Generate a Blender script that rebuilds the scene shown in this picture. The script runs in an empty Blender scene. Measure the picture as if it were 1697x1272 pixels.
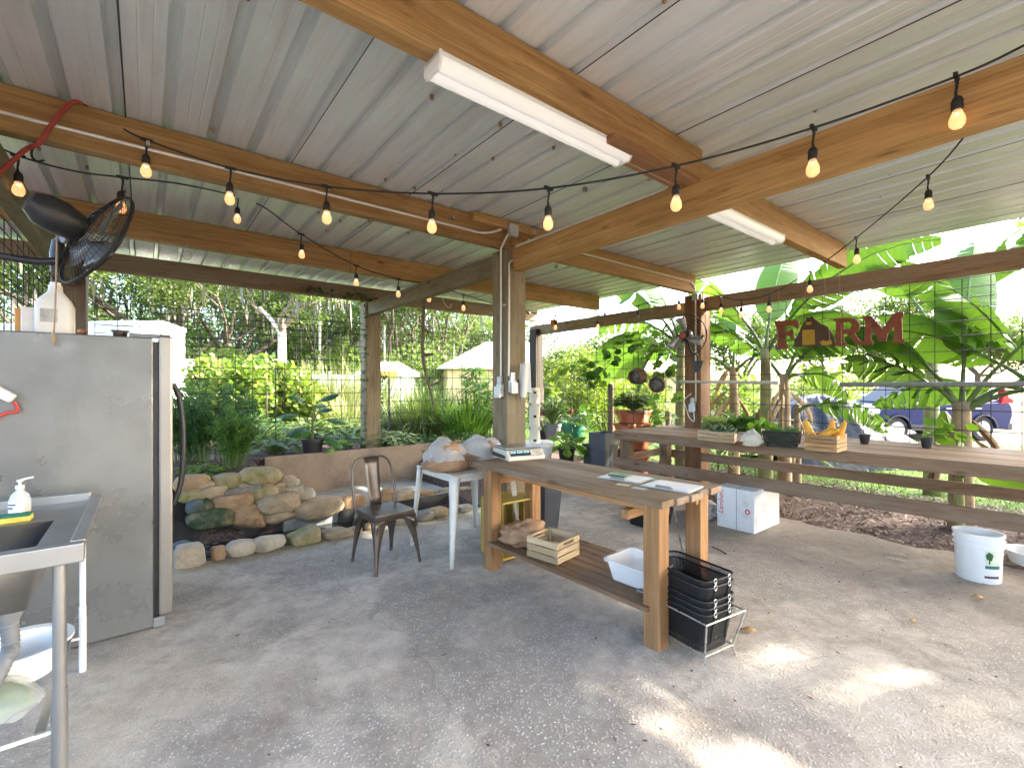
import bpy, bmesh, math, random
import numpy as np
from mathutils import Vector, Matrix
random.seed(7); RS = np.random.RandomState(11)
R = math.radians
SC = bpy.context.scene; COL = SC.collection
FL, CX, HY, EYE = 765.0, 848.5, 640.0, 1.5          # lens in photo pixels, centre, horizon row, eye height
def P(px, py, Y): return Vector(((px-CX)/FL*Y, Y, EYE-(py-HY)/FL*Y))      # a point at depth Y seen at a pixel
def PZ(px, py, z=0.0): return P(px, py, (EYE-z)*FL/(py-HY))               # the point of a level plane
A = Vector((.7826, .6225, 0)); B = Vector((-.6225, .7826, 0)); C0 = Vector((-.03, 4.6, 0)); UP = Vector((0, 0, 1))
def UV(u, v, z=0.0): return C0 + A*u + B*v + UP*z                         # the shed's own axes
def uv_of(p): q = Vector((p[0], p[1], 0))-C0; return q.dot(A), q.dot(B)
def PV(px, v, z=0.0):                                                     # on the plane v = const
    r = (px-CX)/FL; o = C0+B*v; u = (r*o.y-o.x)/(A.x-r*A.y); return UV(u, v, z)
def PU(px, u, z=0.0):
    r = (px-CX)/FL; o = C0+A*u; v = (r*o.y-o.x)/(B.x-r*B.y); return UV(u, v, z)
def V(*a): return Vector(a)
def onV(px, py, v): q = PV(px, v); return P(px, py, q.y)
def onU(px, py, u): q = PU(px, u); return P(px, py, q.y)

# ---------------------------------------------------------------- materials
def nodes(name):
    m = bpy.data.materials.new(name); m.use_nodes = True
    nt = m.node_tree; b = nt.nodes['Principled BSDF']
    return m, nt, b
def N(nt, t, **kw):
    n = nt.nodes.new(t)
    for k, v in kw.items(): setattr(n, k, v)
    return n
def gcn(nt, scale=(1, 1, 1)):
    a = N(nt, 'ShaderNodeAttribute', attribute_name='gc'); mp = N(nt, 'ShaderNodeMapping')
    mp.inputs['Scale'].default_value = scale
    nt.links.new(a.outputs['Vector'], mp.inputs['Vector']); return mp.outputs['Vector']
def noise(nt, vec, scale, detail=5, rough=.6, dist=0):
    n = N(nt, 'ShaderNodeTexNoise'); n.inputs['Scale'].default_value = scale; n.inputs['Detail'].default_value = detail
    n.inputs['Roughness'].default_value = rough; n.inputs['Distortion'].default_value = dist
    nt.links.new(vec, n.inputs['Vector']); return n.outputs['Fac']
def ramp(nt, fac, stops):
    r = N(nt, 'ShaderNodeValToRGB'); e = r.color_ramp.elements
    while len(e) < len(stops): e.new(.5)
    for k, (p, c) in enumerate(stops):
        e[k].position = p; e[k].color = (*c, 1) if len(c) == 3 else c
    nt.links.new(fac, r.inputs['Fac']); return r.outputs['Color']
def mix(nt, fac, a, b, mode='MIX'):
    m = N(nt, 'ShaderNodeMix', data_type='RGBA', blend_type=mode)
    if isinstance(fac, (int, float)): m.inputs[0].default_value = fac
    else: nt.links.new(fac, m.inputs[0])
    for s, x in ((6, a), (7, b)):
        if isinstance(x, tuple): m.inputs[s].default_value = (*x[:3], 1)
        else: nt.links.new(x, m.inputs[s])
    return m.outputs[2]
def bump(nt, b, h, strength=.3, dist=.01):
    n = N(nt, 'ShaderNodeBump'); n.inputs['Strength'].default_value = strength; n.inputs['Distance'].default_value = dist
    nt.links.new(h, n.inputs['Height']); nt.links.new(n.outputs['Normal'], b.inputs['Normal'])
def sc3(c, k): return tuple(min(1, x*k) for x in c)
g3 = lambda x: (x, x, x)
def plain(name, col, rough=.5, metal=0.0, var=.18, scale=9, bmp=.12, bscale=60, spec=.5, dirt=None, rvar=None, streak=None):
    m, nt, b = nodes(name); v = gcn(nt)
    c = ramp(nt, noise(nt, v, scale), [(.3, sc3(col, 1-var)), (.7, sc3(col, 1+var))])
    if dirt:
        f = ramp(nt, noise(nt, v, scale*.45, 7, .7), [(.52, g3(0)), (.7, g3(1))])
        c = mix(nt, f, c, dirt)
    if streak:
        f = ramp(nt, noise(nt, gcn(nt, streak[1]), 1.6, 7, .7, .3), [(.48, g3(0)), (.68, g3(streak[2]))]); c = mix(nt, f, c, streak[0])
    nt.links.new(c, b.inputs['Base Color'])
    b.inputs['Metallic'].default_value = metal; b.inputs['Specular IOR Level'].default_value = spec
    rv = (.03 if metal > .5 else .1) if rvar is None else rvar; rr = ramp(nt, noise(nt, v, scale*1.7), [(.3, g3(max(.03, rough-rv))), (.7, g3(min(1, rough+rv)))])
    nt.links.new(rr, b.inputs['Roughness'])
    if bmp: bump(nt, b, noise(nt, v, bscale, 4), bmp, .004)
    return m
def wood(name, dark, light, rough=.62, knots=True, grey=None, gs=1.0, bmp=.35):
    m, nt, b = nodes(name); v = gcn(nt, (.55*gs, 9*gs, 9*gs))
    w = noise(nt, v, 2.2, 6, .62, .6)
    c = ramp(nt, w, [(.28, dark), (.5, tuple((x+y)/2 for x, y in zip(dark, light))), (.72, light)])
    f = noise(nt, gcn(nt, (1.2*gs, 70*gs, 70*gs)), 2.5, 3, .5)
    c = mix(nt, .55, c, ramp(nt, f, [(.3, g3(.55)), (.65, g3(1.0))]), 'MULTIPLY')
    if grey:
        c = mix(nt, ramp(nt, noise(nt, gcn(nt, (1.1, 3.2, 3.2)), 1.3, 5, .65), [(.42, g3(0)), (.62, g3(.85))]), c, grey)
    # tone of the single board
    a = N(nt, 'ShaderNodeAttribute', attribute_name='tone')
    c = mix(nt, 1.0, c, ramp(nt, a.outputs['Fac'], [(0, g3(.60)), (1, g3(1.0))]), 'MULTIPLY')
    c = mix(nt, .6, c, ramp(nt, noise(nt, gcn(nt, (1.3, 4, 4)), 1.6, 6, .7), [(.32, g3(.66)), (.6, g3(1.0))]), 'MULTIPLY')
    if knots:
        vo = N(nt, 'ShaderNodeTexVoronoi'); vo.inputs['Scale'].default_value = 1.0
        nt.links.new(gcn(nt, (2.1, 6.2, 6.2)), vo.inputs['Vector'])
        c = mix(nt, ramp(nt, vo.outputs['Distance'], [(.05, g3(.95)), (.15, g3(0))]), c, sc3(dark, .38))
        ck = ramp(nt, noise(nt, gcn(nt, (.5, 16, 16)), 1.7, 2, .4, .3), [(.485, g3(0)), (.5, g3(.55)), (.515, g3(0))])
        c = mix(nt, ck, c, sc3(dark, .35))
    nt.links.new(c, b.inputs['Base Color']); b.inputs['Roughness'].default_value = rough
    b.inputs['Specular IOR Level'].default_value = .3
    bump(nt, b, f, bmp, .004); return m
def leafm(name, stops, trans=.35, rough=.45, tcol=None, vein=False):
    m, nt, b = nodes(name); a = N(nt, 'ShaderNodeAttribute', attribute_name='gc')
    s = N(nt, 'ShaderNodeSeparateXYZ'); nt.links.new(a.outputs['Vector'], s.inputs[0])
    k = len(stops)-1
    c = ramp(nt, s.outputs['X'], [(i/k, x) for i, x in enumerate(stops)])
    if vein:
        wv = N(nt, 'ShaderNodeMath', operation='SINE'); mu = N(nt, 'ShaderNodeMath', operation='MULTIPLY'); mu.inputs[1].default_value = 150
        nt.links.new(s.outputs['Y'], mu.inputs[0]); nt.links.new(mu.outputs[0], wv.inputs[0])
        c = mix(nt, .5, c, ramp(nt, wv.outputs[0], [(0, g3(.72)), (1, g3(1.0))]), 'MULTIPLY')
        c = mix(nt, ramp(nt, s.outputs['Z'], [(.0, g3(.85)), (.05, g3(0))]), c, (.36, .42, .16))
    nt.links.new(c, b.inputs['Base Color']); b.inputs['Roughness'].default_value = rough
    b.inputs['Specular IOR Level'].default_value = .35
    t = N(nt, 'ShaderNodeBsdfTranslucent'); ms = N(nt, 'ShaderNodeMixShader'); ms.inputs[0].default_value = trans
    tc = mix(nt, 1.0, c, (1.0, 1.0, .45) if tcol is None else tcol, 'MULTIPLY')
    tc = mix(nt, .6, tc, (.16, .30, .03)) if tcol is None else tc
    nt.links.new(tc, t.inputs['Color'])
    o = nt.nodes['Material Output']
    nt.links.new(b.outputs[0], ms.inputs[1]); nt.links.new(t.outputs[0], ms.inputs[2]); nt.links.new(ms.outputs[0], o.inputs['Surface'])
    return m
def glow(name, col, e):
    m, nt, b = nodes(name); b.inputs['Base Color'].default_value = (*col, 1)
    b.inputs['Emission Color'].default_value = (*col, 1); b.inputs['Emission Strength'].default_value = e; return m
def clear(name, col=(1, 1, 1), rough=.03, alpha=.25, trans=0.0):
    m, nt, b = nodes(name); b.inputs['Base Color'].default_value = (*col, 1); b.inputs['Roughness'].default_value = rough
    b.inputs['Alpha'].default_value = alpha; b.inputs['Transmission Weight'].default_value = trans; return m

# ---------------------------------------------------------------- mesh builder
class MB:
    def __init__(s): s.v = []; s.f = []; s.g = []; s.t = []; s.m = []; s.n = 0
    def add(s, vs, fs, gc=None, tone=.5, mi=0):
        vs = np.asarray([tuple(x) for x in vs] if not isinstance(vs, np.ndarray) else vs, float).reshape(-1, 3)
        gc = vs if gc is None else np.asarray([tuple(x) for x in gc] if not isinstance(gc, np.ndarray) else gc, float).reshape(-1, 3)
        s.v.append(vs); s.g.append(gc); s.t.append(np.full(len(vs), tone))
        if isinstance(fs, np.ndarray): fs = fs.tolist()
        k = s.n
        s.f.extend([[i+k for i in f] for f in fs]); s.m.extend([mi]*len(fs)); s.n += len(vs); return s
    def box(s, c, ax, size, mi=0, off=True, taper=None):
        """ax = three unit axes (first along the grain), size along them"""
        c = Vector(c); x, y, z = [Vector(a) for a in ax]; lx, ly, lz = [d/2 for d in size]
        vs = []; gc = []; o = Vector((random.uniform(0, 40), random.uniform(0, 40), random.uniform(0, 40))) if off else Vector()
        for i in (-1, 1):
            for j in (-1, 1):
                for k in (-1, 1):
                    t = 1 if taper is None else (taper if k < 0 else 1)
                    vs.append(c+x*lx*i*t+y*ly*j*t+z*lz*k); gc.append(o+Vector((lx*i, ly*j, lz*k)))
        fs = [(0, 1, 3, 2), (4, 6, 7, 5), (0, 4, 5, 1), (2, 3, 7, 6), (0, 2, 6, 4), (1, 5, 7, 3)]
        if x.cross(y).dot(z) < 0: fs = [f[::-1] for f in fs]
        return s.add(vs, fs, gc, random.random(), mi)
    def beam(s, p, q, w, h, up=UP, mi=0):
        """a board from p to q (axis line), w across, h along up"""
        p, q = Vector(p), Vector(q); x = (q-p); L = x.length; x.normalize(); y = Vector(up).cross(x).normalized(); z = x.cross(y)
        return s.box((p+q)/2, (x, y, z), (L, w, h), mi)
    def tube(s, pts, r, n=8, mi=0, caps=True, gs=1):
        pts = [Vector(p) for p in pts]; k = len(pts); rr = r if isinstance(r, (list, tuple)) else [r]*k
        vs = []; gc = []; fs = []; prev = None; L = 0; o = random.uniform(0, 30)
        for i, p in enumerate(pts):
            t = (pts[min(i+1, k-1)]-pts[max(i-1, 0)])
            if t.length < 1e-9: t = Vector((0, 0, 1))
            t.normalize()
            if prev is None: a = t.cross(Vector((.31, .22, .93)) if abs(t.z) < .9 else Vector((1, .1, 0))).normalized()
            else: a = (prev-t*prev.dot(t)).normalized()
            prev = a; b = t.cross(a)
            if i: L += (p-pts[i-1]).length
            for j in range(n):
                an = 2*math.pi*j/n; vs.append(p+(a*math.cos(an)+b*math.sin(an))*rr[i]); gc.append((o+L, rr[i]*math.cos(an)+o, rr[i]*math.sin(an)))
        for i in range(k-1):
            for j in range(n):
                fs.append((i*n+j, i*n+(j+1) % n, (i+1)*n+(j+1) % n, (i+1)*n+j))
        if caps: fs.append(tuple(range(n))[::-1]); fs.append(tuple((k-1)*n+j for j in range(n)))
        return s.add(vs, fs, gc, random.random(), mi)
    def lathe(s, c, prof, n=24, mi=0, ax=UP, xs=None):
        c = Vector(c); z = Vector(ax).normalized(); x = z.cross(Vector((0, 1, 0)) if abs(z.y) < .9 else Vector((1, 0, 0))).normalized(); y = z.cross(x)
        vs = []; fs = []; gc = []
        for (r, h) in prof:
            for j in range(n):
                an = 2*math.pi*j/n; q = (x*math.cos(an)+y*math.sin(an))*r+z*h; vs.append(c+q); gc.append(q)
        for i in range(len(prof)-1):
            for j in range(n): fs.append((i*n+j, i*n+(j+1) % n, (i+1)*n+(j+1) % n, (i+1)*n+j))
        if prof[0][0] > 1e-5: fs.append(tuple(range(n))[::-1])
        if prof[-1][0] > 1e-5: fs.append(tuple((len(prof)-1)*n+j for j in range(n)))
        return s.add(vs, fs, gc, random.random(), mi)
    def prism(s, poly, o, ax, ay, depth, mi=0, axz=None):
        """outline poly (2D) on plane o,ax,ay pushed by depth along ax x ay"""
        o, ax, ay = Vector(o), Vector(ax), Vector(ay); n = axz if axz else ax.cross(ay).normalized(); k = len(poly)
        vs = [o+ax*a+ay*b for a, b in poly]+[o+ax*a+ay*b+n*depth for a, b in poly]
        gc = [(a, b, 0) for a, b in poly]+[(a, b, depth) for a, b in poly]
        fs = [tuple(range(k))[::-1], tuple(range(k, 2*k))]+[(i, (i+1) % k, k+(i+1) % k, k+i) for i in range(k)]
        return s.add(vs, fs, gc, random.random(), mi)
    def quad(s, a, b, c, d, mi=0):
        return s.add([a, b, c, d], [(0, 1, 2, 3)], None, .5, mi)
    def leaves(s, pos, d, nrm, L, W, rnd, mi=0, six=False):
        n = len(pos); side = np.cross(d, nrm); side /= np.linalg.norm(side, axis=1)[:, None]+1e-9
        L = np.broadcast_to(L, n)[:, None]; W = np.broadcast_to(W, n)[:, None]
        if six:
            vs = np.stack([pos, pos+d*L*.3+side*W*.5, pos+d*L*.7+side*W*.42-nrm*L*.05, pos+d*L-nrm*L*.14, pos+d*L*.7-side*W*.42-nrm*L*.05, pos+d*L*.3-side*W*.5], 1)
            fs = (np.arange(n)[:, None]*6+np.arange(6)[None]); k = 6
        else:
            vs = np.stack([pos, pos+d*L*.45+side*W*.5, pos+d*L, pos+d*L*.45-side*W*.5], 1)
            fs = (np.arange(n)[:, None]*4+np.arange(4)[None]); k = 4
        g = np.zeros((n, k, 3)); g[:, :, 0] = np.asarray(rnd)[:, None]
        return s.add(vs.reshape(-1, 3), fs, g.reshape(-1, 3), .5, mi)
    def blades(s, pos, d, L, W, bend, rnd, seg=4, mi=0):
        """grass-like strips that start at pos along d and bow down by bend"""
        n = len(pos); L = np.broadcast_to(L, n)[:, None]; W = np.broadcast_to(W, n)[:, None]; bend = np.broadcast_to(bend, n)[:, None]
        side = np.cross(d, np.array([0, 0, 1.0])); side /= np.linalg.norm(side, axis=1)[:, None]+1e-6
        rows = []
        for i in range(seg+1):
            t = i/seg; p = pos+d*L*t; p = p-np.array([0, 0, 1.0])*(bend*L*t*t); w = W*(1-t**2.2)*.5+.0006
            rows += [p+side*w, p-side*w]
        vs = np.stack(rows, 1); k = 2*(seg+1); fs = []
        base = np.arange(n)*k
        fs = np.concatenate([np.stack([base+2*i, base+2*i+1, base+2*i+3, base+2*i+2], 1) for i in range(seg)])
        g = np.zeros((n, k, 3)); g[:, :, 0] = np.asarray(rnd)[:, None]
        return s.add(vs.reshape(-1, 3), fs, g.reshape(-1, 3), .5, mi)
    def build(s, name, mats, parent=None, smooth=False, bevel=0.0, seg=2):
        me = bpy.data.meshes.new(name); vs = np.concatenate(s.v)
        o = bpy.data.objects.new(name, me); COL.objects.link(o)
        if parent is not None:
            o.parent = parent; b = Vector()
            q = parent
            while q is not None: b += Vector(q.location); q = q.parent
        else:
            b = Vector(((vs[:, 0].min()+vs[:, 0].max())/2, (vs[:, 1].min()+vs[:, 1].max())/2, vs[:, 2].min())); o.location = b
        vs = vs-np.array(b)
        me.from_pydata(vs.tolist(), [], s.f)
        a = me.attributes.new('gc', 'FLOAT_VECTOR', 'POINT'); a.data.foreach_set('vector', np.concatenate(s.g).astype(np.float32).ravel())
        a = me.attributes.new('tone', 'FLOAT', 'POINT'); a.data.foreach_set('value', np.concatenate(s.t).astype(np.float32))
        for m in (mats if isinstance(mats, (list, tuple)) else [mats]): me.materials.append(m)
        if max(s.m, default=0): me.polygons.foreach_set('material_index', np.array(s.m, np.int32))
        if smooth:
            me.polygons.foreach_set('use_smooth', np.ones(len(me.polygons), bool))
            if smooth != 'all':
                try: me.set_sharp_from_angle(angle=R(40))
                except Exception: pass
        if bevel:
            md = o.modifiers.new('bevel', 'BEVEL'); md.width = bevel; md.segments = seg; md.limit_method = 'ANGLE'; md.angle_limit = R(35)
        me.update(); return o

def tag(o, label, cat, group=None, kind=None):
    if label: o['label'] = label
    if cat: o['category'] = cat
    if group: o['group'] = group
    if kind: o['kind'] = kind
    return o
def thing(name, label, cat, loc, group=None):
    o = bpy.data.objects.new(name, None); COL.objects.link(o); o.location = Vector(loc); o.empty_display_size = .1
    return tag(o, label, cat, group)
def dup(o, parent=None, loc=None, rz=0, label=None):
    c = o.copy(); COL.objects.link(c)
    if parent is not None: c.parent = parent
    if loc is not None: c.location = Vector(loc)
    if rz: c.rotation_euler.z += rz
    if label: c['label'] = label
    for ch in list(o.children): dup(ch, c)
    return c
def unit(n):
    x = RS.normal(size=(n, 3)); return x/np.linalg.norm(x, axis=1)[:, None]
def nrm(x): return x/(np.linalg.norm(x, axis=-1, keepdims=True)+1e-9)
def bez(p0, p1, p2, n=10):
    p0, p1, p2 = Vector(p0), Vector(p1), Vector(p2)
    return [p0*(1-t)**2+p1*2*t*(1-t)+p2*t*t for t in [i/n for i in range(n+1)]]
def spline(pts, n=6):
    pts = [Vector(p) for p in pts]; out = []
    for i in range(len(pts)-1):
        p0, p1, p2, p3 = pts[max(i-1, 0)], pts[i], pts[i+1], pts[min(i+2, len(pts)-1)]
        for j in range(n):
            t = j/n; out.append(.5*((2*p1)+(p2-p0)*t+(2*p0-5*p1+4*p2-p3)*t*t+(3*p1-p0-3*p2+p3)*t**3))
    out.append(pts[-1]); return out
def letters(txt, o, ax, ay, h, depth=.0015, shear=0.0, narrow=1.0):
    """flat lettering as a mesh: baseline start o, along ax, up ay, cap height h"""
    cu = bpy.data.curves.new('txt', 'FONT'); cu.body = txt; cu.size = 1; cu.extrude = 0; cu.shear = shear; cu.resolution_u = 3
    ob = bpy.data.objects.new('txt', cu); COL.objects.link(ob)
    dg = bpy.context.evaluated_depsgraph_get(); me = bpy.data.meshes.new_from_object(ob.evaluated_get(dg))
    n = Vector(ax).cross(Vector(ay)).normalized(); k = h/.72
    vs = [Vector(o)+Vector(ax)*v.co.x*k*narrow+Vector(ay)*v.co.y*k+n*depth for v in me.vertices]; fs = [tuple(p.vertices) for p in me.polygons]
    bpy.data.objects.remove(ob); bpy.data.curves.remove(cu); bpy.data.meshes.remove(me)
    return vs, fs
# ---------------------------------------------------------------- shared materials
BEAM = wood('beam_wood', (.40, .20, .055), (.74, .45, .18), .6)
BEAM2 = wood('aged_beam_wood', (.25, .155, .085), (.46, .32, .19), .7, grey=(.36, .29, .21))
POSTW = wood('post_wood', (.20, .135, .068), (.44, .33, .19), .7, grey=(.36, .31, .20))
POSTR = wood('red_post_wood', (.22, .10, .045), (.42, .22, .10), .65)
DARKW = wood('dark_post_wood', (.05, .04, .032), (.12, .10, .08), .8)
COUNTW = wood('counter_wood', (.21, .12, .06), (.40, .25, .145), .7, grey=(.32, .235, .16))
TOPW = wood('table_top_wood', (.28, .16, .08), (.50, .33, .185), .6, grey=(.40, .315, .22))
LEGW = wood('table_leg_wood', (.40, .185, .065), (.70, .39, .165), .6)
SHELFW = wood('shelf_wood', (.17, .095, .05), (.33, .20, .11), .65, gs=1.4)
CRATEW = wood('crate_wood', (.56, .39, .20), (.76, .59, .36), .55, knots=False, bmp=.12)
CRATEO = wood('orange_crate_wood', (.55, .31, .12), (.76, .50, .24), .55, knots=False, bmp=.12)
CRATEY = wood('yellow_crate_wood', (.42, .29, .045), (.68, .50, .12), .6, knots=True, bmp=.2)
GALV = plain('galvanised_sheet', (.70, .735, .72), .38, .3, .09, 3, .04, 20, streak=((.48, .43, .36), (1.6, 7, 7), .42))
SEAM = plain('black_lap_seam', (.05, .05, .045), .8)  # black line at the laps of the roof sheets
STEEL = plain('stainless_steel', (.36, .36, .345), .36, .8, .08, 4, .0, 90)
PANEL = plain('fridge_panel', (.19, .195, .188), .36, .4, .16, 1.9, .10, 160, dirt=(.25, .24, .205), rvar=.16, streak=((.13, .13, .12), (2.2, 2.2, .7), .4))
DOORM = plain('fridge_door_steel', (.30, .28, .25), .36, .7, .06, 3, .0, 50)
BLACKP = plain('black_plastic', (.018, .018, .019), .4, 0, .2)
BLACKW = plain('black_wire', (.012, .012, .012), .5, .2)
GREYP = plain('grey_plastic', (.20, .21, .22), .5)
DGREYP = plain('charcoal_plastic', (.055, .06, .07), .5, 0, .2, 5)
WHITEP = plain('white_plastic', (.80, .80, .78), .38, 0, .04, 5, .02)
CREAMP = plain('cream_plastic', (.72, .66, .52), .4, 0, .06, 5, .02)
PIPEM = plain('conduit_grey', (.60, .57, .50), .42, .3, .08)
BOXM = plain('outlet_box_grey', (.52, .53, .52), .4, .4, .1, 12)
ROPE = plain('jute_rope', (.50, .36, .20), .9)
LEAD = plain('light_cord_rubber', (.012, .011, .010), .6)
FILA = glow('lit_filament', (1.0, .74, .42), 5)

# ---------------------------------------------------------------- world, sun, camera
SAZ = Vector((.978, .207, 0)); SEL = R(30)
w = bpy.data.worlds.new('World'); SC.world = w; w.use_nodes = True
nt = w.node_tree; bg = nt.nodes['Background']; sk = N(nt, 'ShaderNodeTexSky', sky_type='NISHITA')
sk.sun_disc = False; sk.sun_elevation = SEL; sk.sun_rotation = math.atan2(SAZ.x, SAZ.y); sk.air_density = .8; sk.dust_density = 3.5; sk.ozone_density = .6
nt.links.new(sk.outputs[0], bg.inputs[0]); bg.inputs[1].default_value = .15
sd = bpy.data.lights.new('sun', 'SUN'); sd.energy = 2.0; sd.angle = R(.53); sd.color = (1, .93, .82)
so = bpy.data.objects.new('sun', sd); COL.objects.link(so)
sdir = Vector((SAZ.x*math.cos(SEL), SAZ.y*math.cos(SEL), math.sin(SEL))); so.rotation_euler = sdir.to_track_quat('Z', 'Y').to_euler(); so.location = sdir*60
cd = bpy.data.cameras.new('camera'); cam = bpy.data.objects.new('camera', cd); COL.objects.link(cam)
cam.location = (0, 0, EYE); cam.rotation_euler = (R(90), 0, 0); cd.sensor_fit = 'HORIZONTAL'; cd.sensor_width = 36
cd.lens = 36*FL/1697; cd.shift_y = (HY-636)/1697; cd.clip_start = .05; cd.clip_end = 900; SC.camera = cam
SC.view_settings.view_transform = 'Standard'; SC.view_settings.look = 'None'; SC.view_settings.exposure = 3.52; SC.view_settings.gamma = 1
SC.cycles.max_bounces = 9; SC.cycles.diffuse_bounces = 5; SC.cycles.glossy_bounces = 4; SC.cycles.transparent_max_bounces = 10
SC.cycles.transmission_bounces = 6; SC.cycles.caustics_reflective = False; SC.cycles.caustics_refractive = False
SC.cycles.sample_clamp_indirect = 6; SC.cycles.use_denoising = True

# ---------------------------------------------------------------- terrain
def sst(a, b, x): t = np.clip((x-a)/(b-a), 0, 1); return t*t*(3-2*t)
def rough(u, v):
    return .03*np.sin(u*2.3+np.sin(v*1.7))*np.cos(v*1.9)+.012*np.sin(u*7.1+v*5.3)+.02*np.sin(v*.7+u*.45)
def ground_h(u, v):
    u = np.asarray(u, float); v = np.asarray(v, float)
    raised = np.maximum(sst(3.36, 3.46, v)*(1-sst(.35, .9, u)), sst(2.15, 2.45, v)*(1-sst(-1.72, -1.5, u)))*.5
    back = sst(1.5, 3.4, v)*.36*sst(.2, .9, u)*(1-sst(2.3, 3.4, u))
    h = np.maximum(raised, back)-.05+rough(u, v)*np.where((v > 1.4) | (u > 2.9), 1, 0)
    slab = (u < 2.8) & (v < 1.05) & (v > -9.9) & (u > -7.9)
    h = np.where(slab, -.25, h)
    ch = (v > 1.0) & (v < 2.05) & (u < .5) & (u > -4.5)
    h = np.where(ch, -.42, h)
    led = (v >= 2.05) & (v < 3.34) & (u > -1.6) & (u < .6)
    h = np.where(led, np.minimum(h, -.16), h)
    return h-sst(60, 120, np.hypot(u, v))*.3
def gz(p): u, v = uv_of(p); return float(ground_h(u, v))
def lines(a, b, st, far): 
    d = list(np.arange(a, b+1e-6, st)); lo = []; hi = []; x = a; k = st
    while x > -far: k *= 1.35; x -= k; lo.append(x)
    x = b; k = st
    while x < far: k *= 1.35; x += k; hi.append(x)
    return np.array(lo[::-1]+d+hi)
us = lines(-8, 10, .1, 420); vs_ = lines(-10, 9, .1, 420)
U_, V_ = np.meshgrid(us, vs_, indexing='ij'); Z_ = ground_h(U_, V_)
XY = np.stack([C0.x+A.x*U_+B.x*V_, C0.y+A.y*U_+B.y*V_, Z_], -1).reshape(-1, 3)
ii = np.arange(len(us)-1)[:, None]*len(vs_)+np.arange(len(vs_)-1)[None]; ii = ii.ravel()
fs = np.stack([ii, ii+len(vs_), ii+len(vs_)+1, ii+1], 1)
m, nt, b = nodes('ground_soil'); v = gcn(nt)
def dotn(vec):
    d = N(nt, 'ShaderNodeVectorMath', operation='DOT_PRODUCT'); d.inputs[1].default_value = vec
    nt.links.new(gcn(nt), d.inputs[0]); return d.outputs['Value']
def mrange(x, a, b2):
    q = N(nt, 'ShaderNodeMapRange'); q.inputs[1].default_value = a; q.inputs[2].default_value = b2; nt.links.new(x, q.inputs[0]); return q.outputs[0]
n1 = noise(nt, v, .8, 8, .7); n2 = noise(nt, v, 28, 4, .7)
mulch = ramp(nt, n2, [(.3, (.045, .03, .026)), (.5, (.13, .09, .075)), (.7, (.27, .19, .15))])
grass = ramp(nt, noise(nt, v, 14, 6, .75), [(.3, (.035, .075, .012)), (.55, (.10, .17, .03)), (.75, (.20, .25, .06))])
sand = ramp(nt, noise(nt, v, 5, 7, .7), [(.3, (.13, .105, .08)), (.7, (.25, .22, .18))])
du = dotn(tuple(A)); dv = dotn(tuple(B))
add = N(nt, 'ShaderNodeMath', operation='MULTIPLY_ADD'); nt.links.new(n1, add.inputs[0]); add.inputs[1].default_value = 3.0; nt.links.new(du, add.inputs[2])
c = mix(nt, mrange(add.outputs[0], 9.3, 9.9), mulch, grass)                     # u + 3 noise: mulch, lawn, drive
c = mix(nt, mrange(add.outputs[0], 15.3, 16.2), c, sand)
add2 = N(nt, 'ShaderNodeMath', operation='MULTIPLY_ADD'); nt.links.new(n1, add2.inputs[0]); add2.inputs[1].default_value = 6.0; nt.links.new(dv, add2.inputs[2])
c = mix(nt, mrange(add2.outputs[0], 12.5, 14), c, grass)
nt.links.new(c, b.inputs['Base Color']); b.inputs['Roughness'].default_value = .95; b.inputs['Specular IOR Level'].default_value = .15
bump(nt, b, n2, .6, .03)
mb = MB(); mb.add(XY, fs, XY); tag(mb.build('ground', m, smooth=True), 'dark mulch, lawn and sandy drive around the shed', 'ground', kind='structure')

# concrete floor
m, nt, b = nodes('exposed_aggregate_concrete'); v = gcn(nt)
vo = N(nt, 'ShaderNodeTexVoronoi'); vo.inputs['Scale'].default_value = 62; nt.links.new(v, vo.inputs['Vector'])
peb = ramp(nt, vo.outputs['Distance'], [(.2, g3(1)), (.42, g3(0))])
sep = N(nt, 'ShaderNodeSeparateColor'); nt.links.new(vo.outputs['Color'], sep.inputs[0])
stone = ramp(nt, sep.outputs[0], [(0, (.40, .345, .28)), (.6, (.67, .605, .51)), (.85, (.80, .74, .65)), (1, (.88, .86, .81))])
cem = ramp(nt, noise(nt, v, 3.2, 9, .72), [(.3, (.46, .40, .32)), (.5, (.71, .64, .535)), (.7, (.85, .79, .69))])
agg = mix(nt, peb, (.33, .305, .275), stone)
msk = ramp(nt, noise(nt, v, .62, 5, .62, .4), [(.44, g3(0)), (.53, g3(1))])
c = mix(nt, msk, mix(nt, .14, cem, agg), mix(nt, .16, agg, cem))
du = dotn(tuple(A)); dv = dotn(tuple(B))
n3 = noise(nt, v, 1.1, 8, .7); ad = N(nt, 'ShaderNodeMath', operation='MULTIPLY_ADD'); nt.links.new(n3, ad.inputs[0]); ad.inputs[1].default_value = 3.4; nt.links.new(du, ad.inputs[2])
c = mix(nt, ramp(nt, mrange(ad.outputs[0], 5.2, 7.3), [(0, g3(0)), (1, g3(.8))]), c, mix(nt, noise(nt, v, 6, 8, .75), (.19, .135, .09), (.44, .37, .29)))
n4 = noise(nt, v, 1.6, 8, .75, .5)
c = mix(nt, ramp(nt, n4, [(.50, g3(0)), (.64, g3(.62))]), c, (.33, .265, .205))
ad = N(nt, 'ShaderNodeMath', operation='MULTIPLY_ADD'); nt.links.new(n3, ad.inputs[0]); ad.inputs[1].default_value = 1.6; nt.links.new(dv, ad.inputs[2])
c = mix(nt, ramp(nt, mrange(ad.outputs[0], 5.05, 5.75), [(0, g3(0)), (1, g3(.55))]), c, (.42, .38, .13))
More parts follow.
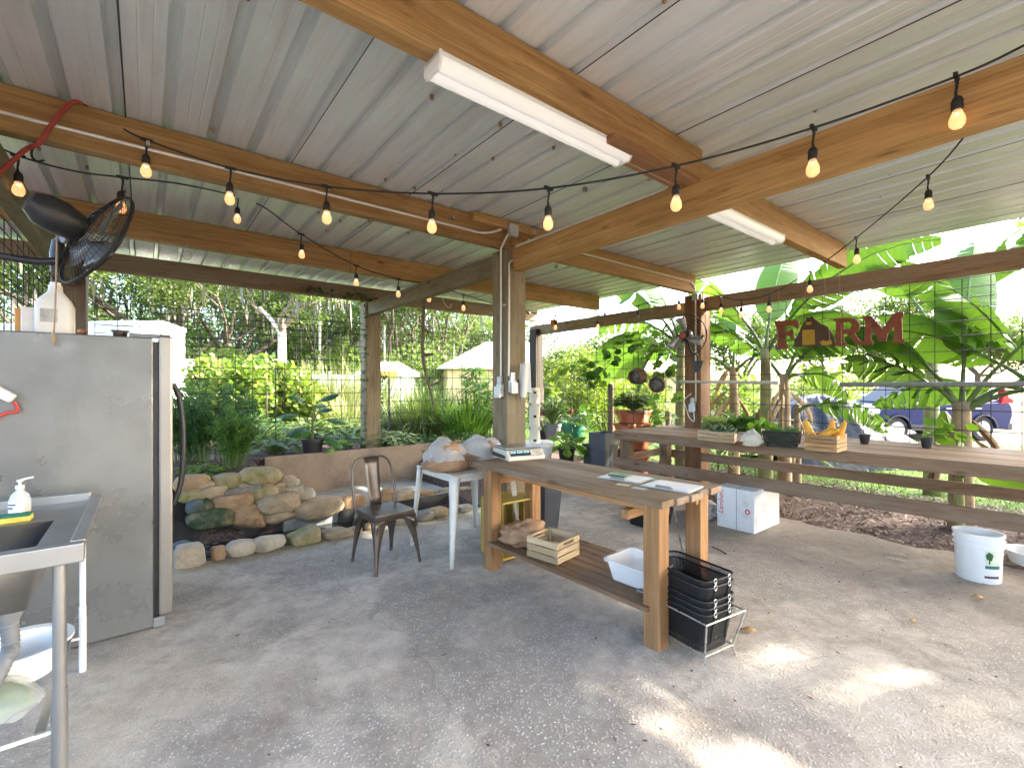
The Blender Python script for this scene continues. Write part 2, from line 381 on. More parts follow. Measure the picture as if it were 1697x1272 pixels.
cr = N(nt, 'ShaderNodeTexVoronoi', feature='DISTANCE_TO_EDGE'); cr.inputs['Scale'].default_value = .38
nv = N(nt, 'ShaderNodeTexNoise'); nv.inputs['Scale'].default_value = 2.6; nv.inputs['Detail'].default_value = 6; nt.links.new(v, nv.inputs['Vector'])
vm = N(nt, 'ShaderNodeVectorMath', operation='MULTIPLY_ADD'); vm.inputs[1].default_value = (.55, .55, 0); nt.links.new(nv.outputs['Color'], vm.inputs[0]); nt.links.new(v, vm.inputs[2])
nt.links.new(vm.outputs[0], cr.inputs['Vector'])
c = mix(nt, ramp(nt, cr.outputs['Distance'], [(.0012, g3(.35)), (.005, g3(0))]), c, (.22, .19, .165))
c = mix(nt, .55, c, ramp(nt, noise(nt, v, 9, 8, .8), [(.36, g3(.62)), (.56, g3(1.0))]), 'MULTIPLY')
sp = noise(nt, v, 42, 5, .8); c = mix(nt, ramp(nt, sp, [(.66, g3(0)), (.71, g3(.7))]), c, (.14, .10, .075))
c = mix(nt, ramp(nt, noise(nt, v, 210, 3, .7), [(.3, g3(.55)), (.62, g3(0))]), c, (.20, .18, .16))
nt.links.new(c, b.inputs['Base Color']); b.inputs['Roughness'].default_value = .85; b.inputs['Specular IOR Level'].default_value = .25
hh = mix(nt, .5, ramp(nt, vo.outputs['Distance'], [(0, g3(1)), (.5, g3(0))]), ramp(nt, noise(nt, v, 7, 8, .75), [(.2, g3(0)), (.8, g3(1))])); bump(nt, b, hh, .55, .012)
CONC = m
edge = [(-7, -9)]+[(2.84+.05*math.sin(k*1.9)+.03*math.sin(k*4.7), -9+.2*k) for k in range(53)]
edge += [(2.6-.2*k+.0, 1.25+.05*math.sin(k*2.1)) for k in range(10)]+[(.55, 1.12)]+[(.5-.25*k, 1.10+.035*math.sin(k*1.7)) for k in range(17)]+[(-7, 1.1)]
mb = MB(); mb.prism(edge, C0+UP*-.3, A, B, .3); o = mb.build('concrete_floor', CONC); tag(o, 'worn grey exposed aggregate concrete floor', 'floor', kind='structure')
me = o.data; g = np.array([tuple(x.co+o.location) for x in me.vertices], np.float32); me.attributes['gc'].data.foreach_set('vector', g.ravel())
LEDGE = plain('grey_ledge_concrete', (.33, .35, .34), .8, 0, .15, 5, .3, 40, dirt=(.2, .2, .16))
mb = MB(); mb.prism([(-1.62, 2.04), (.6, 2.04), (.6, 3.3), (-1.62, 3.3)], C0+UP*-.36, A, B, .37)
tag(mb.build('pond_ledge', LEDGE), 'smooth grey concrete ledge between the stream and the board', 'ledge', kind='structure')

# ---------------------------------------------------------------- the shed
RB = 2.85                                    # underside of the joists / top of the girders
shed = thing('open_shed', 'open timber shed with heavy posts, exposed beams and corrugated metal roof', 'shed', C0)
PC, PR, PL, P4, P5 = C0, UV(3.52, 0), UV(0, 3.6), UV(3.5, 3.6), UV(-3.5, 3.6)
def post(p, s, z0, z1, mat, label=None):
    mb = MB(); mb.box(Vector((p.x, p.y, (z0+z1)/2)), (UP, A, B), (z1-z0, s, s)); o = mb.build('post', mat, shed, bevel=.012)
    if label: o['label'] = label
    return o
post(PC, .24, -.2, RB-.02, POSTW, 'thick pale post in the middle of the shed'); post(PR, .26, -.2, RB-.02, POSTR, 'reddish corner post behind the counter')
post(PL, .25, -.1, RB-.02, POSTW, 'ivy-stained post behind the board'); post(UV(3.5, 3.55), .2, -.1, 2.68, DARKW, 'dark far corner post'); post(P5, .28, -.1, RB-.02, BEAM2)
post(UV(3.52, -7.1), .26, -.2, 2.8, POSTR); post(UV(0, -7.1), .24, -.2, 2.8, POSTW)
def joist(u0, u1, v, z0=RB, h=.25, w=.09, mat=BEAM):
    mb = MB(); mb.beam(UV(u0, v, z0+h/2), UV(u1, v, z0+h/2), w, h); return mb.build('beam', mat, shed, bevel=.006)
joist(-4.6, -.005, 0, mat=BEAM); joist(.0, 3.4, .0, mat=BEAM)
joist(-4.6, .12, -1.93); joist(-.03, 3.42, -1.835)
joist(-4.6, -.95, 1.85); joist(-.945, 3.46, 1.855); joist(-4.6, 3.55, 3.6, h=.22, mat=BEAM2)
joist(-4.6, 3.42, -3.9); joist(-4.6, 3.42, -5.8)
joist(-.5, .95, -.085, RB+.17, .08, .07)                 # short sister boards
joist(-.9, -.02, -1.97, RB-.045, .04, .16, POSTR)
def girder(u, v0, v1, z0, h, w, mat): 
    mb = MB(); mb.beam(UV(u, v0, z0+h/2), UV(u, v1, z0+h/2), w, h); return mb.build('girder', mat, shed, bevel=.008)
girder(-.0, -7.2, -.125, 2.62, .225, .12, BEAM); girder(-.05, .125, 3.47, 2.62, .2, .10, POSTW); girder(-3.5, -3.0, 3.45, 2.62, .2, .1, POSTW); girder(-3.5, -7.2, -3.0, 2.62, .2, .1, POSTW)
girder(3.53, .135, 3.75, 2.56, .2, .05, BEAM2); girder(3.53, -7.2, -.135, 2.59, .2, .05, BEAM2)
# corrugated roof, ribs along B
prof = []; u = -4.75; k = 0; rz = RB+.255
mbr = MB(); SP = .2286
while u < 3.62:
    for du_, dz in ((0, 0), (.050, 0), (.0535, .0016), (.0575, .0016), (.061, 0), (.108, 0), (.1115, .0016), (.1155, .0016), (.119, 0), (.160, 0), (.172, .034), (.206, .034), (.2200, 0)):
        prof.append((u+du_, dz))
    u += SP
v0, v1 = -7.4, 4.05; vs = []; gc = []
for (a, dz) in prof:
    for q in (v0, v1): vs.append(UV(a, q, rz+dz)); gc.append((q*.35, a, dz))
fs = [(2*i, 2*i+1, 2*i+3, 2*i+2) for i in range(len(prof)-1)]
mbr.add(vs, fs, gc, .5, 0)
for j in range(1, 10):                                      # lap joints between sheets
    a = -4.75+SP*4*j+.022-.03; mbr.box(UV(a, (v0+v1)/2, rz-.0015), (B, A, UP), (v1-v0, .004+.002*(j % 3), .002), 1)
mbr.build('roof', [GALV, SEAM], shed)
# rusty screw tips under the roof
RUST = plain('rusty_screw', (.36, .22, .10), .7, .3)
mb = MB()
for j in range(36):
    a = -4.75+SP*j+.19
    for q in (-2.6, -1.6, -1.35, -.9, -.2, .9, 1.45, 2.7):
        if random.random() < .22: mb.lathe(UV(a+random.uniform(-.02, .02), q+random.uniform(-.12, .12), rz+.004), [(.011, .022), (.010, .001), (.003, -.001), (.0025, -.006), (.0005, -.007)], 7)
o = mb.build('screws', RUST, shed); o['kind'] = 'stuff'
# boundary board of the raised bed
BOARD = plain('weathered_board', (.34, .25, .175), .75, 0, .2, 2.5, .3, 30, dirt=(.17, .13, .10))
mb = MB(); q0, q1 = PV(439, 3.3), PV(830, 3.3)
mb.beam(q0+UP*.27, q1+UP*.27, .04, .56); tag(mb.build('retaining_board', BOARD, bevel=.004), 'long brown retaining board holding the raised garden bed behind the stream', 'board')
# ---------------------------------------------------------------- welded wire fence panels
def panel(label, pt, L, z0, hs, step=.203, r=.0045, posts=False):
    """pt(s, z) gives a point s metres along the fence"""
    mb = MB(); zs = [z0]
    for h in hs: zs.append(zs[-1]+h)
    for z in zs: mb.tube([pt(0, z), pt(L, z)], r, 4, caps=False)
    k = int(L/step)
    for i in range(k+1): mb.tube([pt(i*step+.004, z0), pt(i*step+.004, zs[-1])], r, 4, caps=False)
    return tag(mb.build('wire_fence_panel', BLACKW), label, 'fence panel', 'welded wire panels between the shed posts')
HS = [.2, .2, .2, .2, .15, .15, .125, .1, .1, .1, .085, .085]
panel('black welded wire panel behind the pond, between the two left posts', lambda s, z: UV(-3.3+s, 3.62, z), 3.2, 1.0, HS[1:])
panel('black welded wire panel between the ivy post and the dark far post', lambda s, z: UV(.12+s, 3.64, z), 3.28, .85, HS)
panel('black welded wire panel in front of the round citrus bush', lambda s, z: UV(3.56, 3.4-s, z), 3.2, .85, HS)
panel('black welded wire panel behind the counter, the farm sign hangs before it', lambda s, z: UV(3.585, -.16-s, z), 4.9, .86, [.2, .2, .2, .2, .2, .15, .15, .125, .1, .1, .1])
panel('black welded wire panel at the left end of the shed behind the fan', lambda s, z: UV(-3.56, 3.45-s, z), 4.4, .9, HS)

# ---------------------------------------------------------------- string lights
def string_lights(label, pts, bulbs, dark=()):
    """pts: cord points; bulbs: pixel, depth of each socket; a thing of cord, sockets and bulbs"""
    t = thing('string_light', label, 'string light', pts[0], 'outdoor string lights under the roof')
    mb = MB(); mb.tube(spline(pts, 5), .0055, 6); mb.build('cord', LEAD, t, smooth=True)
    for i, p in enumerate(bulbs):
        mb = MB(); mb.beam(p-A*.03, p+A*.03, .014, .016); mb.tube([p, p+V(.003, 0, -.03), p+V(-.003, 0, -.07), p+V(0, 0, -.10)], [.009, .006, .005, .008], 7)
        q = p-UP*.09+V(random.uniform(-.006, .006), random.uniform(-.006, .006), random.uniform(-.006, .004)); mb.lathe(q, [(.009, 0), (.016, -.006), (.0205, -.02), (.021, -.055), (.019, -.058), (.001, -.058)], 14)
        s = mb.build('socket', LEAD, t, smooth=True)
        mb = MB(); mb.lathe(q-UP*.056, [(.014, 0), (.017, -.012), (.0265, -.035), (.0285, -.05), (.026, -.066), (.016, -.079), (.001, -.083)], 16)
        mb.build('bulb', BULBD if i in dark else BULBG, s, smooth='all')
        if i not in dark:
            mb = MB(); mb.tube([q-UP*.075+A*x for x in (-.006, -.003, .003, .006)], .0022, 5); mb.build('filament', FILA, s)
m, nt, b = nodes('warm_bulb_glass')                       # clear amber glass lit from within
b.inputs['Base Color'].default_value = (1, .62, .34, 1); b.inputs['Emission Color'].default_value = (1, .50, .22, 1); b.inputs['Emission Strength'].default_value = .09
b.inputs['Roughness'].default_value = .12; b.inputs['Alpha'].default_value = .55; BULBG = m
BULBD = clear('unlit_bulb_glass', (.6, .5, .4), .1, .4)
S1 = [(-60, 140, 2.7), (100, 190, 2.62), (205, 214, 2.66), (243, 232, 2.78), (382, 279, 2.86), (541, 309, 2.82), (717, 321, 2.72), (909, 312, 2.58), (1120, 275, 2.4), (1348, 212, 2.18), (1585, 127, 1.98), (1700, 74, 1.9), (1830, 5, 1.82)]
string_lights('long string of lit bulbs crossing in front of the fluorescent fixture', [P(*q) for q in S1[2:]], [P(*q) for q in S1[3:-2]])
S2 = [(-40, 225, 2.6), (30, 258, 2.65), (120, 283, 2.78), (203, 294, 2.92), (300, 305, 3.2), (394, 326, 3.95), (440, 345, 4.1), (499, 388, 4.4), (590, 440, 5.15), (660, 462, 5.65), (711, 471, 6.0), (768, 488, 6.4), (850, 512, 7.0), (920, 523, 7.5), (991, 524, 8.0)]
b2 = [1, 3, 5, 7, 8, 9, 10, 11, 13]
string_lights('string of lit bulbs from the fan at the left to behind the middle post', [P(*q) for q in S2], [P(*q) for q in S2 if S2.index(q) in b2])
S3 = [(991, 523, 8.0), (1058, 506, 7.45), (1125, 487, 6.95), (1164, 484, 6.5), (1195, 492, 6.35), (1229, 497, 6.1), (1275, 487, 5.75), (1342, 450, 4.95), (1419, 394, 4.1), (1538, 293, 3.15), (1605, 218, 2.7)]
string_lights('string of lit bulbs along the beam over the counter and up to the right girder', [P(*q) for q in S3], [P(*q) for q in S3[:-1]], (1,))

# ---------------------------------------------------------------- fluorescent wrap fixtures
LENS = plain('white_ribbed_lens', (.86, .86, .84), .45, 0, .02, 5, .0)
m, nt, b = nodes('lit_lens'); b.inputs['Base Color'].default_value = (.85, .85, .83, 1); b.inputs['Roughness'].default_value = .5
b.inputs['Emission Color'].default_value = (1, .97, .92, 1); b.inputs['Emission Strength'].default_value = .02; LENS = m
def fixture(label, pa, pb, z):
    t = thing('fluorescent_fixture', label, 'ceiling light', (pa+pb)/2+UP*z, 'white fluorescent fixtures under the middle joist')
    x = (pb-pa).normalized(); y = UP.cross(x); L = (pb-pa).length
    mb = MB(); mb.beam(pa+UP*(z-.012), pb+UP*(z-.012), .13, .024); mb.build('housing', WHITEP, t, bevel=.004)
    for s in (-1, 1):                                  # the two ribbed tube covers
        prof = [(s*.034+.032*math.cos(a), -.024-.046*math.sin(a)-(.0016 if k % 2 else 0)) for k, a in enumerate([math.pi*i/20 for i in range(21)])]
        mb = MB(); mb.prism(prof, pa+UP*z+x*.014, y, UP, L-.028, axz=x); mb.build('lens', LENS, t)
    for q in (pa, pb-x*.014):
        mb = MB(); mb.prism([(-.069, 0), (.069, 0), (.069, -.05), (.05, -.073), (-.05, -.073), (-.069, -.05)], q+UP*z, y, UP, .014, axz=x); mb.build('end_cap', WHITEP, t, bevel=.003)
fixture('long white fluorescent fixture nearest the camera, under the big joist', UV(-1.92, -1.93), UV(-.68, -1.93), RB-.0)
fixture('white fluorescent fixture further right, beyond the girder', UV(.33, -1.85), UV(1.62, -1.85), RB-.0)

# ---------------------------------------------------------------- conduits and boxes
def conduit(label, paths, boxes=(), r=.011):
    t = thing('electrical_conduit', label, 'conduit', paths[0][0])
    for p in paths:
        mb = MB(); mb.tube(p, r, 8); mb.build('pipe', PIPEM, t, smooth=True)
        q = [Vector(x) for x in p]; n = max(1, int((q[-1]-q[0]).length/.9)) if len(p) < 14 else 0
        for i in range(n):
            mb = MB(); c = q[0].lerp(q[-1], (i+.5)/n); d = (q[-1]-q[0]).normalized(); mb.beam(c-d*.009, c+d*.009, r*2+.008, r*2+.008); mb.build('pipe_clip', STEEL, t)
    for (c, s) in boxes:
        mb = MB(); mb.box(c, (A, B, UP), s); mb.build('junction_box', BOXM, t, bevel=.004)
zc = RB+.085
fv = -.058; pf = -.135
conduit('thin pale conduit running along the left joist to the box on the middle post', [[UV(-4.4, fv, zc), UV(-.5, fv, zc)]+bez(UV(-.5, fv, zc), UV(-.34, fv, zc-.02), UV(-.2, pf, zc+.05), 6)[1:]], [(UV(-.07, pf-.02, zc+.06), (.1, .045, .11))])
conduit('pair of pale vertical conduits down the left face of the middle post', [
    [UV(-.11, pf-.0, zc+.03)]+bez(UV(-.11, pf, zc+.03), UV(-.135, pf-.0, zc), UV(-.137, -.05, zc-.1), 6)[1:]+[UV(-.137, -.05, 1.60)],
    [UV(.45, -.075, RB+.02), UV(.2, -.085, RB-.1)]+bez(UV(.1, -.135, RB-.12), UV(-.10, -.14, RB-.12), UV(-.11, -.14, RB-.18), 6)+[UV(-.11, -.137, 1.60)]])
conduit('pale conduit along the right girder up to the fluorescent fixture', [[UV(-.07, -.2, 2.835), UV(-.075, -1.72, 2.84)]+bez(UV(-.075, -1.72, 2.84), UV(-.08, -1.9, 2.84), UV(-.2, -1.93, RB-.035), 5)[1:]+[UV(-.68, -1.93, RB-.035)]])
conduit('pale conduit on the joist right of the middle post and down the corner post', [[UV(.2, fv, RB+.14), UV(3.18, fv, RB+.14)]+bez(UV(3.18, fv, RB+.14), UV(3.36, fv, RB+.14), UV(3.37, -.06, RB-.05), 6)[1:]+[UV(3.375, -.06, 1.28)]], [(UV(3.37, -.06, RB-.06), (.05, .09, .1))])
# outlet boxes on the middle post
def outlet(label, c, ax, ay, clearc):
    t = thing('outlet_box', label, 'outlet', c, 'outlets on the middle post')
    n = ax.cross(ay).normalized()
    mb = MB(); mb.box(c+n*.02, (ax, ay, n), (.075, .12, .04)); mb.build('back_box', BOXM, t, bevel=.004)
    mb = MB(); mb.box(c+n*.05-ay*.015, (ax, ay, n), (.085, .11, .03)); mb.box(c+n*.066-ay*.015, (ax, ay, n), (.05, .075, .01)); mb.build('weather_cover', clearc, t, bevel=.008)
    mb = MB(); mb.box(c+n*.022+ay*.095, (ax, ay, n), (.06, .08, .03)); mb.build('lid', STEEL, t, bevel=.003)
CLR = plain('frosted_cover', (.66, .68, .68), .2, .1, .05)
outlet('clear covered outlet box at the left corner of the middle post', UV(-.122, -.04, 1.46), -B, UP, CLR)
outlet('narrow metal outlet box beside the clear covered one on the middle post', UV(-.07, -.122, 1.5), A, UP, STEEL)
outlet('white weatherproof outlet box on the corner post behind the counter', UV(3.385, -.02, 1.2), -B, UP, CLR)
def cable(label, pts, r, mat, name='cable', cat='cable', grp=None):
    mb = MB(); mb.tube(spline(pts, 7), r, 7); return tag(mb.build(name, mat, smooth=True), label, cat, grp)
cable('white looping cable below the outlet on the corner post', [UV(3.33, -.02, 1.4), UV(3.34, .1, 1.3), UV(3.33, .07, 1.2), UV(3.34, .02, 1.05), UV(3.33, -.06, 1.0), UV(3.34, -.05, 1.12)], .006, WHITEP)
# scissors hanging on the middle post
t = thing('scissors', 'black handled scissors hanging on the front of the middle post', 'scissors', UV(.05, -.13, 1.55))
mb = MB()
for s in (-1, 1):
    ring = [UV(.05+s*.022+.02*math.cos(a), -.13, 1.53+.035*math.sin(a)) for a in [i*math.pi/6 for i in range(13)]]; mb.tube(ring, .006, 6, caps=False)
mb.build('handle', BLACKP, t, smooth=True)
mb = MB()
for s in (-1, 1): mb.prism([(s*.01, 0), (s*.012+.004, -.09), (-s*.002, -.17), (-s*.006, -.09)], UV(.05, -.128-.003*(s > 0), 1.5), A, UP, .002, axz=-B)
mb.build('blade', GREYP, t)
# red cable over the left joist
RED = plain('red_rubber', (.33, .045, .03), .55)
cable('dark red cable looped over the left end of the near joist', [UV(-3.10, -.03, RB+.262), UV(-3.13, -.062, RB+.258), UV(-3.18, -.075, RB+.2), onV(80, 215, -.085), onV(64, 238, -.09), P(40, 250, 2.48), P(0, 286, 2.4), P(-60, 330, 2.3)], .012, RED)
cable('black loop of cable hanging under the near joist beside the red cable', [P(78, 222, 2.6), P(60, 235, 2.55), P(52, 255, 2.55), P(60, 267, 2.55), P(72, 266, 2.6)], .006, LEAD)
# ---------------------------------------------------------------- hanging stick, hooks, rods
BARK = plain('bark', (.16, .12, .085), .85, 0, .3, 14, .6, 40)
t = thing('hanging_branch', 'crooked bare branch with two side pegs hanging from the girder', 'branch', onV(704, 470, 2.2))
Yb = 6.2; pp = [P(703, 472, Yb), P(702, 500, Yb), P(701, 545, Yb), P(700, 580, Yb), P(703, 605, Yb), P(708, 630, Yb), P(714, 650, Yb), P(718, 671, Yb)]
mb = MB(); mb.tube(spline(pp, 4), [.026-.0004*i for i in range(29)], 8); mb.build('stick', BARK, t, smooth=True)
for q, e in (((703, 588), (718, 587)), ((714, 638), (728, 633))):
    mb = MB(); mb.tube([P(*q, Yb), P(*e, Yb)], .02, 8); mb.build('peg', BARK, t, smooth=True)
def hook(label, c, k=1.0):
    mb = MB(); mb.tube([c+UP*.09*k, c+UP*.05*k]+[c+A*(.026*k*math.sin(a))+UP*(.026*k*math.cos(a)+.02*k) for a in [i*.5 for i in range(10)]], .0035, 6)
    return tag(mb.build('wire_hook', STEEL, smooth=True), label, 'hook', 'wire hooks under the beams')
hook('pale twisted hook under the second joist at left', onV(310, 428, 1.8), 1.6); hook('dark hook under the joist end between two bulbs', onV(687, 482, 1.8)); hook('small hook below the joist right of the middle post', onV(939, 512, 1.8))
cable('thin wire loop drooping from the girder beside the branch', [P(733, 465, 6.2), P(731, 480, 6.2), P(735, 500, 6.2), P(744, 510, 6.2), P(749, 503, 6.2)], .004, PIPEM, 'wire')
def shelf_bar(label, a, b, r, mat):
    mb = MB(); mb.tube([a, b], r, 10); return tag(mb.build('tube_light', mat, smooth=True), label, 'tube light', 'grow tubes along the counter')
shelf_bar('pale tube light before the corner post, above the counter', onU(1127, 632, 3.3), onU(1291, 634, 3.3), .02, PIPEM)
shelf_bar('grey tube light at the right, in front of the blue car', onU(1392, 637, 3.3), onU(1700, 636, 3.3), .024, GREYP)
def rope(label, a, b): 
    mb = MB(); mb.tube([a, b], .0035, 5); return tag(mb.build('rope', ROPE), label, 'rope', 'jute ropes at the counter beam')

# ---------------------------------------------------------------- FARM sign
SU = 3.40
RUSTR = plain('dark_red_sign_paint', (.22, .062, .03), .6, .1, .3, 7, .2, 40, dirt=(.07, .03, .022))
BARN = plain('brown_barn_paint', (.085, .045, .03), .65, .1, .3, 7, .2, 40)
YEL = plain('mustard_paint', (.42, .27, .02), .6, 0, .15, 6)
sg = thing('farm_sign', 'rusty red FARM sign with a barn for the A, hung over the counter', 'sign', onU(1390, 550, SU))
def letter(poly, name='letter', mat=RUSTR, dep=.02, hole=None, off=0):
    """outline given in photo pixels on the sign's plane, cut as a thick plate"""
    bm = bmesh.new()
    def loop(pl): 
        vs = [bm.verts.new(onU(x, y, SU)-A*off) for x, y in pl]; return [bm.edges.new((vs[i], vs[(i+1) % len(vs)])) for i in range(len(vs))]
    e = loop(poly); 
    if hole: e += loop(hole)
    bmesh.ops.triangle_fill(bm, use_beauty=True, use_dissolve=True, edges=e)
    r = bmesh.ops.extrude_face_region(bm, geom=bm.faces[:]); 
    for x in r['geom']:
        if isinstance(x, bmesh.types.BMVert): x.co -= A*dep
    bmesh.ops.recalc_face_normals(bm, faces=bm.faces[:])
    vs = [tuple(x.co) for x in bm.verts]; bm.verts.index_update(); fs = [tuple(q.index for q in f.verts) for f in bm.faces]; bm.free()
    mb = MB(); mb.add(vs, fs); return mb.build(name, mat, sg)
letter([(1284, 532), (1322, 530), (1325, 543), (1322, 545), (1315, 539), (1302, 540), (1302, 550), (1309, 549), (1312, 545), (1315, 546), (1316, 562), (1312, 562), (1309, 556), (1302, 557), (1303, 569), (1307, 574), (1306, 578), (1287, 579), (1286, 574), (1289, 570), (1288, 541), (1285, 537)])
letter([(1382, 528), (1410, 526), (1420, 530), (1426, 537), (1424, 547), (1417, 552), (1425, 564), (1433, 568), (1429, 571), (1420, 571), (1411, 560), (1405, 553), (1399, 554), (1399, 566), (1404, 569), (1403, 573), (1382, 574), (1382, 570), (1386, 567), (1386, 533), (1382, 532)], hole=[(1399, 534), (1408, 533), (1413, 538), (1410, 545), (1399, 546)])
letter([(1431, 525), (1438, 523), (1446, 525), (1463, 545), (1480, 521), (1488, 517), (1498, 518), (1498, 524), (1495, 527), (1496, 561), (1501, 564), (1499, 568), (1481, 568), (1480, 564), (1483, 561), (1482, 541), (1472, 552), (1469, 565), (1458, 566), (1455, 560), (1446, 544), (1444, 563), (1448, 567), (1446, 571), (1428, 572), (1429, 567), (1433, 564), (1435, 533), (1431, 529)])
bn = letter([(1316, 575), (1318, 562), (1324, 553), (1330, 540), (1336, 531), (1337, 525), (1341, 527), (1346, 524), (1350, 528), (1360, 536), (1372, 541), (1378, 550), (1383, 560), (1385, 573)], 'barn', BARN)
letter([(1331, 547), (1351, 546), (1352, 571), (1331, 572)], 'barn_door', YEL, .006, None, .021); letter([(1337, 534), (1346, 533), (1346, 538), (1337, 539)], 'hayloft_door', YEL, .006, None, .021)
letter([(1360, 567), (1366, 563), (1370, 566), (1378, 563), (1381, 570), (1372, 572), (1363, 572)], 'hay_bales', YEL, .006, None, .021)
for a, b in (((1291, 470), (1290, 575)), ((1391, 448), (1396, 570)), ((1338, 466), (1321, 560)), ((1366, 462), (1377, 570))):
    mb = MB(); mb.tube([onU(*a, SU), onU(*b, SU)-A*.024], .0032, 5); mb.build('rope', ROPE, sg)
rope('jute rope slanting down from the beam left of the corner post', onU(1044, 452, 3.4), onU(1082, 520, 3.45)); rope('thin jute rope hanging along the left edge of the corner post', onU(1132, 500, 3.3), onU(1130, 625, 3.35))
# little gold ornament
OR = plain('amber_ornament', (.50, .24, .03), .35, .3, .3, 30)
t = thing('hanging_ornament', 'small amber owl shaped ornament hanging under the far beam', 'ornament', P(918, 540, 8.2))
c = P(918, 537, 8.0); mb = MB(); mb.lathe(c, [(.001, .09), (.035, .07), (.05, .02), (.04, -.04), (.015, -.08), (.03, -.095), (.001, -.1)], 12); mb.build('body', OR, t, smooth=True)
for s in (-1, 1):
    mb = MB(); mb.lathe(c+V(s*.045, -.01, .03), [(.001, .05), (.02, .02), (.02, -.03), (.001, -.08)], 8); mb.build('wing', OR, t, smooth=True)
mb = MB(); mb.tube([c+UP*.08, c+UP*.3], .003, 5); mb.build('cord', LEAD, t)

# ---------------------------------------------------------------- fans
def fan(name, label, c, ax, rad, depth, bladem, motor_len, grp, hub=None):
    ax = Vector(ax).normalized(); x = ax.cross(UP).normalized(); y = ax.cross(x); t = thing(name, label, 'fan', c, grp)
    def circ(r, h, n=40): return [c+(x*math.cos(2*math.pi*i/n)+y*math.sin(2*math.pi*i/n))*r+ax*h for i in range(n+1)]
    for side, nm in ((1, 'front_grille'), (-1, 'rear_grille')):
        mb = MB(); mb.tube(circ(rad, 0.004*side), .006, 6, caps=False)
        for f in (.18, .36, .52, .68, .84): mb.tube(circ(rad*f, side*depth*.5*(1-f**2.2)), .0016, 4, caps=False)
        k = 60
        for i in range(k):
            an = 2*math.pi*i/k; d = x*math.cos(an)+y*math.sin(an)
            mb.tube([c+d*rad*f+ax*side*depth*.5*(1-f**2.2) for f in (.16, .45, .7, .88, 1)], .0013, 3, caps=False)
        mb.lathe(c+ax*side*depth*.5, [(.001, .012*side), (rad*.17, .01*side), (rad*.18, -.002)], 20, ax=ax)
        mb.build(nm, BLACKW, t)
        if hub and side == 1:
            mb = MB(); mb.lathe(c+ax*(depth*.5+.012), [(rad*.14, 0), (rad*.13, .004), (.001, .004)], 18, ax=ax); mb.build('badge', hub, t)
    for i in range(3):
        mb = MB(); a0 = 2*math.pi*i/3+.5; vs = []
        for j in range(7):
            f = .18+.72*j/6
            for s in (-1, 1):
                an = a0+s*.42*(1-.35*(j/6))+.25*j/6; vs.append(c+(x*math.cos(an)+y*math.sin(an))*rad*f+ax*(-s*.025))
        mb.add(vs, [(2*j, 2*j+1, 2*j+3, 2*j+2) for j in range(6)]); o = mb.build('blade', bladem, t, smooth='all'); md = o.modifiers.new('thick', 'SOLIDIFY'); md.thickness = .004
    mb = MB(); mb.lathe(c-ax*depth*.4, [(.001, -motor_len), (.05, -motor_len+.005), (.085, -motor_len+.06), (.09, -motor_len*.45), (.075, -.03), (.05, 0)], 24, ax=ax); mb.build('motor', BLACKP, t, smooth=True)
    return t, x, y
fc = P(160, 396, 2.55); fa = V(.411, .825, -.389)
t, x, y = fan('wall_fan', 'large black wall fan tilted down at the left, above the fridge', fc, fa, .285, .15, plain('fan_blade_grey', (.16, .17, .17), .4), .24, 'black cage fans')
mb = MB(); mb.tube(spline([P(-80, 410, 2.45), P(0, 424, 2.5), P(60, 433, 2.56), P(92, 432, 2.6)], 5), .02, 10); mb.build('arm', BLACKP, t, smooth=True)
mb = MB(); mb.tube([P(92, 452, 2.62), P(94, 420, 2.62), P(97, 398, 2.62)], [.022, .032, .028], 12); mb.tube([P(97, 400, 2.62), P(125, 388, 2.6)], .026, 10); mb.build('bracket', BLACKP, t, smooth=True, bevel=.003)
mb = MB(); mb.lathe(P(107, 397, 2.56), [(.001, .01), (.02, .01), (.022, -.02)], 14, ax=V(-.2, -1, 0)); mb.build('knob', GREYP, t, smooth=True)
mb = MB(); mb.tube([P(95, 372, 2.5), P(93, 470, 2.5), P(89, 556, 2.52)], .004, 6); mb.lathe(P(89, 556, 2.52), [(.001, .02), (.009, .01), (.011, -.035), (.001, -.05)], 8); mb.build('pull_cord', plain('amber_cord', (.34, .24, .14), .5), t, smooth=True)
fc2 = P(1134, 556, 6.25); t, x, y = fan('wall_fan', 'smaller black cage fan on the corner post behind the counter', fc2, V(-.55, -.83, -.08), .285, .14, plain('fan_blade_metal', (.55, .55, .52), .3, .6), .16, 'black cage fans', plain('red_badge', (.35, .06, .04), .5))
pb = P(1157, 605, 6.42); mb = MB(); mb.tube(spline([fc2-V(-.55, -.83, 0)*.12, P(1146, 583, 6.4), P(1155, 588, 6.38), P(1156, 605, 6.4)], 5), .013, 8); mb.prism([(-.085, .06), (.085, .06), (.03, -.1), (-.03, -.1)], pb, -B, UP, .03, axz=-A); mb.build('bracket', BLACKP, t, bevel=.003)
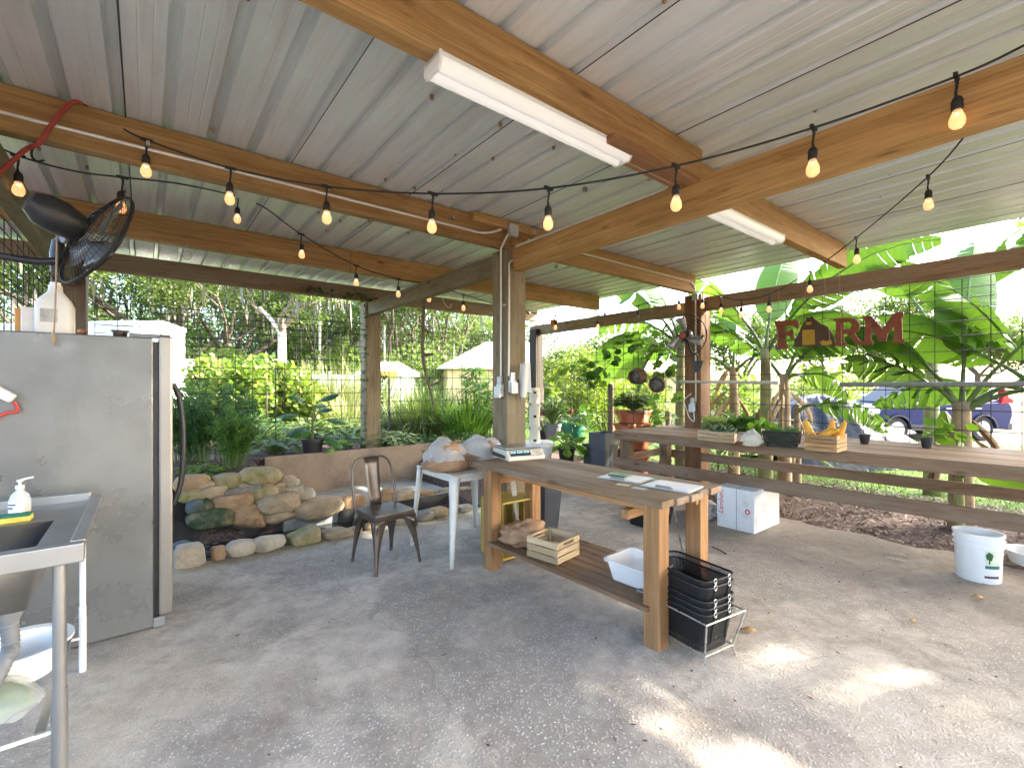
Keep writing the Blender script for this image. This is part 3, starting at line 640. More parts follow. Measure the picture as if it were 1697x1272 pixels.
# white cloth bag beside the middle post
CLOTH = plain('off_white_cloth', (.74, .72, .66), .85, 0, .05, 6, .15, 60)
mb = MB(); Yc = 4.47; n = 14; vs = []
for i in range(n+1):
    f = i/n; yy = 602+54*f
    for j in range(9):
        g = j/8; x0 = 862-2.5*f+1*(f > .9); x1 = 879+1.5*f; vs.append(P(x0+(x1-x0)*g, yy+3*math.sin(g*3.1)*f*(1 if g < .6 else 0)-(6*f*(g > .6)), Yc+.018*math.sin(g*9+f*2)-.035*math.sin(g*3.14)))
mb.add(vs, [(i*9+j, i*9+j+1, i*9+j+10, i*9+j+9) for i in range(n) for j in range(8)]); o = mb.build('hanging_cloth', CLOTH, smooth='all'); o.modifiers.new('s', 'SOLIDIFY').thickness = .006
tag(o, 'off-white cloth hanging at the right edge of the middle post', 'cloth')
T = V(.653, -.757, 0); T2 = V(.757, .653, 0)             # the work table's and counter's long and short axes
# ---------------------------------------------------------------- work table
NL, NR = PZ(780, 765, .86), PZ(1097, 832, .86); TL = (NR-NL).length; TX = (NR-NL).normalized(); TY = UP.cross(TX); TW = .68
tb = thing('work_table', 'long wooden work table with four thick legs and a slatted lower shelf', 'table', NL+TX*TL/2+TY*TW/2-UP*.86)
def tp(s, t, z): return V(NL.x, NL.y, 0)+TX*s+TY*t+UP*z
mb = MB(); k = 5; wd = TW/k
for i in range(k): mb.beam(tp(-.02+.01*(i % 2), wd*(i+.5), .84), tp(TL+.015*(i % 3), wd*(i+.5), .84), wd-.0015, .04)
mb.build('tabletop', TOPW, tb, bevel=.003)
for (s, t) in ((.20, .075), (TL-.09, .085), (.13, TW-.08), (TL-.10, TW-.10)):
    mb = MB(); c = tp(s, t, .41); mb.box(c, (UP, TX, TY), (.82, .105, .105)); mb.build('leg', LEGW, tb, bevel=.006)
for t in (.16, TW-.16):
    mb = MB(); mb.beam(tp(.06, t, .785), tp(TL-.06, t, .785), .04, .07); mb.build('apron', LEGW, tb, bevel=.003)
for s in (.12, TL-.34):
    mb = MB(); mb.beam(tp(s, .13, .70), tp(s, TW-.05, .70), .05, .06); mb.build('crosspiece', LEGW, tb, bevel=.003)
mb = MB()
for i in range(7): mb.beam(tp(.22, .045+.09*i, .225), tp(TL-.1, .045+.09*i, .225), .082, .028)
mb.build('shelf', SHELFW, tb, bevel=.003)

# ---------------------------------------------------------------- long counter
K0 = PZ(1018, 713, .9); K0 = UV(2.16, .43)                 # front left corner
ct = thing('long_counter', 'long weathered plank counter along the right side of the shed', 'counter', K0)
KX = (UV(2.27, -3.3)-UV(2.16, .43)).normalized(); KY = UP.cross(KX); KL = 6.2; KW = 1.3
def kp(s, t, z): return V(K0.x, K0.y, 0)+KX*s+KY*t+UP*z
mb = MB()
for i in range(9): mb.beam(kp(0, .045+KW/9*(i+.5), .882), kp(KL, .045+KW/9*(i+.5), .882), KW/9-.008, .036)
mb.build('countertop', COUNTW, ct, bevel=.004)
def board(nm, s0, s1, t, z, h, w=.04, mat=None):
    mb = MB(); mb.beam(kp(s0, t, z), kp(s1, t, z), w, h); return mb.build(nm, mat or COUNTW, ct, bevel=.004)
board('front_board', -.01, KL, .02, .845, .115); board('front_rail', -.02, KL, .02, .475, .13); board('back_rail', .1, KL, KW-.06, .49, .12)
mb = MB(); mb.beam(kp(.06, .1, .53), kp(.06, KW-.1, .53), .04, .1); mb.build('end_rail', COUNTW, ct, bevel=.004)
for (s, t) in ((.13, .11), (.1, KW-.2), (5.9, .11), (5.9, KW-.2)):
    mb = MB(); c = kp(s, t, .43); mb.box(c, (UP, KX, KY), (.865, .13, .13)); mb.build('leg', COUNTW, ct, bevel=.006)

# ---------------------------------------------------------------- white metal table with brown paper bags
OLDW = plain('chipped_white_paint', (.70, .68, .60), .45, .1, .08, 6, .05, 30, dirt=(.52, .46, .34))
q0 = V(-.49, 3.83, 0); wx = V(.783, .62, 0).normalized(); wy = V(-.62, .783, 0).normalized(); S = .67
wt = thing('white_metal_table', 'square chipped white metal table with splayed legs beside the work table', 'table', q0+wx*S/2+wy*S/2)
def wp(a, b2, z): return q0+wx*a+wy*b2+UP*z
mb = MB(); mb.box(wp(S/2, S/2, .745), (wx, wy, UP), (S, S, .026)); mb.build('tabletop', OLDW, wt, bevel=.012, seg=3)
mb = MB()
for (p, q) in (((.03, .03), (S-.03, .03)), ((S-.03, .03), (S-.03, S-.03)), ((S-.03, S-.03), (.03, S-.03)), ((.03, S-.03), (.03, .03))):
    mb.beam(wp(*p, .712), wp(*q, .712), .012, .045)
mb.build('apron', OLDW, wt, bevel=.003)
def legsheet(top, bot, cx, r0, r1, n=7):
    """pressed sheet leg: an angle section that narrows to the foot; cx = unit diagonal outwards"""
    mb = MB(); top, bot = Vector(top), Vector(bot); side = UP.cross(cx).normalized(); vs = []; m = 6
    for i in range(m+1):
        f = i/m; c = top.lerp(bot, f); r = r0+(r1-r0)*(f**.8)
        for j in range(n):
            a = (j/(n-1)-.5)*math.pi*1.05; vs.append(c+(cx*(math.cos(a)-.5)+side*math.sin(a))*r)
    mb.add(vs, [(i*n+j, i*n+j+1, i*n+n+j+1, i*n+n+j) for i in range(m) for j in range(n-1)]); return mb
for (a, b2) in ((.02, .02), (S-.02, .02), (S-.02, S-.02), (.02, S-.02)):
    d = (wx*(a-S/2)+wy*(b2-S/2)).normalized(); mb = legsheet(wp(a, b2, .74)-d*.01, wp(a, b2, .0)+d*.075, d, .046, .015)
    mb.tube([wp(a, b2, .03)+d*.06, wp(a, b2, 0)+d*.066], .014, 8); o = mb.build('leg', OLDW, wt, smooth=True); o.modifiers.new('s', 'SOLIDIFY').thickness = .004

# ---------------------------------------------------------------- metal chair
GUN = plain('gunmetal_paint', (.16, .125, .10), .36, .7, .22, 7, .04, 60)
F0, F1, F2, F3 = V(-1.075, 3.65, 0), V(-.79, 3.955, 0), V(-1.11, 4.24, 0), V(-1.37, 3.965, 0)   # near, right, far, left feet
cc = (F0+F1+F2+F3)/4; ch = thing('metal_chair', 'dark gunmetal cafe chair with a hooped back and splayed legs', 'chair', cc)
fx = (F0-F2).normalized(); ex = (F0-F3).normalized(); ey = (F1-F0).normalized()          # ex: back to front, ey: left to right side
ey = (ey-ex*ey.dot(ex)).normalized(); hs = .185
def cp(a, b2, z): return cc+ex*a+ey*b2+UP*z
mb = MB(); n = 9; g = []
for i in range(n):
    for j in range(n):
        a, b2 = (i/(n-1)*2-1), (j/(n-1)*2-1); k = .5*(abs(a)**4*abs(b2)**4); z = .462-.014*(1-a*a)*(1-b2*b2)-.006*(max(abs(a), abs(b2))**8)
        g.append(cp(a*hs*(1-.10*k), b2*hs*(1-.10*k), z))
fs = [(i*n+j, (i+1)*n+j, (i+1)*n+j+1, i*n+j+1) for i in range(n-1) for j in range(n-1)]
rim = [i*n for i in range(n)]+[(n-1)*n+j for j in range(1, n)]+[i*n+n-1 for i in range(n-2, -1, -1)]+[j for j in range(n-2, 0, -1)]
m0 = len(g)
for r in rim: g.append(g[r]-UP*.05+(g[r]-cp(0, 0, .46))*.03)
k = len(rim); fs += [(rim[i], rim[(i+1) % k], m0+(i+1) % k, m0+i) for i in range(k)]
mb.add(g, fs); o = mb.build('seat', GUN, ch, smooth=True); o.modifiers.new('s', 'SOLIDIFY').thickness = .003
# arched leg skirts with four legs
for (f, a, b2) in ((F0, 1, -1), (F1, 1, 1), (F2, -1, 1), (F3, -1, -1)):
    d = (ex*a+ey*b2).normalized(); top = cp(a*hs*.9, b2*hs*.9, .425); mb = MB(); vs = []; m_ = 10
    for i in range(m_+1):
        t_ = i/m_; c = top.lerp(f+UP*.0, t_); wv = .085*(1-t_)**2.2+.024*(1-.35*t_); th = .55
        for (s1, s2) in ((-ex*a, 0), (None, 0), (-ey*b2, 0)):
            vs.append(c+d*.012 if s1 is None else c+s1*wv+d*.004)
    mb.add(vs, [(i*3+j, i*3+j+1, i*3+j+4, i*3+j+3) for i in range(m_) for j in (0, 1)]); mb.tube([f+UP*.025, f], .013, 8)
    o = mb.build('leg', GUN, ch, smooth='all'); o.modifiers.new('s', 'SOLIDIFY').thickness = .004
mb = MB()
for a, b2, sx, sy in ((0, 1, 1, 0), (0, -1, 1, 0), (1, 0, 0, 1), (-1, 0, 0, 1)):
    pts = []; vs = []
    for i in range(13):
        t_ = i/12*2-1; e = cp(a*hs+(t_*hs if sx else 0), b2*hs+(t_*hs if sy else 0), .415); vs += [e, e-UP*(.012+.10*abs(t_)**3.5)+ (cp(a*hs, b2*hs, 0)-cc)*.12*abs(t_)**3]
    mb.add(vs, [(2*i, 2*i+1, 2*i+3, 2*i+2) for i in range(12)])
o = mb.build('leg_skirt', GUN, ch, smooth='all'); o.modifiers.new('s', 'SOLIDIFY').thickness = .003
hoop = spline([cp(-.12, -.185, .40), cp(-.165, -.19, .47), cp(-.20, -.195, .6), cp(-.235, -.185, .76), cp(-.25, -.15, .84), cp(-.258, -.07, .876), cp(-.258, .07, .876), cp(-.25, .15, .84), cp(-.235, .185, .76), cp(-.20, .195, .6), cp(-.165, .19, .47), cp(-.12, .185, .40)], 5)
mb = MB(); mb.tube(hoop, .011, 10); mb.build('back_hoop', GUN, ch, smooth=True)
mb = MB(); vs = []
for i in range(7):
    t_ = i/6; z = .455+.42*t_; x = -.165-.093*t_**.8
    for j in range(5):
        b2 = (j/4*2-1)*(.052+.022*t_); vs.append(cp(x-.012*(1-(j/2-1)**2), b2, z))
mb.add(vs, [(i*5+j, i*5+j+1, i*5+j+6, i*5+j+5) for i in range(6) for j in range(4)]); o = mb.build('back_splat', GUN, ch, smooth='all'); o.modifiers.new('s', 'SOLIDIFY').thickness = .003

# ---------------------------------------------------------------- slatted crates
def crate(name, label, c, ang, L, W, Hh, mat, slats=3, grp=None, handle=True, th=.009, post_=.02, cat='crate'):
    """open slatted box: base centre c, long side at angle ang"""
    x = V(math.cos(ang), math.sin(ang), 0); y = UP.cross(x); c = Vector(c); t = thing(name, label, cat, c, grp); sh = Hh/slats
    for (d, a, l, wd, nm) in ((y, x, L, W, 'side_panel'), (-y, x, L, W, 'side_panel'), (x, y, W-2*th, L, 'end_panel'), (-x, y, W-2*th, L, 'end_panel')):
        mb = MB()
        for i in range(slats):
            z = sh*(i+.5); o = c+d*(wd/2-th/2)+UP*z
            if handle and nm == 'end_panel' and i == slats-1:
                q = l*.28
                mb.beam(o-a*l/2, o-a*q*.9, th, sh*.84); mb.beam(o+a*q*.9, o+a*l/2, th, sh*.84); mb.beam(o-a*q*.9+UP*sh*.28, o+a*q*.9+UP*sh*.28, th, sh*.28); mb.beam(o-a*q*.9-UP*sh*.30, o+a*q*.9-UP*sh*.30, th, sh*.24)
            else: mb.beam(o-a*l/2, o+a*l/2, th, sh*.84)
        mb.build(nm, mat, t, bevel=.0012)
    mb = MB()
    for sx in (-1, 1):
        for sy in (-1, 1): mb.box(c+x*sx*(L/2-th-post_/2)+y*sy*(W/2-th-post_/2)+UP*Hh*.49, (UP, x, y), (Hh*.95, post_, post_))
    o = mb.build('corner_posts', mat, t); o['kind'] = 'stuff'
    mb = MB(); k = 5
    for i in range(k): mb.beam(c+y*((i+.5)/k-.5)*(W-2*th-.002)-x*(L/2-th)+UP*.006, c+y*((i+.5)/k-.5)*(W-2*th-.002)+x*(L/2-th)+UP*.006, (W-2*th)/k-.006, .007)
    mb.build('base', mat, t); return t, x, y
angT = math.atan2(TX.y, TX.x)
ca = PZ(927, 938, .24); cb = PZ(876, 922, .24); ce = PZ(957, 918, .24)
dx = (ca-cb); dy = (ce-ca); crate('small_crate', 'small pale slatted crate on the lower shelf of the work table', (cb+ce)/2, math.atan2(dx.y, dx.x), max(.2, dx.length), dy.length, .155, CRATEW, 3, 'small slatted crates')
def on_counter(px, py): return PZ(px, py, .9)
for lab, pts, mat, hh, sl in (('small pale crate of vegetables, left one of the pair on the counter', ((1156, 729), (1191, 733), (1203, 723)), CRATEW, .115, 3),
                              ('small pale crate of vegetables, right one of the pair on the counter', ((1190.5, 733.5), (1217, 735), (1233, 728)), CRATEW, .118, 3),
                              ('orange pale slatted crate of yellow squash on the counter', ((1333, 746), (1387, 751), (1407, 744)), CRATEO, .155, 4)):
    a, b2, c2 = [on_counter(*q) for q in pts]; d1 = b2-a; d2 = c2-b2; w1 = d1.length; w2 = min(max(d2.length, .2), .32)
    n2 = UP.cross(d1.normalized()); ctr = (a+b2)/2+n2*w2/2
    t, x, y = crate('small_crate', lab, ctr+UP*.001, math.atan2(d1.y, d1.x), w1, w2, hh, mat, sl, 'small slatted crates')
    if mat is CRATEO: SQC, SQX, SQY, SQW, SQL = ctr, x, y, w2, w1
    elif 'left' in lab: LCC, LCX, LCY, LCL, LCW = ctr, x, y, w1, w2
    else: RCC, RCX, RCY, RCL, RCW = ctr, x, y, w1, w2
# tall yellow crate standing on its end under the white table
yc = V(-.03, 4.2, 0); YX = wx; YY = wy; yt = thing('yellow_crate', 'yellow stained wooden crate standing on end under the white table', 'crate', yc)
yh, yw, yd = .5, .39, .34
for d, a, l, dd in ((-YX, YY, yd, yw), (YX, YY, yd, yw), (YY, YX, yw-.03, yd)):
    mb = MB(); k = 4
    for i in range(k):
        o = yc+d*(dd/2-.006)+a*((i+.5)/k-.5)*l; mb.beam(o+UP*.0, o+UP*yh, l/k-.012, .012, up=d)
    mb.build('slat_panel', CRATEY, yt, bevel=.002)
for z in (.01, yh-.01):
    mb = MB(); mb.box(yc+UP*z-YY*.01, (YX, YY, UP), (yw-.03, yd-.04, .018)); mb.build('end_board', CRATEY, yt, bevel=.002)

# ---------------------------------------------------------------- crumpled paper and plastic bags
def crumple(name, label, cat, c, sz, mat, seed, amp=.18, freq=3.0, sub=4, flat=True, grp=None, top=None, parent=None):
    bm = bmesh.new(); bmesh.ops.create_icosphere(bm, subdivisions=sub, radius=1.0); r = np.random.RandomState(seed)
    co = np.array([v.co for v in bm.verts]); fs = [[v.index for v in f.verts] for f in bm.faces]; bm.free()
    d = np.zeros(len(co))
    for k in range(9):                                   # sharp creases from folded planes
        n = r.normal(size=3); n /= np.linalg.norm(n); d += np.abs(((co@n)*freq*(.7+.35*k)+np.sin(co@r.normal(size=3)*2)*.6+r.uniform(0, 6)) % 2-1)/(1+.30*k)
    d = (d-d.mean())/d.std(); co2 = co*(1+amp*.5*d)[:, None]
    if top: co2 = top(co2)
    co2 = co2*np.array(sz)*.5; z0 = co2[:, 2].min()
    if flat: co2[:, 2] = np.maximum(co2[:, 2], -sz[2]*.32); z0 = co2[:, 2].min()
    co2[:, 2] -= z0
    mb = MB(); mb.add(co2+np.array(c), fs, co2*1.0, r.rand()); o = mb.build(name, mat, parent, smooth='all')
    return tag(o, label, cat, grp) if parent is None else o
KRAFT = plain('kraft_paper', (.33, .19, .10), .8, 0, .2, 12, .9, 30)
m, nt, b = nodes('thin_white_plastic'); b.inputs['Base Color'].default_value = (.86, .86, .84, 1); b.inputs['Roughness'].default_value = .3
tr = N(nt, 'ShaderNodeBsdfTransparent'); tl = N(nt, 'ShaderNodeBsdfTranslucent'); tl.inputs[0].default_value = (.9, .9, .88, 1); m1 = N(nt, 'ShaderNodeMixShader'); m2 = N(nt, 'ShaderNodeMixShader')
m1.inputs[0].default_value = .4; m2.inputs[0].default_value = .28
nt.links.new(b.outputs[0], m1.inputs[1]); nt.links.new(tl.outputs[0], m1.inputs[2]); nt.links.new(m1.outputs[0], m2.inputs[1]); nt.links.new(tr.outputs[0], m2.inputs[2]); nt.links.new(m2.outputs[0], nt.nodes['Material Output'].inputs[0])
bump(nt, b, noise(nt, gcn(nt), 16, 5, .7, 2.0), 1.0, .03); BAGW = m
def cone_top(q):
    z = q[:, 2]; k = np.where(z > 0, 1-.28*np.clip(z, 0, 1)**2, 1); q = q.copy(); q[:, 0] *= k; q[:, 1] *= k; return q
bl = P(736, 770, 4.15); bl.z = .76
bgt = thing('bag_of_paper_bags', 'torn white plastic bag spilling brown paper bags onto the white table', 'bag', bl)
crumple('plastic_wrap', None, None, bl+UP*.005, (.38, .36, .33), BAGW, 3, .13, 2.2, 4, True, None, cone_top, bgt)
crumple('paper_stack', None, None, bl+V(.02, -.05, .004), (.42, .33, .13), KRAFT, 5, .14, 4, 4, True, None, None, bgt)
crumple('paper_stack', None, None, bl+V(.03, -.02, .12), (.24, .24, .16), KRAFT, 6, .12, 4, 3, True, None, None, bgt)
for i in range(5):                                       # folded bag edges that fan out
    mb = MB(); o = bl+V(.05+.015*i, -.14+.012*i, .05+.02*i); vs = []
    for k in range(9):
        f = k/8; p = o+V(.02+.20*f, .02+.11*f, .09*math.sin(f*1.5)*(.5-.1*i)-.045*f); vs += [p, p+V(-.05, .06, .012)]
    mb.add(vs, [(2*k, 2*k+1, 2*k+3, 2*k+2) for k in range(8)]); q = mb.build('paper_bag', KRAFT, bgt, smooth='all'); q.modifiers.new('s', 'SOLIDIFY').thickness = .004
bl2 = P(796, 760, 4.35); bl2.z = .765
b2t = thing('bag_of_paper_bags', 'twisted white plastic bag with brown paper showing, behind the scale', 'bag', bl2)
crumple('plastic_wrap', None, None, bl2+V(-.03, 0, 0), (.40, .30, .33), BAGW, 9, .14, 2.4, 4, True, None, cone_top, b2t)
crumple('plastic_wrap', None, None, bl2+V(.10, .0, .09), (.20, .18, .20), BAGW, 12, .13, 2.4, 3, True, None, None, b2t)
crumple('paper_stack', None, None, bl2+V(.09, -.05, .13), (.12, .10, .12), KRAFT, 14, .12, 3, 3, True, None, None, b2t)
crumple('paper_stack', None, None, bl2+V(-.02, .0, .005), (.30, .22, .12), KRAFT, 15, .12, 3, 3, True, None, None, b2t)
pb_ = PZ(868, 905, .242); crumple('paper_bag', 'crumpled brown paper bag on the lower shelf beside the crate', 'bag', pb_+TX*-.06+TY*.06, (.36, .3, .22), KRAFT, 21, .2, 1.8)

# ---------------------------------------------------------------- price scale
s0, s1 = PZ(842, 765, .86), PZ(905, 760, .86); sx = (s1-s0).normalized(); sy = UP.cross(sx); sw = (s1-s0).length; sc0 = (s0+s1)/2+sy*.17+UP*.0
sw = .36
st = thing('price_scale', 'cream electronic price scale with a steel pan on the work table', 'scale', sc0)
def sp_(a, b2, z): return sc0+sx*a+sy*b2+UP*(.001+z)
mb = MB(); prof = [(-.17, 0), (-.17, .028), (-.115, .085), (.17, .085), (.17, .012), (.16, 0)]
mb.prism(prof, sp_(sw/2, 0, 0), sy, UP, sw, axz=-sx); mb.build('body', CREAMP, st, bevel=.008)
mb = MB(); mb.prism([(-.10, .012), (-.10, .04), (.171, .05), (.171, .012)], sp_(sw/2+.0015, 0, 0), sy, UP, sw+.003, axz=-sx); mb.build('side_band', BLACKP, st)
mb = MB(); mb.box(sp_(0, .03, .096), (sx, sy, UP), (sw-.01, .26, .014)); mb.build('pan', STEEL, st, bevel=.006)
fu = (V(0, 0, 0)+sy*.055+UP*.057).normalized(); fn = sx.cross(fu).normalized()
def fp(a, h): return sp_(0, -.1425, .0565)+sx*a+fu*h+fn*.001
DISP = plain('display_glass', (.03, .05, .06), .12); LCD = glow('lcd_panel', (.16, .26, .28), .25)
mb = MB(); mb.box(fp(-.055, .004), (sx, fu, fn), (.20, .056, .003)); mb.build('display', DISP, st, bevel=.001)
for i in range(3):
    mb = MB(); mb.box(fp(-.122+.065*i, .015)+fn*.002, (sx, fu, fn), (.052, .022, .002)); mb.build('lcd', LCD, st)
mb = MB(); vs, fs = letters('888', fp(-.138, .008), sx, fu, .012, .0045); mb.add(vs, fs)
for i in (1, 2): vs, fs = letters('888', fp(-.138+.065*i, .008), sx, fu, .012, .0045); mb.add(vs, fs)
mb.build('digits', BLACKP, st)
KEY = plain('scale_key', (.62, .50, .40), .5)
for (a0, h0, na, nb, da) in ((.088, -.022, 4, 4, .019), (.028, -.027, 4, 1, .012)):
    for i in range(na):
        for j in range(nb):
            mb = MB(); mb.box(fp(a0+da*i, h0+.015*j)+fn*.001, (sx, fu, fn), (da*.75, .010, .004)); mb.build('key', KEY, st)

# ---------------------------------------------------------------- papers on the table
PAPER = plain('paper', (.84, .84, .84), .7, 0, .03, 5, .03, 10); BRD = plain('clipboard', (.60, .62, .60), .3, 0, .1); GRNP = plain('green_leaflet', (.22, .38, .20), .5, 0, .5, 25)
def flat(mbuild, c, ax, ay, sx_, sy_, z, th=.0015): mbuild.box(Vector(c)+UP*z, (ax, ay, UP), (sx_, sy_, th))
def clipboard(label, px, py, rot, papers, leaflet=False):
    c = PZ(px, py, .8605); x = TX*math.cos(rot)+TY*math.sin(rot); y = UP.cross(x); t = thing('clipboard', label, 'clipboard', c, 'clipboards on the work table')
    mb = MB(); flat(mb, c, x, y, .32, .23, .002, .004); mb.build('board', BRD, t, bevel=.002)
    for i in range(papers):
        mb = MB(); flat(mb, c+x*.008*i+y*.004*i, x, y, .285, .21, .0055+.002*i); mb.build('sheet', PAPER, t)
    if leaflet:
        mb = MB(); flat(mb, c-x*.05+y*.03, x, y, .14, .11, .012); mb.build('leaflet', GRNP, t)
        mb = MB(); mb.tube([c-x*.10-y*.06+UP*.017, c+x*.02-y*.055+UP*.017], .004, 6); mb.build('pen', BLACKP, t)
    mb = MB(); mb.box(c-y*.107+UP*.013, (x, y, UP), (.11, .022, .008)); mb.tube([c-y*.113-x*.05+UP*.018, c-y*.113+x*.05+UP*.018], .006, 8); mb.build('clip', STEEL, t, bevel=.001)
clipboard('clipboard with a green leaflet and pen, further from the table end', 1036, 791.5, .16, 1, True)
clipboard('clipboard of blank white sheets near the right end of the table', 1113, 806, .1, 3)
for lab, px, py, rot, m_, sz in (('small yellowish card on the table between the clipboards', 1033, 803, .2, plain('card', (.62, .56, .36), .5), (.085, .05)), ('small grey card beside the white clipboard', 1060, 809, .1, plain('grey_card', (.50, .53, .53), .5), (.09, .055)), ('slim green striped leaflet under the clipboard edge', 1072, 793, .5, GRNP, (.15, .06))):
    mb = MB(); x = TX*math.cos(rot)+TY*math.sin(rot); flat(mb, PZ(px, py, .861), x, UP.cross(x), *sz, .001); tag(mb.build('card', m_), lab, 'card')

# ---------------------------------------------------------------- clear tub on the shelf
m, nt, b = nodes('clear_plastic'); b.inputs['Base Color'].default_value = (.9, .92, .93, 1); b.inputs['Roughness'].default_value = .18; b.inputs['Alpha'].default_value = .42; CLEARP = m
def tub(name, label, cat, c, ang, l, w_, h, mat, taper=.82, th=.003, lip=.012, grp=None):
    x = V(math.cos(ang), math.sin(ang), 0); y = UP.cross(x); c = Vector(c); mb = MB(); rings = []
    def ring(k, z, n=6):
        out = []; r = .03
        for (a, b2) in ((1, 1), (-1, 1), (-1, -1), (1, -1)):
            for i in range(n):
                an = {(1, 1): 0, (-1, 1): 90, (-1, -1): 180, (1, -1): 270}[(a, b2)]+90*i/(n-1); out.append(c+x*((l*k/2-r)*a+r*math.cos(R(an)))+y*((w_*k/2-r)*b2+r*math.sin(R(an)))+UP*z)
        return out
    rs = [ring(taper, 0), ring(1, h), ring(1+2*lip/l, h), ring(1+2*lip/l, h-.012)]
    k = len(rs[0]); vs = sum(rs, []); fs = [(a*k+i, a*k+(i+1) % k, (a+1)*k+(i+1) % k, (a+1)*k+i) for a in range(3) for i in range(k)]+[tuple(range(k))[::-1]]
    mb.add(vs, fs); o = mb.build(name, mat, smooth=True); o.modifiers.new('s', 'SOLIDIFY').thickness = th; return tag(o, label, cat, grp)
tub('plastic_tub', 'clear plastic tub at the right end of the lower shelf', 'tub', tp(TL-.34, .30, .242), angT, .34, .3, .13, CLEARP)

# ---------------------------------------------------------------- black mesh shopping baskets on a wire rack
m, nt, b = nodes('black_mesh'); b.inputs['Base Color'].default_value = (.012, .012, .013, 1); b.inputs['Roughness'].default_value = .45
def meshy(scale, frac, m, nt, b):
    s = N(nt, 'ShaderNodeSeparateXYZ'); nt.links.new(gcn(nt, (scale, scale, scale)), s.inputs[0]); outs = []
    for k in (0, 2):
        f = N(nt, 'ShaderNodeMath', operation='FRACT'); nt.links.new(s.outputs[k], f.inputs[0]); g = N(nt, 'ShaderNodeMath', operation='GREATER_THAN'); g.inputs[1].default_value = frac; nt.links.new(f.outputs[0], g.inputs[0]); outs.append(g.outputs[0])
    mm = N(nt, 'ShaderNodeMath', operation='MULTIPLY'); nt.links.new(outs[0], mm.inputs[0]); nt.links.new(outs[1], mm.inputs[1])
    inv = N(nt, 'ShaderNodeMath', operation='SUBTRACT'); inv.inputs[0].default_value = 1; nt.links.new(mm.outputs[0], inv.inputs[1]); nt.links.new(inv.outputs[0], b.inputs['Alpha'])
meshy(170, .42, m, nt, b); MESHM = m
CHROME = plain('worn_chrome', (.62, .61, .58), .28, .9, .1)
g0 = PZ(1174, 1107); g1 = PZ(1093, 1058); g2 = PZ(1222, 1037)          # near, left, right ground corners of the rack
rx = (g0-g1).normalized(); ry = UP.cross(rx); BL, BW = .43, .27
rc = g0-rx*.215+ry*.11
def bp(a, b2, z): return rc+rx*a+ry*b2+UP*z
rk = thing('basket_rack', 'chrome wire rack with a tall handle holding the black baskets', 'rack', rc)
mb = MB()
def rect(l, w_, z): return [bp(l/2*a, w_/2*b2, z) for a, b2 in ((1, 1), (-1, 1), (-1, -1), (1, -1), (1, 1))]
mb.tube(rect(.49, .33, .255), .005, 7, caps=False); mb.tube(rect(.40, .24, .055), .005, 7, caps=False)
for a, b2 in ((1, 1), (-1, 1), (-1, -1), (1, -1)): mb.tube([bp(.245*a, .165*b2, .255), bp(.2*a, .12*b2, .055), bp(.21*a, .13*b2, 0)], .005, 7)
for a in (-.1, .1): mb.tube([bp(a, -.12, .055), bp(a, .12, .055)], .004, 6)
mb.build('frame', CHROME, rk, smooth=True)
mb = MB(); hx = [bp(-.27, -.02, .06), bp(-.28, -.02, .45), bp(-.28, .0, .70), bp(-.275, .03, .735), bp(-.27, .15, .745), bp(-.265, .18, .72), bp(-.235, .24, .4), bp(-.22, .26, .06)]
mb.tube(hx, .0045, 7); mb.build('tall_handle', CHROME, rk, smooth=True)
def basket(label, z, top=False, c=None, l=BL, w_=BW, h=.215, ax=None, grp='black mesh shopping baskets'):
    x, y = ax or (rx, ry); c = bp(0, 0, z) if c is None else Vector(c); t = thing('mesh_basket', label, 'basket', c, grp)
    def ring(k, zz, n=5, r=.05):
        out = []
        for (a, b2, s) in ((1, 1, 0), (-1, 1, 90), (-1, -1, 180), (1, -1, 270)):
            for i in range(n):
                an = R(s+90*i/(n-1)); out.append((((l*k/2-r)*a+r*math.cos(an)), ((w_*k/2-r)*b2+r*math.sin(an)), zz))
        return out
    W3 = lambda q: c+x*q[0]+y*q[1]+UP*q[2]
    r0, r1 = ring(.84, .004), ring(1, h); k = len(r0); mb = MB()
    per = [0]
    for i in range(k): per.append(per[-1]+math.dist(r1[i], r1[(i+1) % k]))
    for i in range(k):
        j = (i+1) % k; mb.add([W3(r0[i]), W3(r0[j]), W3(r1[j]), W3(r1[i])], [(0, 1, 2, 3)], [(per[i], 0, 0), (per[i+1], 0, 0), (per[i+1], 0, h), (per[i], 0, h)])
    mb.build('mesh_wall', MESHM, t)
    mb = MB(); mb.add([W3(q) for q in r0], [tuple(range(k))], [(q[0], 0, q[1]) for q in r0]); mb.build('mesh_floor', MESHM, t)
    mb = MB(); mb.tube([W3(q) for q in r1+[r1[0]]], .006, 7, caps=False); mb.build('rim', BLACKW, t, smooth=True)
    mb = MB(); mb.tube([W3(q) for q in r0+[r0[0]]], .004, 6, caps=False)
    mb.build('base_rim', BLACKW, t, smooth=True)
    for s in (-1, 1):                                    # folded-down wire handles with chrome clips
        for s2 in (-1, 1):
            mb = MB(); mb.tube([c+x*(l/2+.004)*s*(1-.16*(1-q))+y*w_*.22*s2+UP*(h*q+.004) for q in (1, .6, .2)], .003, 6); o = mb.build('handle', BLACKW, t)
            mb = MB(); cc_ = c+x*(l/2+.006)*s+y*w_*.22*s2+UP*h; mb.tube([cc_+UP*(.014*math.cos(a))+y*(.011*math.sin(a)) for a in [i*math.pi/4 for i in range(9)]], .0028, 6, caps=False); mb.build('clip', CHROME, o, smooth=True)
    return t
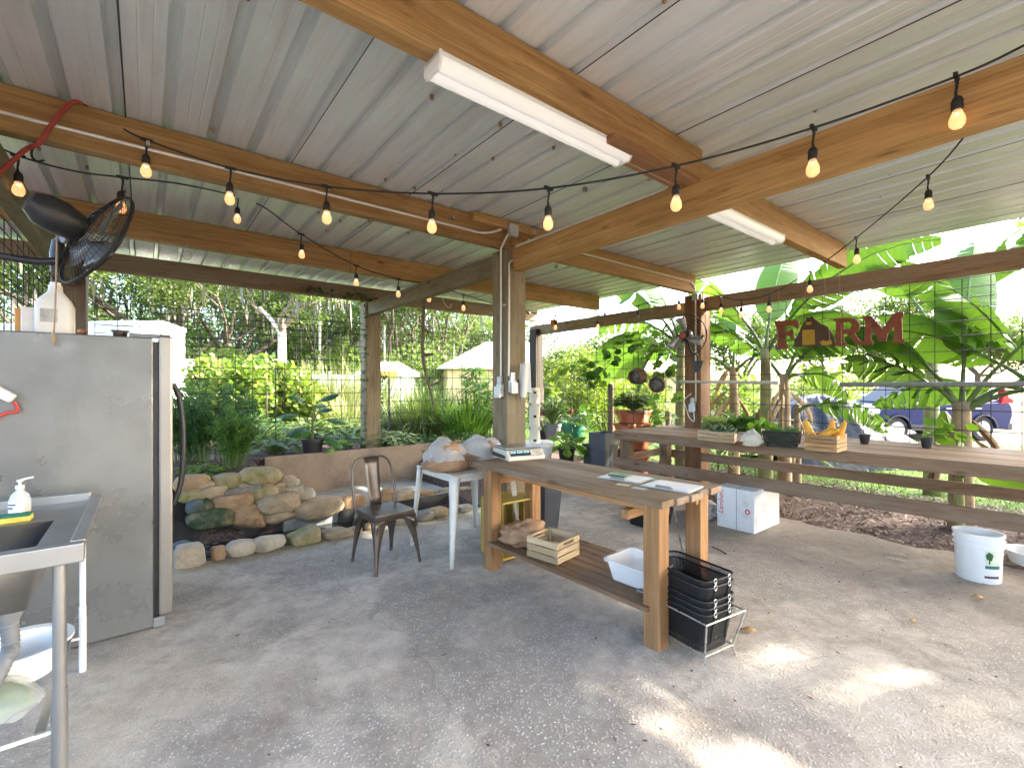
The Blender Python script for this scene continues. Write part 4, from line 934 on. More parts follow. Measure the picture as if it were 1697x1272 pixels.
for i, (z, lab) in enumerate(((.06, 'lowest black mesh basket in the rack'), (.095, 'second black mesh basket from the bottom of the rack'), (.13, 'third black mesh basket from the bottom of the rack'), (.205, 'fourth black mesh basket, one below the top of the rack'), (.24, 'topmost empty black mesh basket in the rack'))): basket(lab, z)

# ---------------------------------------------------------------- white printed carton under the counter
CARD = plain('white_carton', (.80, .80, .79), .6, 0, .05, 4, .12, 12, dirt=(.66, .65, .62)); CRED = plain('red_print', (.60, .03, .035), .6); CGRY = plain('grey_print', (.30, .33, .32), .6)
x0 = PZ(1250, 885); xl = PZ(1188, 870); xr = PZ(1290, 865); cx_ = (x0-xl).normalized(); cy_ = UP.cross(cx_); cL = (x0-xl).length; cW = (xr-x0).length*.95; cH = .43
bx = thing('carton', 'white printed cardboard carton with red lettering on the floor by the counter', 'box', x0-cx_*cL/2+cy_*cW/2)
mb = MB(); mb.box(x0-cx_*cL/2+cy_*cW/2+UP*cH/2, (cx_, cy_, UP), (cL, cW, cH), off=False); mb.build('carton_body', CARD, bx, bevel=.006)
mb = MB(); mb.box(x0-cx_*cL/2+cy_*cW/2+UP*(cH+.001), (cx_, cy_, UP), (cL*.98, .05, .001)); mb.box(x0-cx_*cL*.46-cy_*.001+UP*cH/2, (UP, cx_, cy_), (cH, .006, .003)); mb.box(x0-cx_*cL*.46+cy_*cW/2+UP*(cH+.002), (cy_, cx_, UP), (cW, .006, .002)); mb.build('strap', CGRY, bx)
mb = MB(); vs, fs = letters('Lambert', x0-cx_*cL*.82-cy_*.002+UP*.14, UP, -cx_, .055, 0, .25, 1.0); mb.add(vs, fs)
vs, fs = letters('Lambert', x0+cx_*.002+cy_*.055+UP*.025, UP, -cy_, .035, 0, .25, .95); mb.add(vs, fs)
for (r_, a) in ((.026, 0),): mb.lathe(x0-cx_*cL*.17-cy_*.001+UP*.21, [(.026, 0), (.026, .002), (.001, .0021)], 20, ax=-cy_)
mb.build('red_lettering', CRED, bx)
mb = MB()
for (a, z, s) in ((.21, .30, .02), (.14, .28, .016), (.20, .265, .014), (.14, .235, .014), (.22, .17, .014), (.15, .16, .014), (.20, .145, .012)):
    for i in range(3): mb.box(x0-cx_*cL*a-cx_*(i*.012)-cy_*.0015+UP*(z+.004*i), (cx_, UP, cy_), (.007, s, .001))
for i in range(9):
    for j in range(5): mb.box(x0+cx_*.0015+cy_*(.17+.03*j+.004*(i % 2))+UP*(.06+.028*i), (cy_, UP, cx_), (.022, .008+.006*((i*j) % 2), .001))
mb.build('small_print', plain('faded_print', (.55, .57, .53), .7), bx)
mb = MB(); mb.lathe(x0-cx_*cL*.17-cy_*.0035+UP*.21, [(.014, 0), (.014, .0005), (.001, .0006)], 12, ax=-cy_); mb.build('emblem_disc', CARD, bx)
# printed feed bag lying behind the carton
crumple('printed_sack', 'crumpled white and black printed sack lying under the counter', 'sack', PZ(1172, 868)+V(.1, .35, 0), (.36, .5, .22), plain('sack_print', (.45, .43, .41), .5, 0, .75, 9, .3, 12, dirt=(.10, .04, .03)), 33, .12, 2.6)

# ---------------------------------------------------------------- buckets
bc = PZ(1621, 957); br = .143
bk = thing('white_bucket', 'white plastic pail with a tree label at the right edge of the floor', 'bucket', bc)
mb = MB(); hB = .365
mb.lathe(bc, [(.001, .004), (br*.88, .0), (br*.9, .004), (br*.965, hB*.72), (br*1.03, hB*.725), (br*1.03, hB*.745), (br*.975, hB*.75), (br*.98, hB*.84), (br*1.05, hB*.845), (br*1.05, hB*.865), (br*.99, hB*.87), (br*1.0, hB*.95), (br*1.06, hB*.955), (br*1.06, hB), (br*.97, hB), (br*.86, .03), (.001, .03)], 48); mb.build('pail', WHITEP, bk, smooth=True)
def curved(c, r0, r1, a0, a1, z0, z1, mat, name, par, n=8, off=.0012):
    mb = MB(); vs = []
    for i in range(n+1):
        a = a0+(a1-a0)*i/n
        for z in (z0, z1):
            f = z/(hB*.72); r = r0+(r1-r0)*f+off; vs.append(c+V(r*math.cos(a), r*math.sin(a), z))
    mb.add(vs, [(2*i, 2*i+2, 2*i+3, 2*i+1) for i in range(n)]); return mb.build(name, mat, par, smooth='all')
b0 = math.atan2(-bc.y, -bc.x); r0, r1 = br*.9, br*.965
curved(bc, r0, r1, b0+.28, b0+1.0, .125, .25, plain('label_cream', (.66, .70, .52), .5), 'label', bk)
curved(bc, r0, r1, b0+.28, b0+1.0, .118, .142, plain('label_teal', (.03, .16, .15), .5), 'label_band', bk, off=.002)
curved(bc, r0, r1, b0+.26, b0+1.0, .045, .062, plain('label_maroon', (.12, .03, .05), .5), 'label_band', bk)
TREEC = plain('label_tree_green', (.03, .10, .03), .6, 0, .4, 60)
mb = MB(); vs = []; 
def bpt(a, z, off=.0028): f = z/(hB*.72); r = r0+(r1-r0)*f+off; return bc+V(r*math.cos(b0+a), r*math.sin(b0+a), z)
crown = [(.46+.155*math.cos(t)*(1+.12*math.sin(5*t)), .212+.032*math.sin(t)*(1+.12*math.sin(4*t))) for t in [i*math.pi/9 for i in range(18)]]
mb.add([bpt(.46, .212)]+[bpt(*q) for q in crown], [(0, 1+i, 1+(i+1) % 18) for i in range(18)]); mb.add([bpt(.44, .19), bpt(.48, .19), bpt(.5, .155), bpt(.42, .155)], [(0, 1, 2, 3)]); mb.build('tree_emblem', TREEC, bk)
bail = [bc+V(br*1.05*math.cos(b0+1.4+s), br*1.05*math.sin(b0+1.4+s), hB*.84-.14*math.sin(s/1.9*math.pi)) for s in [i*.19 for i in range(11)]]
mb = MB(); mb.tube(bail, .003, 6); mb.build('bail_handle', STEEL, bk, smooth=True)
c2 = PZ(1712, 935)
mb = MB(); mb.lathe(c2+UP*.0, [(.001, .005), (.13, .0), (.135, .01), (.165, .10), (.18, .105), (.18, .115), (.16, .112), (.13, .015), (.001, .014)], 32); tag(mb.build('white_basin', WHITEP, smooth=True), 'white round basin at the right picture edge behind the pail', 'basin')

# ---------------------------------------------------------------- bits lying on the floor
FLEAF = plain('fallen_leaf_tan', (.46, .29, .14), .8, 0, .3, 30)
for lab, px, py, r_, a0 in (('curled tan fallen leaf on the concrete right of the basket rack', 1240, 1045, .05, .3), ('small brown fallen leaf in the middle of the right floor', 1513, 1030, .03, 1.2), ('dry reddish leaf on the floor before the white pail', 1622, 991, .05, 2.0)):
    c = PZ(px, py, .006); mb = MB(); vs = [c+V(0, 0, .006)]+[c+V(math.cos(a)*r_*(.6+.4*abs(math.cos(a-a0)))*1.0, math.sin(a)*r_*.6, .004+.012*abs(math.sin(a*1.5))) for a in [i*math.pi/6 for i in range(12)]]; mb.add(vs, [(0, 1+i, 1+(i+1) % 12) for i in range(12)]); o = mb.build('fallen_leaf', FLEAF, smooth='all'); o.modifiers.new('s', 'SOLIDIFY').thickness = .002; tag(o, lab, 'leaf')
for lab, a, b2 in (('thin pale stick on the floor left of the white pail, longer one', (1470, 923), (1503, 931)), ('thin pale stick on the floor left of the white pail, shorter one', (1477, 916), (1505, 921)), ('dark twig on the floor in front of the carton', (1180, 905), (1204, 917))):
    mb = MB(); p, q = PZ(*a, .006), PZ(*b2, .006); mb.tube([p, p.lerp(q, .5)+V(.004, .006, 0), q], .005, 6); tag(mb.build('stick', CREAMP if 'pale' in lab else SHELFW), lab, 'stick')
# ---------------------------------------------------------------- fridge
f0 = V(-2.215, 2.85, 0); FH = 1.80                          # near right body corner; side panel runs along -A, depth along B
def fq(a, b2, z): return f0-A*a+B*b2+UP*z
fr = thing('fridge', 'tall stainless fridge with a plain grey side, seen from its side at the left', 'fridge', fq(.4, .45, 0))
mb = MB(); mb.box(fq(.42, .45, (FH+.015)/2+.0), (A, B, UP), (.84, .9, FH-.015), off=False); mb.build('cabinet', PANEL, fr, bevel=.008)
mb = MB(); mb.box(fq(-.012, .45, FH/2+.03), (A, B, UP), (.024, .86, FH-.1)); mb.build('door_gasket', BLACKP, fr)
mb = MB(); mb.box(fq(-.062, .447, FH/2+.045), (A, B, UP), (.072, .90, FH-.06)); mb.build('door', DOORM, fr, bevel=.012)
mb = MB(); mb.box(fq(-.03, .45, .035), (A, B, UP), (.06, .88, .06)); mb.build('kick_plate', GREYP, fr, bevel=.004)
mb = MB(); mb.tube(spline([fq(-.10, .07, 1.52), fq(-.135, .07, 1.42), fq(-.155, .07, 1.2), fq(-.15, .07, .95), fq(-.13, .07, .82), fq(-.10, .07, .74)], 5), .016, 10); mb.build('handle', BLACKP, fr, smooth=True)
mb = MB(); mb.box(fq(.03, .04, FH+.012), (A, B, UP), (.17, .05, .026)); mb.box(fq(-.06, .03, FH+.02), (A, B, UP), (.05, .03, .014)); mb.build('hinge_cover', GREYP, fr, bevel=.003)
def on_fridge(px, b2, z=FH): 
    r = (px-CX)/FL; o = f0+B*b2; a = (o.x-r*o.y)/(A.x-r*A.y); return o-A*a+UP*z
# items on the fridge
jc = on_fridge(92, .12); JT = plain('milky_jug', (.72, .70, .64), .4, 0, .04, 5, .02)
jg = thing('plastic_jug', 'milky white plastic jug with a narrow neck on top of the fridge', 'jug', jc)
def rbox_ring(c, l, w_, z, r, n=5):
    out = []
    for (a, b2, s) in ((1, 1, 0), (-1, 1, 90), (-1, -1, 180), (1, -1, 270)):
        for i in range(n):
            an = R(s+90*i/(n-1)); out.append(c+A*((l/2-r)*a+r*math.cos(an))+B*((w_/2-r)*b2+r*math.sin(an))+UP*z)
    return out
def rboxloft(mb, c, secs):
    rs = [rbox_ring(c, *q) for q in secs]; k = len(rs[0]); vs = sum(rs, [])
    mb.add(vs, [(a*k+i, a*k+(i+1) % k, (a+1)*k+(i+1) % k, (a+1)*k+i) for a in range(len(rs)-1) for i in range(k)]+[tuple(range(k))[::-1], tuple((len(rs)-1)*k+i for i in range(k))]); return mb
mb = rboxloft(MB(), jc, [(.15, .13, 0, .02), (.16, .14, .01, .025), (.16, .14, .16, .025), (.13, .12, .20, .03), (.065, .065, .245, .03), (.06, .06, .28, .029)]); mb.build('body', JT, jg, smooth=True)
mb = MB(); mb.lathe(jc+UP*.28, [(.024, 0), (.024, .018), (.001, .019)], 14); mb.build('cap', WHITEP, jg, smooth=True)
mb = MB(); mb.box(jc-B*.0715+UP*.10-A*.02, (A, UP, B), (.07, .075, .002)); mb.build('worn_label', plain('grey_label', (.40, .40, .37), .6, 0, .4, 20), jg)
oc = on_fridge(55, .14); mb = rboxloft(MB(), oc, [(.09, .08, 0, .01), (.09, .08, .135, .01), (.075, .07, .145, .01)]); tag(mb.build('paint_tin', plain('orange_white_wrap', (.72, .66, .58), .5, 0, .2, 5, .1, 20, dirt=(.55, .20, .02)), smooth=True), 'orange and white square tin behind the jug on the fridge', 'tin')
mb = rboxloft(MB(), on_fridge(40, .18), [(.07, .06, 0, .01), (.07, .06, .14, .01)]); tag(mb.build('carton', plain('orange_wrap', (.55, .24, .04), .5, 0, .2, 8), smooth=True), 'small orange carton at the far left on the fridge', 'carton')
dc = on_fridge(199, .10); mb = MB(); mb.lathe(dc, [(.03, 0), (.034, .006), (.036, .03), (.046, .034), (.046, .042), (.03, .043), (.001, .04)], 20); tag(mb.build('brown_jar', plain('brown_glass', (.06, .035, .025), .3), smooth=True), 'small dark brown rimmed pot on the right part of the fridge top', 'pot')
dc = on_fridge(135, .08); mb = MB(); mb.lathe(dc, [(.018, 0), (.026, .015), (.022, .032), (.001, .036)], 16); tag(mb.build('copper_lid', plain('copper', (.48, .23, .13), .3, .7), smooth=True), 'small copper coloured knob lid between the jug and the brown pot', 'lid')
# dispenser with a red tube on the fridge's side
dp = fq(.60, -.03, 1.50); r = (8-CX)/FL; a_ = (f0.x-r*f0.y)/(A.x-r*A.y); dp = fq(a_, -.035, 1.5); dp.z = P(8, 650, dp.y).z
t = thing('wall_gadget', 'pale plastic gadget with a red tube on the side of the fridge', 'gadget', dp)
ga = (A*.8-UP*.6).normalized(); gb = B.cross(ga); mb = MB(); mb.box(dp-A*.01, (ga, B, gb), (.12, .06, .05)); mb.build('housing', WHITEP, t, bevel=.01)
mb = MB(); mb.tube(spline([dp+ga*.05-UP*.02, dp+ga*.065-UP*.06, dp+A*.01-UP*.11, dp-A*.07-UP*.16, dp-A*.2-UP*.2], 5), .009, 8); mb.build('red_tube', plain('red_tube', (.55, .05, .035), .4), t, smooth=True)

# ---------------------------------------------------------------- stainless sink
k0 = V(-1.64, 1.77, 0); SL, SD, SH = 1.25, 1.0, .9            # front right rim corner; length along -A, depth along B
def sq(a, b2, z): return k0-A*a+B*b2+UP*z
sk_ = thing('utility_sink', 'stainless steel sink on tubular legs at the lower left', 'sink', sq(.5, .45, 0))
SW = plain('sink_bowl_steel', (.30, .30, .29), .38, .8, .15, 5, .05, 60)
def grid_plate(mb, xs, ys, hole, z):
    for i in range(len(xs)-1):
        for j in range(len(ys)-1):
            if (i, j) == hole: continue
            mb.add([sq(xs[i], ys[j], z), sq(xs[i+1], ys[j], z), sq(xs[i+1], ys[j+1], z), sq(xs[i], ys[j+1], z)], [(0, 3, 2, 1)])
xs, ys = [.045, .14, .80, SL], [.035, .11, .56, SD-.04]
mb = MB(); grid_plate(mb, xs, ys, (1, 1), SH-.012)
bz = SH-.26; (xa, xb), (ya, yb) = xs[1:3], ys[1:3]
mb.build('deck', SW, sk_)
mb = MB()
for (p, q) in (((xa, ya), (xb, ya)), ((xb, ya), (xb, yb)), ((xb, yb), (xa, yb)), ((xa, yb), (xa, ya))):
    i = .035; cm = lambda p: (p[0]+(i if p[0] == xa else -i), p[1]+(i if p[1] == ya else -i))
    mb.add([sq(*p, SH-.012), sq(*q, SH-.012), sq(*cm(q), bz), sq(*cm(p), bz)], [(0, 1, 2, 3)])
mb.add([sq(xa+.035, ya+.035, bz), sq(xb-.035, ya+.035, bz), sq(xb-.035, yb-.035, bz), sq(xa+.035, yb-.035, bz)], [(0, 1, 2, 3)])
o = mb.build('basin', SW, sk_, smooth=True); o.modifiers.new('s', 'SOLIDIFY').thickness = .003
mb = MB(); mb.tube([sq(.25, .335, bz+.002), sq(.25, .335, bz-.05), sq(.25, .335, bz-.10)], [.05, .045, .028], 16); mb.build('drain', GREYP, sk_, smooth=True)
def rail(p, q, w_, h, z): mb.beam(sq(*p, z), sq(*q, z), w_, h)
mb = MB(); rail((0, .02), (SL, .02), .045, .075, SH-.034); rail((.022, .044), (.022, SD), .045, .03, SH-.008); rail((0.046, SD-.02), (SL, SD-.02), .04, .05, SH+.005); mb.build('rim', STEEL, sk_, bevel=.006, seg=3)
for (a, b2, mat) in ((.075, .07, STEEL), (.075, SD-.09, WHITEP), (SL-.1, .07, STEEL), (SL-.1, SD-.09, STEEL)):
    rl = .021 if mat is STEEL else .013; mb = MB(); mb.tube([sq(a, b2, SH-.05), sq(a, b2, .32)], rl, 14); mb.tube([sq(a, b2, .34), sq(a, b2, .0)], rl*1.16, 14); mb.build('leg', mat, sk_, smooth=True)
mb = MB(); mb.tube([sq(.09, .1, SH-.06), sq(.09, SD-.12, SH-.18)], .006, 6); mb.build('brace', WHITEP, sk_)
for i in range(5):
    mb = MB(); q = .13+.20*i; mb.beam(sq(q, .07, .19), sq(q, SD-.09, .19), .03, .008); mb.build('shelf_slat', STEEL, sk_)
for b2 in (.075, SD-.095):
    mb = MB(); mb.tube([sq(.06, b2, .178), sq(SL-.1, b2, .178)], .008, 8); mb.build('shelf_rail', WHITEP, sk_)
# drain hose with ribs
hp = spline([sq(.25, .335, bz-.09), sq(.245, .33, bz-.2), sq(.25, .27, .42), sq(.29, .20, .33), sq(.36, .15, .27), sq(.5, .10, .22)], 14)
mb = MB(); mb.tube(hp, [.026+.003*(i % 2) for i in range(len(hp))], 12); tag(mb.build('drain_hose', GREYP, smooth=True), 'grey ribbed drain hose curving down from the sink', 'hose')
# bowl, bag of greens below the sink
wb = sq(.27, .62, .195); mb = MB(); mb.lathe(wb, [(.001, .004), (.125, 0), (.13, .01), (.165, .125), (.19, .13), (.19, .142), (.16, .138), (.122, .014), (.001, .012)], 40); tag(mb.build('white_bowl', WHITEP, smooth=True), 'large white plastic bowl on the sink shelf', 'bowl')
gb_ = sq(.33, .33, .195); t = thing('salad_bag', 'clear plastic bag of greens with a pale green band under the sink', 'bag', gb_)
m, nt, b = nodes('clear_film'); b.inputs['Base Color'].default_value = (.88, .92, .88, 1); b.inputs['Roughness'].default_value = .12; b.inputs['Alpha'].default_value = .33; bump(nt, b, noise(nt, gcn(nt), 30, 4, .6, 1), .5, .01); FILM = m
crumple('film', None, None, gb_, (.42, .25, .17), FILM, 41, .07, 2.2, 4, True, None, None, t)
crumple('greens', None, None, gb_+V(.0, .0, .015), (.33, .19, .12), plain('salad_green', (.16, .26, .07), .6, 0, .6, 25, .5, 20), 42, .16, 4, 4, True, None, None, t)
mb = MB(); mb.lathe(gb_+UP*.088-A*.06, [(.084, -.02), (.09, 0), (.084, .02)], 28, ax=A); o = mb.build('green_band', plain('lime_band', (.38, .66, .16), .5), t, smooth='all')
mb = MB(); mb.lathe(gb_+UP*.088-A*.02, [(.088, -.03), (.093, 0), (.088, .03)], 28, ax=A); o = mb.build('white_band', PAPER, t, smooth='all')
# soap bottle, sponge
so_ = on = None
sb = PZ(33, 858, SH-.012); ss = thing('soap_bottle', 'clear pump soap bottle with a white label on the sink deck', 'bottle', sb)
mb = MB(); mb.lathe(sb, [(.001, .002), (.034, 0), (.037, .008), (.037, .085), (.03, .11), (.014, .128), (.014, .14), (.001, .141)], 24); mb.build('body', CLEARP, ss, smooth=True)
mb = MB(); mb.lathe(sb, [(.001, .004), (.032, .004), (.0345, .012), (.0345, .05), (.001, .051)], 24); mb.build('soap', plain('yellow_soap', (.70, .55, .20), .2), ss, smooth=True)
mb = MB(); vs = []
for i in range(9):
    a = -1.5-1.15+2.3*i/8; vs += [sb+V(.038*math.cos(a), .038*math.sin(a), .03), sb+V(.038*math.cos(a), .038*math.sin(a), .085)]
mb.add(vs, [(2*i, 2*i+2, 2*i+3, 2*i+1) for i in range(8)]); mb.build('label', PAPER, ss, smooth='all')
mb = MB(); vs = []
for z0, z1, a0, a1 in ((.066, .072, -2.2, -1.1), (.050, .057, -2.3, -1.4)):
    vs = []
    for i in range(9):
        a = a0+(a1-a0)*i/8; vs += [sb+V(.0385*math.cos(a), .0385*math.sin(a), z0), sb+V(.0385*math.cos(a), .0385*math.sin(a), z1)]
    mb.add(vs, [(2*i, 2*i+2, 2*i+3, 2*i+1) for i in range(8)])
mb.build('label_print', plain('navy_print', (.03, .035, .11), .5), ss)
mb = MB(); mb.lathe(sb+UP*.138, [(.016, 0), (.016, .014), (.005, .016), (.005, .03), (.011, .031), (.011, .04), (.001, .041)], 16); mb.tube([sb+UP*.174, sb+V(.02, .01, .182), sb+V(.042, .02, .186)], [.006, .005, .004], 8); mb.build('pump', WHITEP, ss, smooth=True)
sp0 = PZ(22, 864, SH-.012); t = thing('dish_sponge', 'yellow and green dish sponge before the soap bottle', 'sponge', sp0)
mb = MB(); mb.box(sp0+UP*.012, (A, B, UP), (.12, .07, .024)); mb.build('foam', plain('yellow_foam', (.70, .55, .10), .9, 0, .1, 20, .4, 90), t, bevel=.004)
mb = MB(); mb.box(sp0+UP*.029, (A, B, UP), (.115, .066, .010)); mb.build('scourer', plain('green_scourer', (.02, .16, .10), .95, 0, .2, 40, .5, 120), t, bevel=.003)
# ---------------------------------------------------------------- stream
m, nt, b = nodes('dark_water'); v = gcn(nt); b.inputs['Base Color'].default_value = (.012, .014, .013, 1); b.inputs['Roughness'].default_value = .04; b.inputs['Specular IOR Level'].default_value = .6
bump(nt, b, noise(nt, v, 7, 3, .5, .8), .25, .05)
mb = MB(); mb.add([UV(-4.2, 1.03, -.13), UV(.48, 1.03, -.13), UV(.48, 2.1, -.13), UV(-4.2, 2.1, -.13)], [(0, 1, 2, 3)]); tag(mb.build('water', m), 'dark stream water between the stones', 'water', kind='structure')
# bank under the stacked stones
WET = plain('wet_dark_rock', (.035, .032, .026), .35, 0, .5, 6, .8, 12)
mb = MB(); n, m_ = 40, 9; vs = []
for i in range(n+1):
    u = -4.1+4.6*i/n; hgt = .5 if u < -1.75 else max(.03, .5-(u+1.75)*1.1)
    for j in range(m_+1):
        f = j/m_; z = -.45+(hgt+.43)*f; vs.append(UV(u, 1.97+(.32*f if u < -1.1 else .03*f)+(.05*math.sin(u*6+f*5)+.04*math.cos(u*13-f*7))*(1 if u < -1.5 else .2), z))
k = m_+1; mb.add(vs, [(i*k+j, (i+1)*k+j, (i+1)*k+j+1, i*k+j+1) for i in range(n) for j in range(m_)]); tag(mb.build('rock_bank', WET, smooth='all'), 'dark wet bank of the stream', 'bank', kind='structure')
def stonem(name, c1, c2, moss=None, mossamt=.5, rough=.75):
    m, nt, b = nodes(name); v = gcn(nt)
    c = ramp(nt, noise(nt, v, 5, 7, .7, .5), [(.3, c1), (.7, c2)])
    c = mix(nt, .5, c, ramp(nt, noise(nt, v, 34, 5, .75), [(.3, g3(.5)), (.65, g3(1))]), 'MULTIPLY')
    if moss: c = mix(nt, ramp(nt, noise(nt, v, 6, 6, .65), [(.62-.3*mossamt, g3(0)), (.78-.3*mossamt, g3(.92))]), c, moss)
    nt.links.new(c, b.inputs['Base Color']); b.inputs['Roughness'].default_value = rough; b.inputs['Specular IOR Level'].default_value = .3
    bump(nt, b, noise(nt, v, 14, 8, .8), .8, .03); return m
TAN = stonem('tan_sandstone', (.33, .24, .14), (.58, .46, .31), (.26, .23, .10), .15)
ORG = stonem('orange_sandstone', (.31, .19, .10), (.52, .35, .20), (.09, .085, .05), .22)
OLV = stonem('mossy_olive_stone', (.30, .25, .13), (.52, .43, .26), (.22, .21, .06), .55)
PAL = stonem('pale_sandstone', (.40, .33, .24), (.66, .58, .45), (.36, .34, .14), .2)
GRY = stonem('grey_slate', (.16, .15, .13), (.33, .31, .27), (.16, .15, .07), .2)
MOS = stonem('wet_moss_stone', (.13, .12, .07), (.28, .24, .13), (.015, .05, .018), .75, .4)
BLU = stonem('blue_grey_stone', (.06, .08, .09), (.17, .20, .21), (.05, .08, .04), .35, .4)
def stone(label, c, size, mat, seed, kind=0, tilt=0.0, grp=None, yaw=0):
    """kind 0 = water-worn boulder, 1 = blocky, 2 = flat slab, 3 = wedge; size = (along the wall, depth, height)"""
    bm = bmesh.new(); bmesh.ops.create_icosphere(bm, subdivisions=4, radius=1.0); co = np.array([v.co for v in bm.verts]); fs = [[v.index for v in f.verts] for f in bm.faces]; bm.free()
    r = np.random.RandomState(seed)
    p = {0: 2.9, 1: 6.0, 2: 6.0, 3: 5.0}[kind]; co /= (np.abs(co)**p).sum(1)[:, None]**(1/p)
    ns = np.zeros(len(co))
    for q in range(7):
        n = r.normal(size=3); ns += np.sin(co@n*(1.3+.5*q)+r.uniform(0, 6))/(1+.6*q)
    co = co*(1+(.035 if kind else .05)*ns)[:, None]
    for q in range(8):
        n = r.normal(size=3)*5.5; co = co*(1+.010*np.abs(np.sin(co@n+r.uniform(0, 6))))[:, None]
    for q in range(6 if kind else 5):                     # worn facets
        n = r.normal(size=3); n /= np.linalg.norm(n); d = co@n; lim = r.uniform(.72, .94)*np.abs(d).max(); co = co-np.where(d > lim, d-lim, 0)[:, None]*n*.92
    if kind == 3: co[:, 2] = np.where(co[:, 2] > 0, co[:, 2]*(.25+.8*np.clip((co[:, 0]+.9)/1.6, 0, 1)), co[:, 2])
    co = co*np.array(size)*.5*.98
    ca_, sa_ = math.cos(tilt), math.sin(tilt); x, z = co[:, 0]*ca_-co[:, 2]*sa_, co[:, 0]*sa_+co[:, 2]*ca_; y = co[:, 1]
    ca_, sa_ = math.cos(yaw), math.sin(yaw); x, y = x*ca_-y*sa_, x*sa_+y*ca_
    wv = np.outer(x, np.array(A))+np.outer(y, np.array(B))+np.outer(z, np.array(UP))
    mb = MB(); mb.add(wv+np.array(c), fs, co+r.uniform(0, 20, 3)); return tag(mb.build('stone', mat, smooth=True), label, 'stone', grp)
def wall_stone(label, zx, zy, zw, zh, mat, kind=0, tilt=0, grp=None, dv=0, depth=None):
    px, py = 280+zx/4.714, 740+zy/4.714; w_, h = zw/4.714, zh/4.714
    zg = EYE-(py-HY)/FL*5.2; vv = 1.98+.24*max(0, min(1, (zg+.15)/.65))+dv; q = PV(px, vv); Y = q.y
    k = (A.x-(px-CX)/FL*A.y)*FL/Y                        # photo pixels for one metre along the wall here
    return stone(label, P(px, py, Y)+B*.06, (w_/k*1.2, depth or max(.2, min(.42, w_/k*.8)), h/FL*Y*1.24), mat, int(zx*7+zy), kind, tilt, grp)
G1 = 'stones of the stacked wall'; G2 = 'stones edging the floor'; G3 = 'stones on the far side of the stream'
for a in (('long tan stone at the upper left corner of the stacked wall, beside the fridge handle', 190, 290, 240, 110, ORG, 0, -.05),
          ('small tan stone right of the upper left corner stone', 295, 312, 130, 60, TAN, 0, .12), ('mossy pale stone in the top row left of the largest olive stone', 455, 275, 230, 100, OLV, 0, .05),
          ('largest olive stone crowning the stacked wall', 715, 232, 300, 115, OLV, 0, -.02), ('small tan stone at the right shoulder of the crowning olive stone', 930, 262, 115, 50, TAN, 0, .08),
          ('small rounded tan stone under the left end of the crowning stone', 588, 297, 100, 45, TAN, 0, .05), ('brown slanted stone below the crowning stone', 655, 325, 105, 72, GRY, 1, .35),
          ('reddish grey pebble right under the middle of the crowning stone', 762, 302, 100, 46, ORG, 0, .08), ('little tan pebble under the right end of the crowning stone', 870, 300, 85, 44, TAN, 0, .05),
          ('pale oblong pebble on the right slope of the wall', 968, 298, 100, 55, PAL, 0, .2), ('wide mossy tan stone below the upper left corner stone', 190, 385, 215, 85, OLV, 0, .05),
          ('square tan block in the second row of the wall', 362, 358, 165, 80, TAN, 1, .1), ('thin flat grey slab in the second row', 525, 342, 160, 40, GRY, 2, 0),
          ('bright yellow green mossy stone in the middle of the wall', 738, 372, 220, 105, OLV, 0, .1), ('rounded tan stone right of the yellow green one', 908, 345, 105, 55, TAN, 0, 0),
          ('pale grey stone on the right slope above the round one', 1002, 350, 100, 78, PAL, 1, .35), ('pale round stone at the right foot of the slope', 1082, 383, 122, 82, PAL, 0, .1),
          ('dark blue wet stone at the left of the wall over the water', 215, 470, 135, 100, BLU, 0, -.1), ('mossy tan stone right of the dark blue wet one', 292, 462, 95, 85, MOS, 0, .5),
          ('wide tan stone with dark moss streaks in the third row', 505, 435, 260, 105, ORG, 1, .05), ('orange stone wedged on the third row', 560, 390, 140, 45, ORG, 0, -.05),
          ('thin rust orange stone leaning in the fourth row', 590, 485, 205, 62, ORG, 2, .16), ('biggest tan boulder right of the wall centre', 868, 445, 345, 132, TAN, 0, .02),
          ('long tan boulder at the right end of the wall', 1172, 478, 322, 132, TAN, 0, .07), ('large dark green mossy boulder at the water line', 340, 560, 320, 132, MOS, 0, .05),
          ('rust brown boulder with green moss at the water line', 640, 560, 252, 118, ORG, 0, -.2), ('flat tan stone under the biggest boulder', 872, 545, 232, 82, TAN, 0, .05)):
    wall_stone(*a, grp=G1)
for i, (zx, zy, w_, h) in enumerate(((885, 235, 40, 28), (1160, 402, 45, 24), (1045, 430, 42, 32), (850, 392, 50, 36), (480, 395, 60, 30), (345, 440, 70, 80), (705, 440, 60, 50), (700, 500, 60, 40), (1000, 520, 60, 50), (985, 398, 40, 26))):
    wall_stone('small filler stone wedged in a gap of the stacked wall', zx, zy, w_, h, (TAN, GRY, ORG, MOS)[i % 4], 0, .1*i, 'filler stones in the wall gaps', .03)
mb = None
for lab, px, py, w_, h, mat, kd in (('round tan boulder on the far bank left of the chair back', 582, 833, 42, 24, ORG, 0), ('tan boulder on the far bank right behind the chair back', 640, 822, 27, 26, ORG, 0), ('low tan stone on the far bank between the chair and the white table', 668, 821, 38, 17, TAN, 0),
                              ('tan stone on the far bank just left of the near white table leg', 703, 820, 28, 15, ORG, 0), ('small block on the far bank behind the white table leg', 723, 818, 11, 10, ORG, 1), ('pale stones end on the far bank under the white table', 738, 812, 17, 9, PAL, 0), ('last flat stone on the far bank right of the white table legs', 768, 812, 22, 10, TAN, 2)):
    q = PV(px, 2.12); k = (A.x-(px-CX)/FL*A.y)*FL/q.y; stone(lab, P(px, py, q.y), (w_/k*1.05, w_/k*.7, h/FL*q.y*1.1), mat, int(px), kd, 0, G3)
